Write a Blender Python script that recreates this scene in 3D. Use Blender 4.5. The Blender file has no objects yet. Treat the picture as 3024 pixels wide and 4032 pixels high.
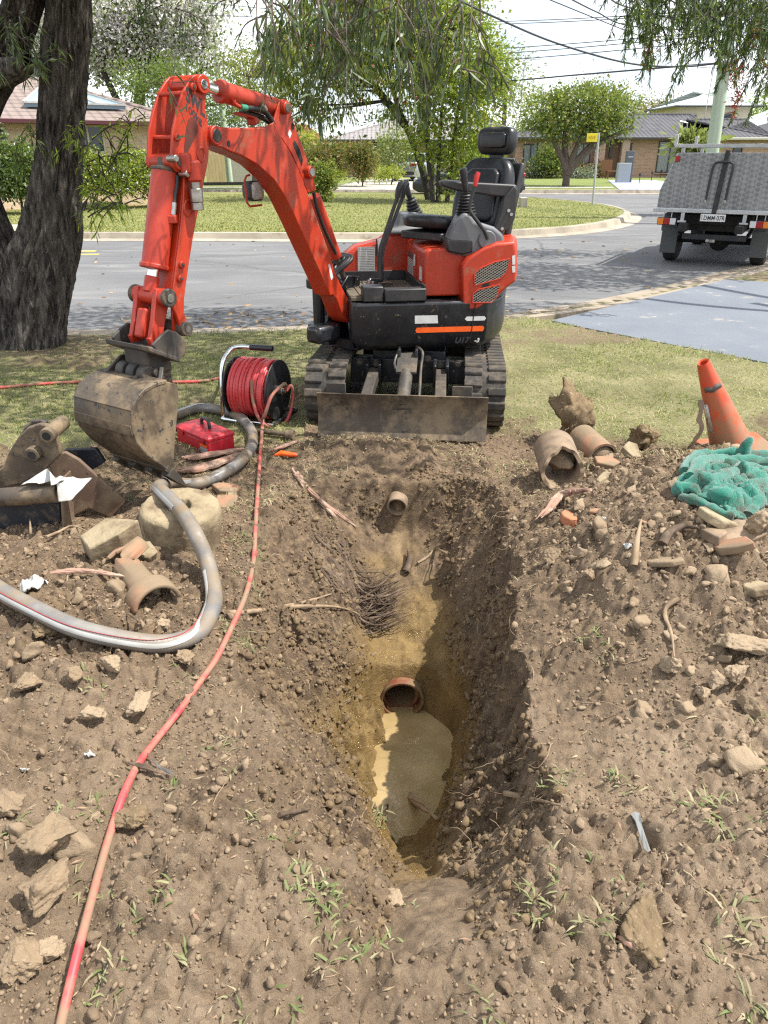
import bpy, bmesh, math, random
import numpy as np
from mathutils import Vector, Matrix
C = bpy.context.scene.collection
sc = bpy.context.scene
RND = random.Random(7)
# ---------------------------------------------------------------- camera, sky, sun, exposure
PITCH = math.radians(25.7); CAMH = 1.6; FPX = 2950.0
cd = bpy.data.cameras.new('camera'); cam = bpy.data.objects.new('camera', cd); C.objects.link(cam)
cd.sensor_fit = 'VERTICAL'; cd.sensor_height = 36.0; cd.lens = FPX/4032*36
cd.clip_start = 0.05; cd.clip_end = 2000
cam.location = (0, 0, CAMH); cam.rotation_euler = (math.pi/2-PITCH, 0, 0)
sc.camera = cam
SUN_EL = math.radians(60); SUN_AZ = (0.995, -0.08)     # horizontal direction towards the sun
w = bpy.data.worlds.new('World'); sc.world = w; w.use_nodes = True
nt = w.node_tree; bg = nt.nodes['Background']
sky = nt.nodes.new('ShaderNodeTexSky'); sky.sky_type = 'NISHITA'; sky.sun_disc = False
sky.sun_elevation = SUN_EL; sky.sun_rotation = math.atan2(SUN_AZ[0], SUN_AZ[1]); sky.dust_density = 1.5; sky.ozone_density = 1.5
tcw = nt.nodes.new('ShaderNodeTexCoord'); mpw = nt.nodes.new('ShaderNodeMapping'); mpw.inputs['Scale'].default_value = (1, 1, 3.2)
nzw = nt.nodes.new('ShaderNodeTexNoise'); nzw.inputs['Scale'].default_value = 2.6; nzw.inputs['Detail'].default_value = 7; nzw.inputs['Roughness'].default_value = .58
rpw = nt.nodes.new('ShaderNodeValToRGB'); rpw.color_ramp.elements[0].position = .28; rpw.color_ramp.elements[1].position = .56
mxw = nt.nodes.new('ShaderNodeMix'); mxw.data_type = 'RGBA'
nzv = nt.nodes.new('ShaderNodeTexNoise'); nzv.inputs['Scale'].default_value = 5.5; nzv.inputs['Detail'].default_value = 5
rpv = nt.nodes.new('ShaderNodeValToRGB'); rpv.color_ramp.elements[0].position = .35; rpv.color_ramp.elements[1].position = .62
rpv.color_ramp.elements[0].color = (6.9, 7.5, 8.4, 1); rpv.color_ramp.elements[1].color = (9.6, 9.9, 10.3, 1)
L = nt.links.new
L(tcw.outputs['Generated'], mpw.inputs['Vector']); L(mpw.outputs['Vector'], nzw.inputs['Vector']); L(mpw.outputs['Vector'], nzv.inputs['Vector'])
L(nzw.outputs['Fac'], rpw.inputs['Fac']); L(nzv.outputs['Fac'], rpv.inputs['Fac'])
L(rpw.outputs['Color'], mxw.inputs['Factor']); L(sky.outputs['Color'], mxw.inputs['A']); L(rpv.outputs['Color'], mxw.inputs['B'])
L(mxw.outputs['Result'], bg.inputs['Color']); bg.inputs['Strength'].default_value = 0.112
sd = bpy.data.lights.new('sun', 'SUN'); so = bpy.data.objects.new('sun', sd); C.objects.link(so)
sd.energy = 4.6; sd.angle = math.radians(0.55); sd.color = (1, .955, .88)
SUND = Vector((SUN_AZ[0]*math.cos(SUN_EL), SUN_AZ[1]*math.cos(SUN_EL), math.sin(SUN_EL))).normalized()
so.rotation_euler = SUND.to_track_quat('Z', 'Y').to_euler(); so.location = (10, 0, 20)
sc.view_settings.view_transform = 'Standard'; sc.view_settings.look = 'None'
sc.view_settings.exposure = 0.84; sc.view_settings.gamma = 1.0
sc.cycles.use_denoising = False; sc.cycles.filter_width = 1.25
sc.cycles.max_bounces = 6; sc.cycles.diffuse_bounces = 3; sc.cycles.glossy_bounces = 3; sc.cycles.transparent_max_bounces = 12
sc.cycles.caustics_reflective = False; sc.cycles.caustics_refractive = False

# ---------------------------------------------------------------- rays: picture point (3024x4032) -> point in the place
SP, CP = math.sin(PITCH), math.cos(PITCH)
def ray(u, v):
    dx, dy = (u-1512)/FPX, (2016-v)/FPX
    return Vector((dx, CP+dy*SP, -SP+dy*CP))
def at_z(u, v, z=0.0):
    d = ray(u, v); t = (z-CAMH)/d.z
    return Vector((d.x*t, d.y*t, z))
def at_y(u, v, y):
    d = ray(u, v); t = y/d.y
    return Vector((d.x*t, y, CAMH+d.z*t))
def at_plane(u, v, p, n):
    d = ray(u, v); o = Vector((0, 0, CAMH)); t = (Vector(p)-o).dot(n)/d.dot(n)
    return o+d*t

# ---------------------------------------------------------------- noise (numpy)
def _h(ix, iy, seed):
    n = (ix.astype(np.int64)*374761393 + iy.astype(np.int64)*668265263 + seed*974634541) & 0x7fffffff
    n = ((n ^ (n >> 13))*1274126177) & 0x7fffffff
    n = n ^ (n >> 16)
    return (n & 0xffff)/65535.0
def vnoise(x, y, seed=0):
    x = np.asarray(x, float); y = np.asarray(y, float)
    ix = np.floor(x); iy = np.floor(y); fx = x-ix; fy = y-iy
    fx = fx*fx*fx*(fx*(fx*6-15)+10); fy = fy*fy*fy*(fy*(fy*6-15)+10)
    ix = ix.astype(np.int64); iy = iy.astype(np.int64)
    a = _h(ix, iy, seed); b = _h(ix+1, iy, seed); c = _h(ix, iy+1, seed); d = _h(ix+1, iy+1, seed)
    return (a*(1-fx)+b*fx)*(1-fy)+(c*(1-fx)+d*fx)*fy
def fbm(x, y, seed=0, o=4, g=.5):
    s = 0; a = 1; t = 0
    x = np.asarray(x, float); y = np.asarray(y, float)
    for k in range(o):
        s = s+a*(vnoise(x*2**k+17.3*k, y*2**k+9.1*k, seed+k)-.5)*2; t += a; a *= g
    return s/t
def _h3(ix, iy, iz, seed): return _h(ix+iz*157, iy-iz*311+ix*7, seed)
def vnoise3(p, seed=0):
    i = np.floor(p); f = p-i; f = f*f*(3-2*f); i = i.astype(np.int64); s = 0
    for a in (0, 1):
        for b in (0, 1):
            for c in (0, 1):
                w_ = (f[:, 0] if a else 1-f[:, 0])*(f[:, 1] if b else 1-f[:, 1])*(f[:, 2] if c else 1-f[:, 2]); s = s+w_*_h3(i[:, 0]+a, i[:, 1]+b, i[:, 2]+c, seed)
    return s
def fbm3(p, seed=0, o=4, g=.55):
    s = 0; a = 1; t = 0
    for k in range(o): s = s+a*(vnoise3(p*2**k+7.7*k, seed+k)-.5)*2; t += a; a *= g
    return s/t
def worley(x, y, seed=0):
    x = np.asarray(x, float); y = np.asarray(y, float)
    ix = np.floor(x).astype(np.int64); iy = np.floor(y).astype(np.int64)
    f1 = np.full(x.shape, 9.); f2 = np.full(x.shape, 9.); idv = np.zeros(x.shape)
    for dx in (-1, 0, 1):
        for dy in (-1, 0, 1):
            cx = ix+dx; cy = iy+dy
            d = np.hypot(cx+_h(cx, cy, seed)-x, cy+_h(cx, cy, seed+57)-y); r = _h(cx, cy, seed+99)
            n1 = d < f1
            f2 = np.where(n1, f1, np.minimum(f2, d)); idv = np.where(n1, r, idv); f1 = np.where(n1, d, f1)
    return f1, f2, idv
def sstep(a, b, x):
    t = np.clip((np.asarray(x, float)-a)/(b-a), 0, 1); return t*t*(3-2*t)

# ---------------------------------------------------------------- mesh builder
def link(name, me, mat=None, parent=None):
    o = bpy.data.objects.new(name, me); C.objects.link(o)
    if mat: me.materials.append(mat)
    if parent: o.parent = parent
    return o
def np_mesh(name, verts, faces, mat=None, parent=None, smooth=False, nside=4):
    """big mesh from arrays; faces: (n, nside) index array or list of arrays"""
    fl = faces if isinstance(faces, list) else [faces]
    me = bpy.data.meshes.new(name)
    verts = np.asarray(verts, np.float32)
    me.vertices.add(len(verts)); me.vertices.foreach_set('co', verts.ravel())
    nl = sum(f.size for f in fl); nf = sum(len(f) for f in fl)
    me.loops.add(nl); me.polygons.add(nf)
    me.loops.foreach_set('vertex_index', np.concatenate([f.ravel() for f in fl]).astype(np.int32))
    st = []; k = 0
    for f in fl:
        st.append(k+np.arange(len(f))*f.shape[1]); k += f.size
    me.polygons.foreach_set('loop_start', np.concatenate(st).astype(np.int32))
    me.update(calc_edges=True)
    me.validate()
    if smooth: me.polygons.foreach_set('use_smooth', np.ones(nf, bool))
    return link(name, me, mat, parent)
class MB:
    def __init__(s, M=None): s.v = []; s.f = []; s.M = M
    def add(s, vs, fs, M=None):
        b = len(s.v)
        for p in vs:
            p = Vector(p)
            s.v.append(M @ p if M is not None else p)
        s.f += [tuple(b+i for i in f) for f in fs]; return s
    def box(s, c, size, M=None, rot=None):
        x, y, z = (k/2 for k in size); R = Matrix.Translation(Vector(c))
        if rot is not None: R = R @ rot.to_4x4()
        if M is not None: R = M @ R
        vs = [(a*x, b*y, d*z) for a in (-1, 1) for b in (-1, 1) for d in (-1, 1)]
        return s.add(vs, [(0, 1, 3, 2), (4, 6, 7, 5), (0, 4, 5, 1), (2, 3, 7, 6), (0, 2, 6, 4), (1, 5, 7, 3)], R)
    def bar(s, a, b, w, h=None, up=(0, 0, 1)):
        """rectangular bar from a to b"""
        a = Vector(a); b = Vector(b); h = h or w; d = (b-a).normalized(); u = Vector(up)
        r = d.cross(u)
        if r.length < 1e-4: r = d.cross(Vector((1, 0, 0)))
        r.normalize(); u = r.cross(d)
        vs = [p+r*i*w/2+u*j*h/2 for p in (a, b) for i, j in ((-1, -1), (1, -1), (1, 1), (-1, 1))]
        return s.add(vs, [(3, 2, 1, 0), (4, 5, 6, 7), (0, 1, 5, 4), (1, 2, 6, 5), (2, 3, 7, 6), (3, 0, 4, 7)])
    def tube(s, pts, r, n=12, caps=True, closed=False):
        pts = [Vector(p) for p in pts]; N = len(pts)
        rr = r if hasattr(r, '__len__') else [r]*N
        T = []
        for i in range(N):
            a = pts[i-1] if (i > 0 or closed) else pts[i]; b = pts[(i+1) % N] if (i < N-1 or closed) else pts[i]
            T.append((b-a).normalized() if (b-a).length > 1e-9 else Vector((0, 0, 1)))
        u = T[0].orthogonal().normalized(); vs = []
        for i in range(N):
            u = (u-T[i]*u.dot(T[i]))
            if u.length < 1e-6: u = T[i].orthogonal()
            u.normalize(); w_ = T[i].cross(u)
            for k in range(n):
                a = 2*math.pi*k/n
                vs.append(pts[i]+(u*math.cos(a)+w_*math.sin(a))*rr[i])
        fs = []
        for i in range(N if closed else N-1):
            j = (i+1) % N
            for k in range(n):
                fs.append((i*n+k, i*n+(k+1) % n, j*n+(k+1) % n, j*n+k))
        if caps and not closed:
            fs.append(tuple(range(n-1, -1, -1))); fs.append(tuple((N-1)*n+k for k in range(n)))
        return s.add(vs, fs)
    def cyl(s, a, b, r, n=20, r2=None): return s.tube([a, b], [r, r if r2 is None else r2], n)
    def ring(s, a, b, ro, ri, n=28):
        """hollow pipe from a to b"""
        a = Vector(a); b = Vector(b); d = (b-a).normalized(); u = d.orthogonal().normalized(); w_ = d.cross(u); vs = []
        for p, r in ((a, ro), (b, ro), (b, ri), (a, ri)):
            vs += [p+(u*math.cos(2*math.pi*k/n)+w_*math.sin(2*math.pi*k/n))*r for k in range(n)]
        fs = [(q*n+k, q*n+(k+1) % n, (q+1) % 4*n+(k+1) % n, (q+1) % 4*n+k) for q in range(4) for k in range(n)]
        return s.add(vs, fs)
    def prism(s, poly, f, t0, t1):
        """poly: 2D outline; f(p, t) -> 3D point; extruded from t0 to t1"""
        n = len(poly)
        vs = [f(p, t0) for p in poly]+[f(p, t1) for p in poly]
        fs = [tuple(range(n-1, -1, -1)), tuple(range(n, 2*n))]+[(k, (k+1) % n, n+(k+1) % n, n+k) for k in range(n)]
        return s.add(vs, fs)
    def loft(s, rings, cap=True, closed=True):
        n = len(rings[0]); vs = [p for r in rings for p in r]; fs = []
        for i in range(len(rings)-1):
            for k in range(n if closed else n-1):
                fs.append((i*n+k, i*n+(k+1) % n, (i+1)*n+(k+1) % n, (i+1)*n+k))
        if cap: fs.append(tuple(range(n-1, -1, -1))); fs.append(tuple((len(rings)-1)*n+k for k in range(n)))
        return s.add(vs, fs)
    def sphere(s, c, r, n=12, m=8, sx=1, sy=1, sz=1):
        rings = []
        for i in range(1, m):
            a = math.pi*i/m
            rings.append([(c[0]+sx*r*math.sin(a)*math.cos(2*math.pi*k/n), c[1]+sy*r*math.sin(a)*math.sin(2*math.pi*k/n), c[2]-sz*r*math.cos(a)) for k in range(n)])
        return s.loft(rings)
    def build(s, name, mat, parent=None, bevel=0, smooth=30, sub=0, seg=2, off=None):
        me = bpy.data.meshes.new(name)
        vs = [s.M @ p for p in s.v] if s.M is not None else s.v
        if off is not None: vs = [p-Vector(off) for p in vs]
        me.from_pydata([tuple(p) for p in vs], [], s.f); me.update()
        bm = bmesh.new(); bm.from_mesh(me); bmesh.ops.recalc_face_normals(bm, faces=bm.faces); bm.to_mesh(me); bm.free()
        if smooth:
            me.polygons.foreach_set('use_smooth', [True]*len(me.polygons))
            me.set_sharp_from_angle(angle=math.radians(smooth))
        o = link(name, me, mat, parent)
        if bevel:
            b = o.modifiers.new('Bevel', 'BEVEL'); b.width = bevel; b.segments = seg; b.limit_method = 'ANGLE'; b.angle_limit = math.radians(35)
        if sub:
            m_ = o.modifiers.new('Subdivision', 'SUBSURF'); m_.levels = sub; m_.render_levels = sub
        return o
def tag(o, label=None, cat=None, group=None, kind=None):
    if label: o['label'] = label
    if cat: o['category'] = cat
    if group: o['group'] = group
    if kind: o['kind'] = kind
    return o
def thing(name, label, cat, loc=(0, 0, 0), rz=0, group=None):
    o = bpy.data.objects.new(name, None); C.objects.link(o); o.empty_display_size = .1
    o.location = loc; o.rotation_euler = (0, 0, rz)
    return tag(o, label, cat, group)
def copy_tree(o, parent=None):
    c = o.copy(); C.objects.link(c); c.parent = parent
    for ch in [k for k in bpy.data.objects if k.parent == o]:
        copy_tree(ch, c)
    return c
def spline(pts, n=8):
    """Catmull-Rom through points"""
    P = [Vector(p) for p in pts]; P = [P[0]*2-P[1]]+P+[P[-1]*2-P[-2]]; out = []
    for i in range(1, len(P)-2):
        a, b, c, d = P[i-1:i+3]
        for k in range(n):
            t = k/n
            out.append(.5*((2*b)+(c-a)*t+(2*a-5*b+4*c-d)*t*t+(3*b-a-3*c+d)*t**3))
    out.append(P[-2]); return out
def rotz(a): return Matrix.Rotation(a, 4, 'Z')

# ---------------------------------------------------------------- materials
class NT:
    def __init__(s, name):
        s.m = bpy.data.materials.new(name); s.m.use_nodes = True; s.t = s.m.node_tree; s.b = s.t.nodes['Principled BSDF']
        s.tc = s.t.nodes.new('ShaderNodeTexCoord')
    def n(s, ty, **kw):
        o = s.t.nodes.new(ty)
        for k, v in kw.items():
            if hasattr(o, k) and k not in o.inputs: setattr(o, k, v)
            else: o.inputs[k.replace('_', ' ')].default_value = v
        return o
    def l(s, a, b): s.t.links.new(a, b)
    def noise(s, scale, detail=4, rough=.55, coord='Object', dist=0, vec=None):
        o = s.n('ShaderNodeTexNoise', Scale=scale, Detail=detail, Roughness=rough, Distortion=dist)
        s.l(vec if vec is not None else s.tc.outputs[coord], o.inputs['Vector']); return o.outputs['Fac']
    def stretch(s, scale, coord='Object'):
        m = s.n('ShaderNodeMapping'); m.inputs['Scale'].default_value = scale; s.l(s.tc.outputs[coord], m.inputs['Vector']); return m.outputs['Vector']
    def ramp(s, fac, a, b, ca=(0, 0, 0), cb=(1, 1, 1)):
        r = s.n('ShaderNodeValToRGB'); e = r.color_ramp.elements
        e[0].position = a; e[1].position = b; e[0].color = (*ca, 1); e[1].color = (*cb, 1)
        s.l(fac, r.inputs['Fac']); return r.outputs['Color']
    def mix(s, fac, a, b, mode='MIX'):
        o = s.n('ShaderNodeMix', data_type='RGBA', blend_type=mode)
        for k, v in (('Factor', fac), ('A', a), ('B', b)):
            if isinstance(v, (int, float)): o.inputs[k].default_value = v
            elif isinstance(v, tuple): o.inputs[k].default_value = (*v[:3], 1)
            else: s.l(v, o.inputs[k])
        return o.outputs['Result']
    def math(s, op, a, b=0.0):
        o = s.n('ShaderNodeMath', operation=op)
        for k, v in ((0, a), (1, b)):
            if isinstance(v, (int, float)): o.inputs[k].default_value = v
            else: s.l(v, o.inputs[k])
        return o.outputs[0]
    def bump(s, h, strength=.3, dist=.01, prev=None):
        o = s.n('ShaderNodeBump', Strength=strength, Distance=dist); s.l(h, o.inputs['Height'])
        if prev is not None: s.l(prev, o.inputs['Normal'])
        s.l(o.outputs['Normal'], s.b.inputs['Normal']); return o.outputs['Normal']
    def set(s, col=None, rough=None, metal=None, spec=None, **kw):
        for k, v in (('Base Color', col), ('Roughness', rough), ('Metallic', metal), ('Specular IOR Level', spec), *kw.items()):
            if v is None: continue
            k = k.replace('_', ' ')
            if isinstance(v, (int, float)): s.b.inputs[k].default_value = v
            elif isinstance(v, tuple): s.b.inputs[k].default_value = (*v[:3], 1)
            else: s.l(v, s.b.inputs[k])
        return s
def mat(name, col, rough=.5, metal=0, col2=None, scale=8, lo=.4, hi=.65, dirt=None, dscale=5, dlo=.55, dhi=.68, bump=0, bscale=60, bdist=.004, spec=.5, detail=5, stretch=None, coord='Object'):
    n = NT(name); c = col
    vec = n.stretch(stretch, coord) if stretch else None
    if col2 is not None: c = n.mix(n.ramp(n.noise(scale, detail, coord=coord, vec=vec), lo, hi), col, col2)
    r = rough
    if dirt is not None:
        f = n.ramp(n.noise(dscale, 8, .68, coord=coord, vec=vec), dlo, dhi); c = n.mix(f, c, dirt); r = n.mix(f, (rough,)*3, (.9,)*3)
    n.set(c, r, metal, spec)
    if bump: n.bump(n.noise(bscale, 5, coord=coord, vec=vec), bump, bdist)
    return n.m
def leaf_mat(name, cols, rough=.55, trans=.35):
    n = NT(name); g = n.n('ShaderNodeNewGeometry'); r = n.n('ShaderNodeValToRGB'); cr = r.color_ramp
    k = len(cols)
    while len(cr.elements) < k: cr.elements.new(.5)
    for i, c in enumerate(cols): cr.elements[i].position = i/max(1, k-1); cr.elements[i].color = (*c, 1)
    n.l(g.outputs['Random Per Island'], r.inputs['Fac'])
    n.set(r.outputs['Color'], rough, 0, .35)
    if trans:
        t = n.n('ShaderNodeBsdfTranslucent'); n.l(n.mix(.5, r.outputs['Color'], (.35, .45, .05), 'MIX'), t.inputs['Color'])
        mx = n.n('ShaderNodeMixShader', Fac=trans); n.l(n.b.outputs[0], mx.inputs[1]); n.l(t.outputs[0], mx.inputs[2])
        n.l(mx.outputs[0], n.t.nodes['Material Output'].inputs['Surface'])
    return n.m
# ================================================================ SETTING: ground, pit, road, kerbs, lawns
PITY = [1.06, 1.30, 1.60, 1.90, 2.10, 2.28, 2.50, 2.80, 2.86, 3.00, 3.20, 3.45, 3.67, 3.74, 3.90]
XLR = [-.02, -.20, -.32, -.42, -.47, -.50, -.53, -.56, -.57, -.58, -.59, -.58, -.46, -.34, -.05]
XLB = [.05, .03, .03, .02, .01, -.01, -.025, -.035, -.05, -.07, -.06, -.04, .0, .02, .06]
XRB = [.14, .18, .17, .15, .14, .20, .245, .26, .27, .275, .265, .25, .20, .17, .10]
XRR = [.26, .38, .42, .46, .49, .51, .53, .55, .555, .56, .57, .575, .52, .40, .14]
ZB = [.0, -.15, -.42, -.70, -.85, -.88, -.88, -.88, -.56, -.49, -.42, -.34, -.28, -.03, .0]
def base_h(x, y):
    h = .36*np.exp(-((x-1.40)/.60)**2-((y-2.70)/.75)**2)
    h = h+.13*np.exp(-((x-.95)/.33)**2-((y-2.15)/.75)**2)
    h = h+.12*np.exp(-((x-1.9)/.6)**2-((y-3.6)/.45)**2)+.07*np.exp(-((x-1.0)/.3)**2-((y-1.2)/.35)**2)
    h = h+.11*np.exp(-((x+1.15)/.50)**2-((y-2.25)/.55)**2)+.07*np.exp(-((x+1.5)/.5)**2-((y-2.8)/.5)**2)
    h = h+.09*np.exp(-((x+.95)/.3)**2-((y-1.35)/.3)**2)+.05*np.exp(-((x+.45)/.25)**2-((y-1.25)/.4)**2)
    h = h+.08*np.exp(-((x+.15)/.45)**2-((y-4.12)/.16)**2)
    h = h+.05*np.exp(-((x-.95)/.3)**2-((y-3.65)/.3)**2)
    return h
KERB = [(-60, 7.0), (-8, 7.5), (-3.2, 7.5), (-1.5, 7.6), (.2, 7.9), (1.45, 8.3), (3.24, 9.55), (5.65, 11.85), (9, 15.4), (14, 20.8), (40, 50)]
kx = np.array([k[0] for k in KERB]); ky = np.array([k[1] for k in KERB])
DRIVE = [(1.75, 7.95), (2.05, 7.55), (3.22, 6.2), (5.6, 3.5), (9.4, 6.6), (5.5, 10.35), (4.75, 10.75)]
def in_drive(x, y):
    u = (x-2.0)*.66+(y-7.6)*-.75; v = (x-2.0)*.75+(y-7.6)*.66
    return (v > .02) & (v < 4.0)
def grass_mask(x, y):
    b = 4.28+.22*fbm(x*2.3, y*2.3, 5, 3)+.12*fbm(x*7, y*7, 8, 2)
    b = b-.10*sstep(-.9, -1.4, x)
    tr = ((np.abs(x-.25) < .75) & (y < 4.75))*.35            # trampled round the blade
    m = sstep(b-.08+tr, b+.16+tr, y)
    bare = sstep(.18, .42, fbm(x*1.1+3, y*1.1, 21, 4))*(y > 4.2)
    return m*(1-.75*bare)
def pit_depth(x, y):
    """returns ground height and (how deep in the pit 0..1)"""
    x0, y0 = x, y
    x = x0+.075*fbm(x0*4.5, y0*4.5, 201, 4)+.026*fbm(x0*14, y0*14, 203, 3)+.013*fbm(x0*42, y0*42, 207, 3); y = y0+.05*fbm(x0*5, y0*5, 205, 3)+np.where(y0 < 3.3, 3.2*np.clip(np.abs(x0-.09)-.06, 0, .22)**2*2.2, 0)*sstep(2.3, 2.7, y0)
    wob = .05*fbm(x*0+y*2.1, y*2.1, 31, 4)
    lr = np.interp(y, PITY, XLR)+wob*1.6; lb = np.interp(y, PITY, XLB)+wob*.6
    rb = np.interp(y, PITY, XRB)+.03*fbm(y*6, y*2, 33, 3); rr = np.interp(y, PITY, XRR)+.06*fbm(y*4.2, y*2, 35, 4)
    zb = np.interp(y, PITY, ZB)
    inside = (y > PITY[0]) & (y < PITY[-1])
    tl = np.clip((x-lr)/np.maximum(lb-lr, .02), 0, 1); tr = np.clip((rr-x)/np.maximum(rr-rb, .02), 0, 1)
    tl = tl**.9*(1-.25*np.sin(tl*math.pi)); tr = tr**.75
    d = np.minimum(sstep(0, 1, tl)*.45+tl*.55, tr)
    return np.where(inside, d, 0), zb
def H(x, y, fine=True):
    x = np.asarray(x, float); y = np.asarray(y, float)
    h = base_h(x, y); d, zb = pit_depth(x, y)
    g = grass_mask(x, y)
    dirt = 1-g
    near = sstep(7.2, 6, y)*sstep(5, 3.5, np.abs(x))
    rough = .032*fbm(x*3.2, y*3.2, 41, 4)+.02*fbm(x*9, y*9, 43, 3)
    if fine:
        wx = x+.02*fbm(x*11, y*11, 3, 3); wy = y+.02*fbm(x*11, y*11, 4, 3); patch = sstep(-.30, .30, fbm(x*2.4, y*2.4, 61, 3)+.35*np.clip(h*6, 0, 1)-.12*((y < 1.9)&(x > -.75)&(x < .35)))
        cl = 0
        for fr, am, sd_ in ((7.5, .036, 51), (17, .024, 52), (38, .0105, 53)):
            f1, f2, ci = worley(wx*fr, wy*fr, sd_); cl = cl+np.clip((f2-f1)*2.6, 0, 1)**.6*am*(.25+.9*ci)*(patch if fr < 30 else .45+.55*patch)
        rough = rough+cl+.010*fbm(x*55, y*55, 71, 3)-.016
    if False:
        f1, f2, _ = worley(x*9+fbm(x*12, y*12, 3, 2)*.5, y*9+fbm(x*12, y*12, 4, 2)*.5, 51); cl = np.clip(1-f1*1.25, 0, 1)**.7*.030*sstep(-.2, .4, fbm(x*2.4, y*2.4, 61, 3)+.25*(h > .1))
        f1, f2, _ = worley(x*26, y*26, 52); cl = cl+np.clip(1-f1*1.2, 0, 1)*.0085
        f1, f2, _ = worley(x*55, y*55, 53); cl = cl+np.clip(1-f1*1.2, 0, 1)*.0035
        rough = rough+cl+.004*fbm(x*60, y*60, 71, 2)
    h = h*near+rough*(dirt*.95+.12)*near+.012*fbm(x*1.5, y*1.5, 15, 3)
    dd = d
    if fine:
        wall = np.clip(d*(1-d)*4, 0, 1)
        gro = .5*fbm(y*16, x*1.5+3, 81, 3)+.5*fbm(y*40, x*2, 83, 2)
        dd = np.clip(d+wall*gro*.22*(x > .2)+wall*.10*fbm(x*11, y*11, 85, 5)+wall*.05*fbm(x*40, y*40, 86, 3), 0, 1.0)
    pitz = zb+.03*fbm(x*7, y*7, 91, 3)+(.018*fbm(x*24, y*24, 93, 4) if fine else 0)+.05*np.exp(-((x-.30)/.10)**2-((y-2.02)/.10)**2)
    h = h*(1-dd)+pitz*dd
    ke = np.interp(x, kx, ky)
    h = h-.30*sstep(-.22, .02, y-ke)-.0*(y > 7)
    dr = in_drive(x, y)&(y > 3)&(y < 12)
    h = np.where(dr, -.06, h)
    return h
def graded(a, lo, hi, b, fine, grow):
    mid = list(np.arange(lo, hi, fine)); l = []; s = fine; x = lo
    while x > a: s *= grow; x -= s; l.append(x)
    r = []; s = fine; x = mid[-1]
    while x < b: s *= grow; x += s; r.append(x)
    return np.array(l[::-1]+mid+r)
gx = graded(-60, -1.7, 2.1, 60, .0064, 1.035); gy = graded(-14, .75, 4.4, 50.5, .0064, 1.03)
GX, GY = np.meshgrid(gx, gy)
GZ = H(GX, GY)
nx, ny = len(gx), len(gy)
def hz(x, y):
    i = min(max(int(np.searchsorted(gx, x))-1, 0), nx-2); j = min(max(int(np.searchsorted(gy, y))-1, 0), ny-2)
    a = (x-gx[i])/(gx[i+1]-gx[i]); b = (y-gy[j])/(gy[j+1]-gy[j])
    return float((GZ[j, i]*(1-a)+GZ[j, i+1]*a)*(1-b)+(GZ[j+1, i]*(1-a)+GZ[j+1, i+1]*a)*b)
def on_ground(u, v, lift=0.0, it=14):
    """point of the ground the picture point falls on"""
    d = ray(u, v); o = Vector((0, 0, CAMH)); t = 1.0
    last = None
    for k in range(600):
        t = 1.2+k*.015; p = o+d*t
        if p.z < hz(p.x, p.y): break
    a, b = t-.015, t
    for k in range(it):
        m_ = (a+b)/2; p = o+d*m_
        if p.z < hz(p.x, p.y): b = m_
        else: a = m_
    p = o+d*b; p.z += lift; return p
idx = np.arange(nx*ny).reshape(ny, nx)
qf = np.stack([idx[:-1, :-1].ravel(), idx[:-1, 1:].ravel(), idx[1:, 1:].ravel(), idx[1:, :-1].ravel()], 1)
keep = (GY < np.interp(GX, kx, ky)+.12)[:-1, :-1].ravel()
qf = qf[keep]
fc = np.stack([GX.ravel()[qf].mean(1), GY.ravel()[qf].mean(1), GZ.ravel()[qf].mean(1)], 1)
qf = qf[~((np.hypot(fc[:, 0]-.085, fc[:, 2]+.725) < .088)&(fc[:, 1] > 2.6)&(fc[:, 1] < 3.4))]     # the drain pipe's bore
def soil_material():
    n = NT('soil')
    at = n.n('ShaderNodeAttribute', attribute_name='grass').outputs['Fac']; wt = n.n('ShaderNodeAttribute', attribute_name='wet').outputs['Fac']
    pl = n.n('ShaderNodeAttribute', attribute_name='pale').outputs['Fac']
    c = n.mix(n.ramp(n.noise(3.5, 6, .6), .35, .68), (.074, .048, .029), (.140, .096, .060))
    c = n.mix(n.ramp(n.noise(24, 5, .6), .42, .72), c, (.225, .156, .091))
    c = n.mix(n.ramp(n.noise(9, 5, .6), .60, .74), c, (.235, .155, .082))
    c = n.mix(n.ramp(n.noise(70, 3, .6), .30, .45), n.mix(.5, c, (.06, .042, .028)), c)
    c = n.mix(n.ramp(n.noise(260, 3, .7), .60, .72), c, n.mix(.6, c, (.40, .33, .24)))
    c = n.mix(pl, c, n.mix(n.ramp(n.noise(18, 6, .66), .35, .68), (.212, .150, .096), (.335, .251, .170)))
    gr = n.mix(n.ramp(n.noise(2.2, 6, .6), .38, .6), (.115, .105, .045), (.26, .225, .12))
    gr = n.mix(n.ramp(n.noise(30, 5, .6), .45, .65), gr, (.155, .175, .06))
    c = n.mix(at, c, gr)
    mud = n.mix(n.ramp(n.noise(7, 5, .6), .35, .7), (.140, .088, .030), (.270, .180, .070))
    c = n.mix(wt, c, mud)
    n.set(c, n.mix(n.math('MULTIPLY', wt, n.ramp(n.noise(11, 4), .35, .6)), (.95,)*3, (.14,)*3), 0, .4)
    b = n.bump(n.noise(38, 9, .74), .85, .020)
    n.bump(n.noise(170, 5, .68), .6, .006, b)
    return n.m
M_SOIL = soil_material()
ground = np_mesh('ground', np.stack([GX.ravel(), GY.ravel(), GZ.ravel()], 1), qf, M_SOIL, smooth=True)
tag(ground, 'bare brown soil with a dug trench and lawn beyond it', None, None, 'structure')
me = ground.data
def fattr(name, arr):
    a = me.attributes.new(name, 'FLOAT', 'POINT'); a.data.foreach_set('value', np.asarray(arr, np.float32).ravel())
fattr('grass', grass_mask(GX, GY)*.9)
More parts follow.
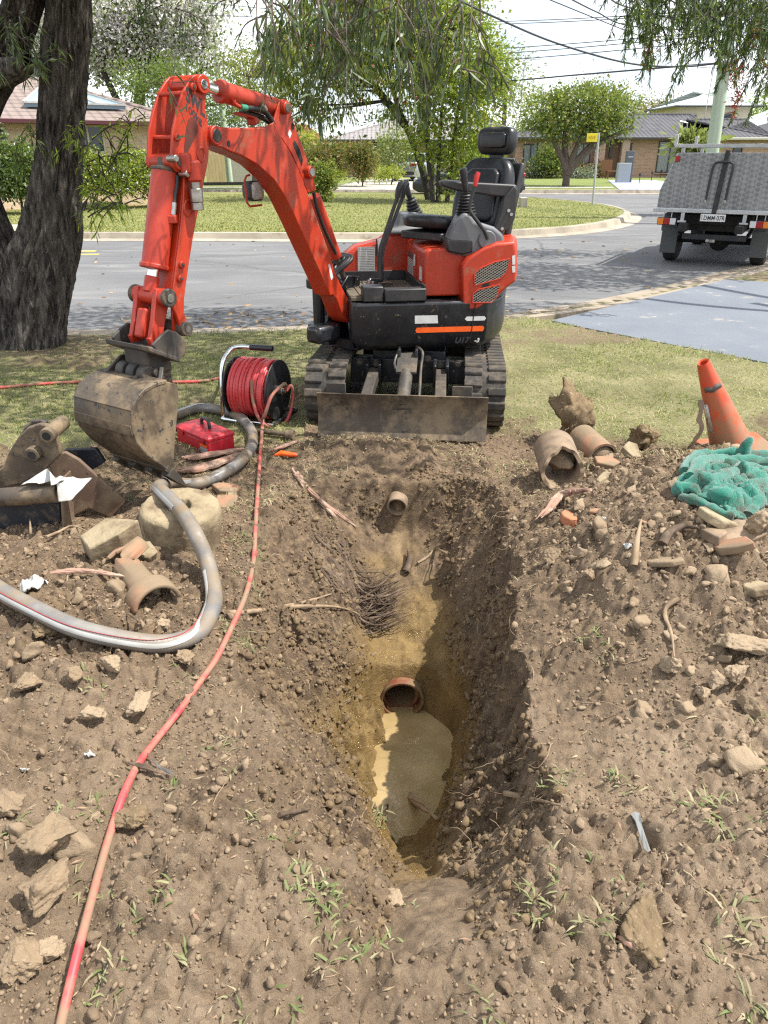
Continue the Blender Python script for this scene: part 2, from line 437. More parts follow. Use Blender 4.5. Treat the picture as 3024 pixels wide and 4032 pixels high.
dwet, _ = pit_depth(GX, GY)
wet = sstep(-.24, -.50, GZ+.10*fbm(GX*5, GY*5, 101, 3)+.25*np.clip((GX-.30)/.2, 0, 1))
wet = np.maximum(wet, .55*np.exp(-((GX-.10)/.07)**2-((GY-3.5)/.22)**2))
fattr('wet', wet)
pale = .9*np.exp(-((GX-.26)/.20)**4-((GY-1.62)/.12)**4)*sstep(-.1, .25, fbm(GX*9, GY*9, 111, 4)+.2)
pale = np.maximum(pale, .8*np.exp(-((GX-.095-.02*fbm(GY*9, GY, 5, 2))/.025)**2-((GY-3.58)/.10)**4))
dry = (1-.9*np.clip(dwet*6, 0, 1)*sstep(1.25, 1.65, GY))*(.16+.55*sstep(2.3, 1.4, GY)+.42*sstep(.55, .95, GX)*sstep(3.6, 2.9, GY))  # damp pit dark; dry front and heap also take sunlit brightness into their colour
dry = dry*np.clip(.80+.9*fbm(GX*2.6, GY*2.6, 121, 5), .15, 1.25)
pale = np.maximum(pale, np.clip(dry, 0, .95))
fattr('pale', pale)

# ---- road, kerbs, far lawns
def asphalt():
    n = NT('asphalt')
    c = n.mix(n.ramp(n.noise(.35, 5, .6), .35, .68), (.100, .101, .106), (.150, .150, .153))
    c = n.mix(n.ramp(n.noise(1.8, 6, .65, vec=n.stretch((.35, 1.6, 1))), .52, .70), c, (.185, .182, .178))
    c = n.mix(n.ramp(n.noise(160, 2, .6), .55, .75), c, (.24, .235, .225))
    v = n.n('ShaderNodeTexVoronoi', feature='DISTANCE_TO_EDGE', Scale=.35)
    dn = n.n('ShaderNodeMix', data_type='VECTOR'); nz = n.n('ShaderNodeTexNoise', Scale=1.2, Detail=5)
    n.l(n.tc.outputs['Object'], nz.inputs['Vector']); dn.inputs['Factor'].default_value = .25
    n.l(n.tc.outputs['Object'], dn.inputs['A']); n.l(nz.outputs['Color'], dn.inputs['B']); n.l(dn.outputs['Result'], v.inputs['Vector'])
    c = n.mix(n.ramp(v.outputs['Distance'], .004, .012), (.105, .105, .107), c)
    n.set(c, .88, 0, .3); n.bump(n.noise(120, 4), .35, .006); return n.m
M_ROAD = asphalt()
M_CONC = mat('kerb_concrete', (.33, .29, .235), .9, col2=(.22, .19, .15), scale=3, dirt=(.15, .115, .08), dscale=6, dlo=.55, dhi=.75, bump=.4, bscale=90)
def sheet(name, poly, z, m, kind='structure', div=0):
    mb = MB(); mb.add([(x, y, z) for x, y in poly], [tuple(range(len(poly)))])
    o = mb.build(name, m, smooth=0)
    if o.data.polygons[0].normal.z < 0: o.data.flip_normals()
    return tag(o, kind=kind)
sheet("road", [(x, y+.10) for x, y in KERB if x < 30]+[(27.0, 37.2), (-60, 37.2)], -.12, M_ROAD)
sheet('terrain', [(-700, -500), (700, -500), (700, 900), (-700, 900)], -1.4, mat('distant_ground', (.10, .11, .05), .95, col2=(.16, .15, .08), scale=.05))
def offset(line, d):
    out = []
    for i, p in enumerate(line):
        a = Vector(line[max(0, i-1)]); b = Vector(line[min(len(line)-1, i+1)]); t = (b-a).normalized()
        out.append(Vector(p)+Vector((-t.y, t.x))*d)
    return out
def kerb(name, line, label, top=.0, road=-.112, side=1, w=.16, pan=.34, m=M_CONC):
    """kerb stone plus gutter pan; side=+1: road lies on the left of the line's direction"""
    L2 = [Vector((p[0], p[1])) for p in spline([(x, y, 0) for x, y in line], 6)]
    prof = [(-w, -.3), (-w, top), (0, top-.008), (.05, road+.02), (pan, road), (pan, -.3)]
    offs = [offset(L2, side*d) for d, _ in prof]
    mb = MB(); mb.loft([[(offs[k][i].x, offs[k][i].y, prof[k][1]) for k in range(len(prof))] for i in range(len(L2))], cap=True)
    return tag(mb.build(name, m, smooth=25), label, None, None, 'structure')
kerb('kerb', [k for k in KERB if -20 < k[0] < 20], 'concrete kerb and gutter along the near lawn', top=-.015, pan=.55, m=mat('tan_kerb_concrete', (.29, .24, .185), .9, col2=(.24, .195, .145), scale=2.5, dirt=(.17, .125, .08), dscale=5, dlo=.57, dhi=.75, bump=.35, bscale=80))
FARK = [(-45, 17.3), (-8, 17.2), (-1.3, 17.0), (1.2, 17.15), (2.98, 17.75), (4.7, 18.9), (6.3, 21.2), (7.3, 24.2), (7.2, 27.6), (5.6, 31.2), (2, 34.2), (-6, 35.2), (-45, 35.4)]
kerb('kerb', FARK, 'concrete kerb round the grassed corner across the road', top=.03, side=-1, m=mat('old_kerb_concrete', (.36, .31, .24), .9, col2=(.23, .2, .155), scale=1.5, dirt=(.2, .16, .10), bump=.3))
def lawn_material(name, g1, g2, dry, sc_=1.0):
    n = NT(name)
    c = n.mix(n.ramp(n.noise(.55*sc_, 6, .62), .38, .62), g1, g2)
    c = n.mix(n.ramp(n.noise(1.7*sc_, 6, .66), .50, .68), c, dry)
    c = n.mix(n.ramp(n.noise(55, 4, .7), .35, .62), n.mix(.45, c, (.05, .06, .015)), c)
    n.set(c, .9, 0, .25); n.bump(n.noise(70, 4, .7), .8, .03); return n.m
M_LAWN = lawn_material('far_lawn', (.165, .185, .06), (.225, .235, .085), (.30, .265, .125))
M_LAWN2 = lawn_material('green_lawn', (.15, .20, .05), (.20, .24, .065), (.24, .235, .10))
fk = [(p.x, p.y) for p in spline([(x, y, 0) for x, y in FARK], 6)]
sheet('lawn', [(p.x, p.y) for p in offset([Vector(k) for k in fk], .1)], .022, M_LAWN)
sheet('lawn', [(-60, 36.6), (60, 36.6), (90, 140), (-90, 140)], .03, M_LAWN2)
kerb('kerb', [(-60, 36.6), (0, 36.6), (60, 36.6)], 'thin concrete kerb in front of the houses across the far street', top=.05, side=-1)
# paths and driveways
M_PATH = mat('path_concrete', (.42, .38, .32), .9, col2=(.33, .30, .25), scale=2, bump=.2)
M_BLUE = mat('blue_driveway_paint', (.118, .134, .160), .8, col2=(.150, .165, .190), scale=1.3, lo=.35, hi=.7, dirt=(.34, .30, .24), dscale=2.6, dlo=.60, dhi=.70, bump=.3, bscale=140)
def slab(name, poly, z0, z1, m, label):
    mb = MB(); mb.prism(poly, lambda p, t: (p[0], p[1], t), z0, z1)
    return tag(mb.build(name, m, smooth=0), label, None, None, 'structure')
slab('driveway', DRIVE, -.1, .004, M_BLUE, 'blue grey painted driveway slab')
slab('footpath', [(-45, 18.9), (-7.2, 18.9), (-6.6, 17.3), (-9.0, 17.3), (-9.4, 17.9), (-45, 17.9)], -.05, .045, M_PATH, 'pale concrete footpath on the far verge')
slab('driveway', [(-3.2, 36.7), (1.6, 36.7), (2.6, 51.5), (-.6, 51.5)], -.05, .055, M_PATH, 'pale concrete driveway under the silver hatchback')
slab('driveway', [(10.6, 36.7), (15.0, 36.7), (16.2, 49), (13.4, 49)], -.05, .055, mat('lavender_driveway', (.27, .29, .42), .8, col2=(.31, .33, .45), scale=.8), 'lavender blue driveway before the brick house')
slab('footpath', [(-60, 38.6), (-3.3, 38.6), (-3.3, 39.7), (-60, 39.7)], -.05, .05, M_PATH, 'concrete path across the far street lawns')
slab('footpath', [(1.7, 38.6), (10.9, 38.6), (11.1, 39.7), (1.7, 39.7)], -.05, .05, M_PATH, 'concrete path in front of the dark roofed house')
ym = mat('yellow_paint', (.75, .55, .05), .8, col2=(.5, .4, .1), scale=5)
for (u, v) in ((300, 990), (310, 1003)):
    p = at_z(u, v, -.116)
    tag(sheet('road_marking', [(p.x-.35, p.y), (p.x+.35, p.y), (p.x+.35, p.y+.13), (p.x-.35, p.y+.13)], -.116, ym), 'short yellow utility mark on the road', None, None, 'structure')
# muddy water in the pit
def water_mat():
    n = NT('muddy_water')
    c = n.mix(n.ramp(n.noise(6, 4, .5), .38, .66), (.26, .185, .085), (.36, .265, .13))
    n.set(c, .035, 0, .6); n.bump(n.noise(14, 3, .5), .16, .012); return n.m
yy = np.linspace(1.8, 2.95, 24)
wl = [(float(np.interp(y, PITY, XLB))-.22, y) for y in yy]+[(float(np.interp(y, PITY, XRB))+.14, y) for y in yy[::-1]]
sheet('water', wl, -.80, water_mat())
# ================================================================ EXCAVATOR
def paint(name, col, col2, dirt, rough=.32, dlo=.6, dhi=.72, dscale=4, chips=(.03, .025, .022), chipt=.70, top=0.0):
    n = NT(name)
    c = n.mix(n.ramp(n.noise(3.2, 5, .6), .35, .7), col, col2)
    c = n.mix(n.math('MULTIPLY', n.ramp(n.noise(38, 6, .6, vec=n.stretch((1, 1, .25))), .55, .75), .35), c, (col2[0]*1.25+.05, col2[1]*1.6+.04, col2[2]*1.6+.04))
    f = n.ramp(n.noise(dscale, 9, .72), dlo, dhi); c = n.mix(f, c, dirt)
    k = n.ramp(n.noise(26, 7, .7), chipt, chipt+.03); c = n.mix(k, c, chips)
    if col[0] > .4: c = n.mix(n.math('MULTIPLY', n.ramp(n.noise(4.5, 8, .74), .68, .74), .6), c, (.06, .035, .028)); c = n.mix(n.math('MULTIPLY', n.ramp(n.noise(9, 7, .7), .56, .66), .35), c, (.34, .16, .10))
    n.set(c, n.mix(f, n.mix(n.ramp(n.noise(14, 5), .3, .7), (rough,)*3, (rough+.2,)*3), (.85,)*3), 0, .5)
    n.bump(n.noise(30, 6, .7), .06, .004); return n.m
M_OR = paint('orange_paint', (.43, .034, .008), (.37, .028, .009), (.20, .075, .042), .30, .55, .74, 4.5, (.03, .025, .022), .675)
M_OR2 = paint('orange_red_faded', (.39, .028, .011), (.43, .042, .018), (.28, .12, .075), .36, .62, .78, 5)
M_BLK = paint('black_paint', (.010, .011, .014), (.017, .018, .021), (.115, .086, .056), .22, .60, .70, 5, (.19, .145, .09), .635)
M_STEEL = paint('worn_black_steel', (.035, .032, .030), (.075, .062, .048), (.15, .108, .066), .5, .50, .66, 5, (.2, .16, .11), .68)
M_RUB = paint('track_rubber', (.030, .028, .026), (.055, .048, .040), (.13, .10, .07), .8, .46, .66, 8, (.15, .12, .08), .66)
M_MUDST = paint('muddy_bucket_steel', (.040, .031, .024), (.12, .087, .054), (.205, .148, .088), .42, .46, .60, 4.5, (.02, .021, .026), .60)
M_BLADE = paint('muddy_blade_steel', (.042, .031, .022), (.105, .077, .049), (.20, .148, .09), .6, .47, .60, 4, (.03, .03, .034), .62)
M_SEAT = mat('black_vinyl', (.014, .015, .018), .34, col2=(.02, .021, .025), scale=9, dirt=(.09, .075, .055), dscale=5, dlo=.66, dhi=.80, bump=.12, bscale=220, bdist=.001)
M_GREY = mat('grey_plastic', (.115, .12, .13), .5, col2=(.15, .155, .16), scale=5, dirt=(.17, .14, .10), dscale=6, dlo=.63, dhi=.76, bump=.1, bscale=300, bdist=.001)
M_PLAS = mat('black_plastic', (.018, .018, .02), .45, col2=(.035, .034, .034), scale=12, dirt=(.12, .095, .065), dscale=7, dlo=.62, dhi=.76)
M_CHR = mat('chrome_rod', (.75, .76, .78), .08, 1.0)
M_ZINC = mat('zinc_fitting', (.45, .44, .42), .38, 1.0, col2=(.3, .28, .25), scale=30)
M_HOSEB = mat('black_hydraulic_hose', (.016, .016, .017), .5, dirt=(.08, .065, .05), dscale=9)
M_STK = mat('white_sticker', (.62, .62, .60), .5, col2=(.5, .49, .46), scale=9, dirt=(.3, .26, .2), dscale=8, dlo=.62, dhi=.72)
M_INK = mat('sticker_ink', (.03, .03, .032), .6)
M_REFL = mat('orange_reflector', (.85, .12, .012), .35, col2=(.75, .10, .012), scale=14)
M_LENS = mat('lamp_glass', (.45, .43, .40), .12, col2=(.2, .2, .2), scale=20, dirt=(.3, .25, .18), dscale=6)
M_MAT = mat('dusty_floor_mat', (.085, .068, .050), .9, col2=(.15, .118, .08), scale=5, bump=.4, bscale=60)
M_RED = mat('red_grip', (.55, .03, .03), .45)
M_MESH = NT('mesh_guard'); M_MESH.set((.40, .37, .32), .5, .8); M_MESH = M_MESH.m
M_DARK = mat('dark_interior', (.012, .012, .012), .9, col2=(.03, .028, .025), scale=10)

EXC = thing('excavator', 'orange mini excavator with black seat, blade down before the pit and bucket lowered', 'excavator', (.22, 5.3, 0))
EL = Vector((.22, 5.3, 0))
def part(mb, name, m, parent=None, **kw):
    """mesh written in world coordinates, parented to the machine"""
    return mb.build(name, m, parent or EXC, off=EL, **kw)

# ---- undercarriage
UY = math.radians(-5.5)
UM = Matrix.Translation((.20, 5.32, 0)) @ rotz(UY)
def uf(x, y, z): return UM @ Vector((x, y, z))
def track(xc):
    mb = MB(); pad = MB(); W = .25; r = .185; L0, L1 = -.62, .60; zc = .195
    path = []
    for k in range(15): a = -math.pi/2-math.pi*k/14; path.append((L0+math.cos(a)*r, zc+math.sin(a)*r))
    for k in range(1, 12): path.append((L0+(L1-L0)*k/12, zc+r-.012*math.sin(math.pi*k/12)))
    for k in range(15): a = math.pi/2-math.pi*k/14; path.append((L1+math.cos(a)*r, zc+math.sin(a)*r))
    for k in range(1, 12): path.append((L1+(L0-L1)*k/12, zc-r))
    N = len(path); rings = []
    P = [Vector((p[0], p[1])) for p in path]
    for i in range(N):
        t = (P[(i+1) % N]-P[i-1]).normalized(); nrm = Vector((-t.y, t.x))
        if nrm.dot(P[i]-Vector(((L0+L1)/2 if L0 < P[i].x < L1 else (L0 if P[i].x <= L0 else L1), zc))) < 0: nrm = -nrm
        q = P[i]-nrm*.028
        rings.append([uf(xc-W/2, P[i].x, P[i].y), uf(xc+W/2, P[i].x, P[i].y), uf(xc+W/2, q.x, q.y), uf(xc-W/2, q.x, q.y)])
    rings.append(rings[0]); mb.loft(rings, cap=False)
    # lugs
    per = [0]
    for i in range(N): per.append(per[-1]+(P[(i+1) % N]-P[i]).length)
    tot = per[-1]; nl = 42
    for k in range(nl):
        s_ = tot*k/nl; i = max(j for j in range(N) if per[j] <= s_+1e-9); f = (s_-per[i])/(per[i+1]-per[i])
        p = P[i].lerp(P[(i+1) % N], f); t = (P[(i+1) % N]-P[i]).normalized(); nrm = Vector((-t.y, t.x))
        c = Vector(((L0+L1)/2 if L0 < p.x < L1 else (L0 if p.x <= L0 else L1), zc))
        if nrm.dot(p-c) < 0: nrm = -nrm
        for sx in (-1, 1):
            o2 = p+t*(.018 if sx > 0 else -.018)
            x0, x1 = (xc+sx*.018, xc+sx*(W/2+.004)); vs = []
            for dt, dn in ((-.030, -.002), (.030, -.002), (.021, .017), (-.021, .017)):
                for xx in (x0, x1): q = o2+t*dt+nrm*dn; vs.append(uf(xx, q.x, q.y))
            pad.add(vs, [(0, 1, 3, 2), (2, 3, 5, 4), (4, 5, 7, 6), (6, 7, 1, 0), (0, 2, 4, 6), (1, 7, 5, 3)])
    tr = part(mb, 'track', M_RUB, smooth=40)
    part(pad, 'track_lug', M_RUB, tr, bevel=.005)
    fr = MB(); fr.add([uf(xc+a*.075, b, z) for a in (-1, 1) for b in (-.5, .5) for z in (.08, .27)], [(0, 1, 3, 2), (4, 6, 7, 5), (0, 4, 5, 1), (2, 3, 7, 6), (0, 2, 6, 4), (1, 5, 7, 3)])
    part(fr, 'track_frame', M_BLK, tr, bevel=.01)
    for yy_, rr in ((L0, .15), (L1, .15), (-.3, .075), (0, .075), (.3, .075)):
        wb = MB(); wb.cyl(uf(xc-.06, yy_, zc if rr > .1 else .10), uf(xc+.06, yy_, zc if rr > .1 else .10), rr, 24)
        part(wb, 'track_wheel', M_STEEL, tr, bevel=.006)
track(-.50); track(.50)
cf = MB()
for y0, y1, z0, z1, hw in ((-.34, .34, .20, .40, .24), (-.42, -.30, .20, .36, .385), (.28, .38, .18, .34, .385)):
    cf.add([uf(a*hw, b, z) for a in (-1, 1) for b in (y0, y1) for z in (z0, z1)], [(0, 1, 3, 2), (4, 6, 7, 5), (0, 4, 5, 1), (2, 3, 7, 6), (0, 2, 6, 4), (1, 5, 7, 3)])
cf.cyl(uf(0, 0, .38), uf(0, 0, .47), .25, 32)
for xx in (-.26, -.18, .18, .26):      # lugs that carry the blade arms
    cf.bar(uf(xx, -.42, .30), uf(xx, -.52, .27), .022, .17)
for xx in (-.05, .06): cf.bar(uf(xx, -.40, .40), uf(xx, -.56, .41), .02, .10)
part(cf, 'carriage_frame', M_BLK, bevel=.006)
for xx, zz in ((-.21, .33), (.21, .33), (-.32, .34), (.33, .34), (.13, .37)):
    bt = MB(); bt.tube([uf(xx, -.42, zz), uf(xx, -.428, zz), uf(xx, -.4281, zz), uf(xx, -.445, zz)], [.024, .024, .015, .015], 8)
    part(bt, 'frame_bolt', M_STEEL)
# blade
BY = -1.0
bl = MB(); prof = []
for k in range(9):
    t = k/8; prof.append((BY-.045*math.sin(t*math.pi)*-1-.02*(1-t), .02+.27*t))
bw = .515
rings = []
for xx in (-bw, bw):
    rings.append([uf(xx, p[0], p[1]) for p in prof]+[uf(xx, p[0]+.016, p[1]) for p in prof[::-1]])
bl.loft(rings)
part(bl, 'blade', M_BLADE, bevel=.003, smooth=40)
for xx in (-.22, .22):
    ba = MB(); ba.bar(uf(xx, -.46, .28), uf(xx*1.05, -.96, .20), .07, .07); part(ba, 'blade_arm', M_STEEL, bevel=.006)
for xx in (-.40, .36): ba = MB(); part(ba.add([uf(xx+a*.06, b, z) for a in (-1, 1) for b in (-.965, -.955) for z in (.24, .345)], [(0, 1, 3, 2), (4, 6, 7, 5), (0, 4, 5, 1), (2, 3, 7, 6), (0, 2, 6, 4), (1, 5, 7, 3)]), 'blade_bracket', M_STEEL, bevel=.006)
bc = MB(); bc.cyl(uf(.0, -.93, .20), uf(.005, -.66, .335), .042, 20); bc.cyl(uf(0, -.955, .19), uf(0, -.92, .21), .05, 16)
bc.bar(uf(.005, -.70, .345), uf(.005, -.50, .42), .13, .018); bc.cyl(uf(-.06, -.95, .20), uf(.06, -.95, .20), .02, 12)
o = part(bc, 'blade_cylinder', M_STEEL, bevel=.003)
hb = MB(); hb.tube(spline([uf(.09, -.92, .22), uf(.10, -.86, .26), uf(.095, -.62, .36), uf(.10, -.55, .44), uf(.05, -.45, .46)], 6), .009, 8)
hb.tube(spline([uf(-.06, -.68, .36), uf(-.075, -.60, .39), uf(-.05, -.5, .46)], 6), .008, 8)
part(hb, 'steel_pipe', M_STEEL)

# ---- upper structure: X forward (to the picture's left), Y to the operator's left (to the camera), Z up
UA = math.radians(188.5)
BM = Matrix.Translation((.215, 5.30, 0)) @ rotz(UA)
def bf(x, y, z): return BM @ Vector((x, y, z))
BMI = BM.inverted()
def side(u, v, yb=.485):
    """picture point -> (X, Z) on the machine's left flank plane Y = yb"""
    p = at_plane(u, v, bf(0, yb, 0), (BM.to_3x3() @ Vector((0, 1, 0)))); q = BMI @ p; return (q.x, q.z)
K_ = 3024/1659
def sideD(x, y, yb=.485): return side(x*K_, y*K_, yb)
def foot(inset, ext=0.0, rear=.615, front=.50, hw=.485):
    """plan outline of the body: straight front, rounded rear"""
    pts = []
    f = front-inset+ext; h = hw-inset; c = .05
    pts += [(f-c, -h), (f, -h+c), (f, h-c), (f-.01, h-.015), (f-c, h)]
    R = rear-inset
    n = 15
    a0 = math.asin(min(1, h/R))
    pts += [(-R*math.cos(a0)+.16, h), (-R*math.cos(a0)+.07, h-.002)]
    for k in range(n):
        a = a0*(1-2*k/(n-1)); pts.append((-R*math.cos(a), R*math.sin(a)))
    pts += [(-R*math.cos(a0)+.07, -h+.002), (-R*math.cos(a0)+.16, -h)]
    return pts
bd = MB()
lv = [(.435, .10), (.455, .045), (.50, .012), (.56, 0), (.735, 0), (.748, .012)]
bd.loft([[bf(x, y, z) for x, y in foot(i)] for z, i in lv])
part(bd, 'lower_skirt', M_BLK, smooth=35, bevel=.006)
# rear counterweight: a black shell that rises behind the hood
cw = MB(); 
def arc(R, y0, y1, n, z): 
    return [bf(-math.sqrt(max(R*R-(y0+(y1-y0)*k/(n-1))**2, 1e-6)), y0+(y1-y0)*k/(n-1), z) for k in range(n)]
def cwring(z, xf, R=.618, hw=.486):
    n = 15; y0, y1 = hw, -hw
    return [bf(xf, hw, z)]+arc(R, y0, y1, n, z)+[bf(xf, -hw, z)]
cw.loft([cwring(.749, -.30), cwring(.80, -.315), cwring(.86, -.345), cwring(.895, -.375), cwring(.905, -.40)])
part(cw, 'counterweight', M_BLK, smooth=40, bevel=.008)
# seam between the skirt's panel and the counterweight
sm = MB(); sm.bar(bf(-.275, .487, .50), bf(-.30, .489, .76), .006, .004, up=(0, 1, 0)); part(sm, 'panel_seam', M_DARK)
# engine hood, orange, with the vent panel on the flank
hd = MB()
hp = [sideD(*p) for p in ((1001, 671), (1032, 668), (1050, 660), (1075, 642), (1096, 622), (1116, 607), (1117, 540), (1114, 521), (1075, 524), (1048, 534), (1012, 556), (999, 576))]
hood_side = hp
def hoodring(y, dx, dz, sc_=1.0):
    return [bf(x+dx*(1 if x < -.3 else 0), y, z+dz*(1 if z > .95 else 0)) for x, z in hp]
hd.loft([hoodring(.484, .012, -.012), hoodring(.470, 0, 0), hoodring(.30, -.06, .01), hoodring(.0, -.085, .015), hoodring(-.30, -.06, .01), hoodring(-.47, 0, 0)])
hood = part(hd, 'engine_hood', M_OR, bevel=.012, smooth=40, seg=3)
lp = MB(); lp.add([bf(x, y, z) for z in (1.052, 1.078) for x, y in ((-.33, .40), (-.33, -.40), (-.60, -.25), (-.66, 0), (-.60, .25), (-.50, .40))], [(5, 4, 3, 2, 1, 0), (6, 7, 8, 9, 10, 11)]+[(k, (k+1) % 6, 6+(k+1) % 6, 6+k) for k in range(6)])
part(lp, 'hood_lid', M_OR, bevel=.01)
kn = MB(); kn.cyl(bf(-.50, .2, 1.075), bf(-.50, .2, 1.105), .018, 12); part(kn, 'lid_knob', M_PLAS)
# seat base box and far side console wall (orange)
sbx = MB()
def wallpoly(poly, y0, y1): sbx.prism(poly, lambda p, t: bf(p[0], t, p[1]), y0, y1)
wallpoly([(.02, .765), (-.34, .765), (-.34, 1.07), (.00, 1.05), (.02, 1.03)], .40, -.28)
part(sbx, 'seat_base', M_OR, bevel=.012)
fw = MB(); fw.prism([(.50, .765), (-.30, .765), (-.30, 1.10), (.12, 1.09), (.20, 1.04), (.38, 1.00), (.46, .94), (.50, .86)], lambda p, t: bf(p[0], t, p[1]), -.26, -.47)
part(fw, 'side_cover', M_OR, bevel=.03, seg=3)
# black skirting round the foot well
sk = MB(); sk.box((0, 0, 0), (.012, .64, .09), BM @ Matrix.Translation((.028, .07, .795))); sk.box((0, 0, 0), (.46, .012, .09), BM @ Matrix.Translation((.265, -.252, .795)))
sk.box((0, 0, 0), (.013, .10, .10), BM @ Matrix.Translation((.03, .432, .80)))
part(sk, 'foot_well_trim', M_PLAS, bevel=.003)
fm = MB(); fm.box((0, 0, 0), (.46, .66, .022), BM @ Matrix.Translation((.26, .10, .765)))
for k in range(10): fm.box((0, 0, 0), (.012, .56, .008), BM @ Matrix.Translation((.08+k*.038, .10, .779)))
part(fm, 'floor_mat', M_MAT, bevel=.003)
st = MB()
a_, b_ = sideD(850, 675), sideD(1000, 648)
st.add([bf(x, y, z) for x in (.02, .285) for y in (.40, .487) for z in (.752, .83)], [(0, 1, 3, 2), (4, 6, 7, 5), (0, 4, 5, 1), (2, 3, 7, 6), (0, 2, 6, 4), (1, 5, 7, 3)])
st.add([bf(x, y, z) for x in (.29, .42) for y in (.36, .475) for z in (.752, .845)], [(0, 1, 3, 2), (4, 6, 7, 5), (0, 4, 5, 1), (2, 3, 7, 6), (0, 2, 6, 4), (1, 5, 7, 3)])
part(st, 'step_box', M_PLAS, bevel=.008)
# vents: openings with an expanded metal mesh
def flank(poly, depth0, depth1, name, m, parent=None, bevel=0, yb=.485):
    mb = MB(); mb.prism([sideD(*p, yb) for p in poly], lambda p, t: bf(p[0], t, p[1]), depth0, depth1)
    return part(mb, name, m, parent, bevel=bevel)
V1 = [(1025, 592), (1036, 580), (1068, 566), (1101, 559), (1094, 586), (1082, 601), (1024, 617)]
V2 = [(1022, 634), (1034, 625), (1079, 615), (1074, 640), (1062, 653), (1020, 654)]
for V in (V1, V2):
    flank(V, .480, .4885, 'vent_back', M_DARK, hood)
    P2 = [Vector(sideD(*p)) for p in V]; xs = [p.x for p in P2]; zs = [p.y for p in P2]
    mm = MB()
    def inside(q):
        c = False; n = len(P2)
        for i in range(n):
            a, b = P2[i], P2[i-1]
            if (a.y > q.y) != (b.y > q.y) and q.x < (b.x-a.x)*(q.y-a.y)/(b.y-a.y)+a.x: c = not c
        return c
    for s_ in (-1, 1):
        k0 = -60
        for k in range(-60, 60):
            # lines z = s*0.62*x + k*0.016 clipped to the polygon
            pts = []
            for j in range(81):
                x = min(xs)+(max(xs)-min(xs))*j/80; z = .85+s_*.62*(x+.4)+k*.0155
                if inside(Vector((x, z))): pts.append((x, z))
            if len(pts) > 1: mm.bar(bf(pts[0][0], .4895, pts[0][1]), bf(pts[-1][0], .4895, pts[-1][1]), .0028, .0022, up=(0, 1, 0))
    part(mm, 'vent_mesh', M_MESH, hood, smooth=0)
    rim = MB(); rim.tube([bf(p.x, .487, p.y) for p in P2], .0055, 8, closed=True); part(rim, 'vent_rim', M_OR, hood)
# markings on the skirt
def decal(name, poly, m, parent=None, y=.4868, lift=.0): return flank(poly, y+lift-.0008, y+lift+.0012, name, m, parent)
decal('white_label', [(896, 682), (945, 681), (946, 698), (896, 699)], M_STK)
decal('reflector_strip', [(900, 708), (1043, 704), (1046, 708), (1043, 715), (900, 719), (897, 714)], M_REFL)
decal('grab_slot', [(1008, 684), (1046, 683), (1050, 687), (1046, 692), (1008, 693), (1004, 689)], M_STK)
def text_mesh(name, txt, size, m, M, parent, extr=.0012, bold=0.0, xs=1.0):
    cu = bpy.data.curves.new(name, 'FONT'); cu.body = txt; cu.size = size; cu.extrude = extr; cu.offset = bold; cu.align_x = 'LEFT'; cu.resolution_u = 3
    o = bpy.data.objects.new(name+'_curve', cu); C.objects.link(o)
    dg = bpy.context.evaluated_depsgraph_get(); me = bpy.data.meshes.new_from_object(o.evaluated_get(dg)); bpy.data.objects.remove(o)
    me.transform(Matrix.Diagonal((xs, 1, 1, 1))); me.transform(M); me.materials.clear()
    return link(name, me, m, parent)
def flank_frame(x, z, y, tilt=0.0):
    """text frame on the left flank: reads left to right for the camera"""
    ex = BM.to_3x3() @ Vector((-1, 0, 0)); ez = Vector((0, 0, 1)); en = ex.cross(ez)
    M = Matrix((ex, ez, en)).transposed().to_4x4(); M.translation = bf(x, y, z)-EL
    return M
xm, zm = sideD(981, 741)
M_WORN = NT('worn_white_print'); fN = M_WORN.ramp(M_WORN.noise(60, 5, .7, vec=M_WORN.stretch((1, 1, .35))), .28, .32)
M_WORN.set(M_WORN.mix(fN, (.70, .70, .68), (.02, .022, .025)), .5); M_WORN = M_WORN.m
Msh = Matrix(((1, .25, 0, 0), (0, 1, 0, 0), (0, 0, 1, 0), (0, 0, 0, 1)))
text_mesh('model_marking', 'U17', .052, M_WORN, flank_frame(xm, zm, .488) @ Msh, EXC, bold=.0016, xs=1.05)
xm2, zm2 = sideD(1024, 739)
text_mesh('model_marking', '-3', .036, M_STK, flank_frame(xm2, zm2, .488) @ Msh, EXC, bold=.0014, xs=1.1)
# mud spatter dots are in the paint; a keyhole and a bolt
kb = MB(); xk, zk = sideD(963, 684); kb.cyl(bf(xk, .485, zk), bf(xk, .491, zk), .011, 14); part(kb, 'key_lock', M_PLAS)
# silver plates and stickers in the foot well
def wplate(name, x0, x1, z0, z1, y, m):
    mb = MB(); mb.add([bf(x, yy_, z) for x in (x0, x1) for yy_ in (y, y+.003) for z in (z0, z1)], [(0, 1, 3, 2), (4, 6, 7, 5), (0, 4, 5, 1), (2, 3, 7, 6), (0, 2, 6, 4), (1, 5, 7, 3)])
    return part(mb, name, m)
M_PLATE = NT('printed_plate')
wv = M_PLATE.n('ShaderNodeTexWave', Scale=28, wave_type='BANDS', bands_direction='Z', Distortion=0); M_PLATE.l(M_PLATE.tc.outputs['Object'], wv.inputs['Vector'])
fx = M_PLATE.math('MULTIPLY', M_PLATE.ramp(wv.outputs['Fac'], .55, .65), M_PLATE.ramp(M_PLATE.noise(55, 2, vec=M_PLATE.stretch((1, 1, .05))), .38, .42))
M_PLATE.set(M_PLATE.mix(fx, (.52, .52, .50), (.16, .16, .17)), .4, .3); M_PLATE = M_PLATE.m
wplate('instruction_plate', .245, .365, .80, 1.0, -.259, M_PLATE)
wplate('warning_sticker', .185, .220, .93, 1.055, -.259, M_STK)
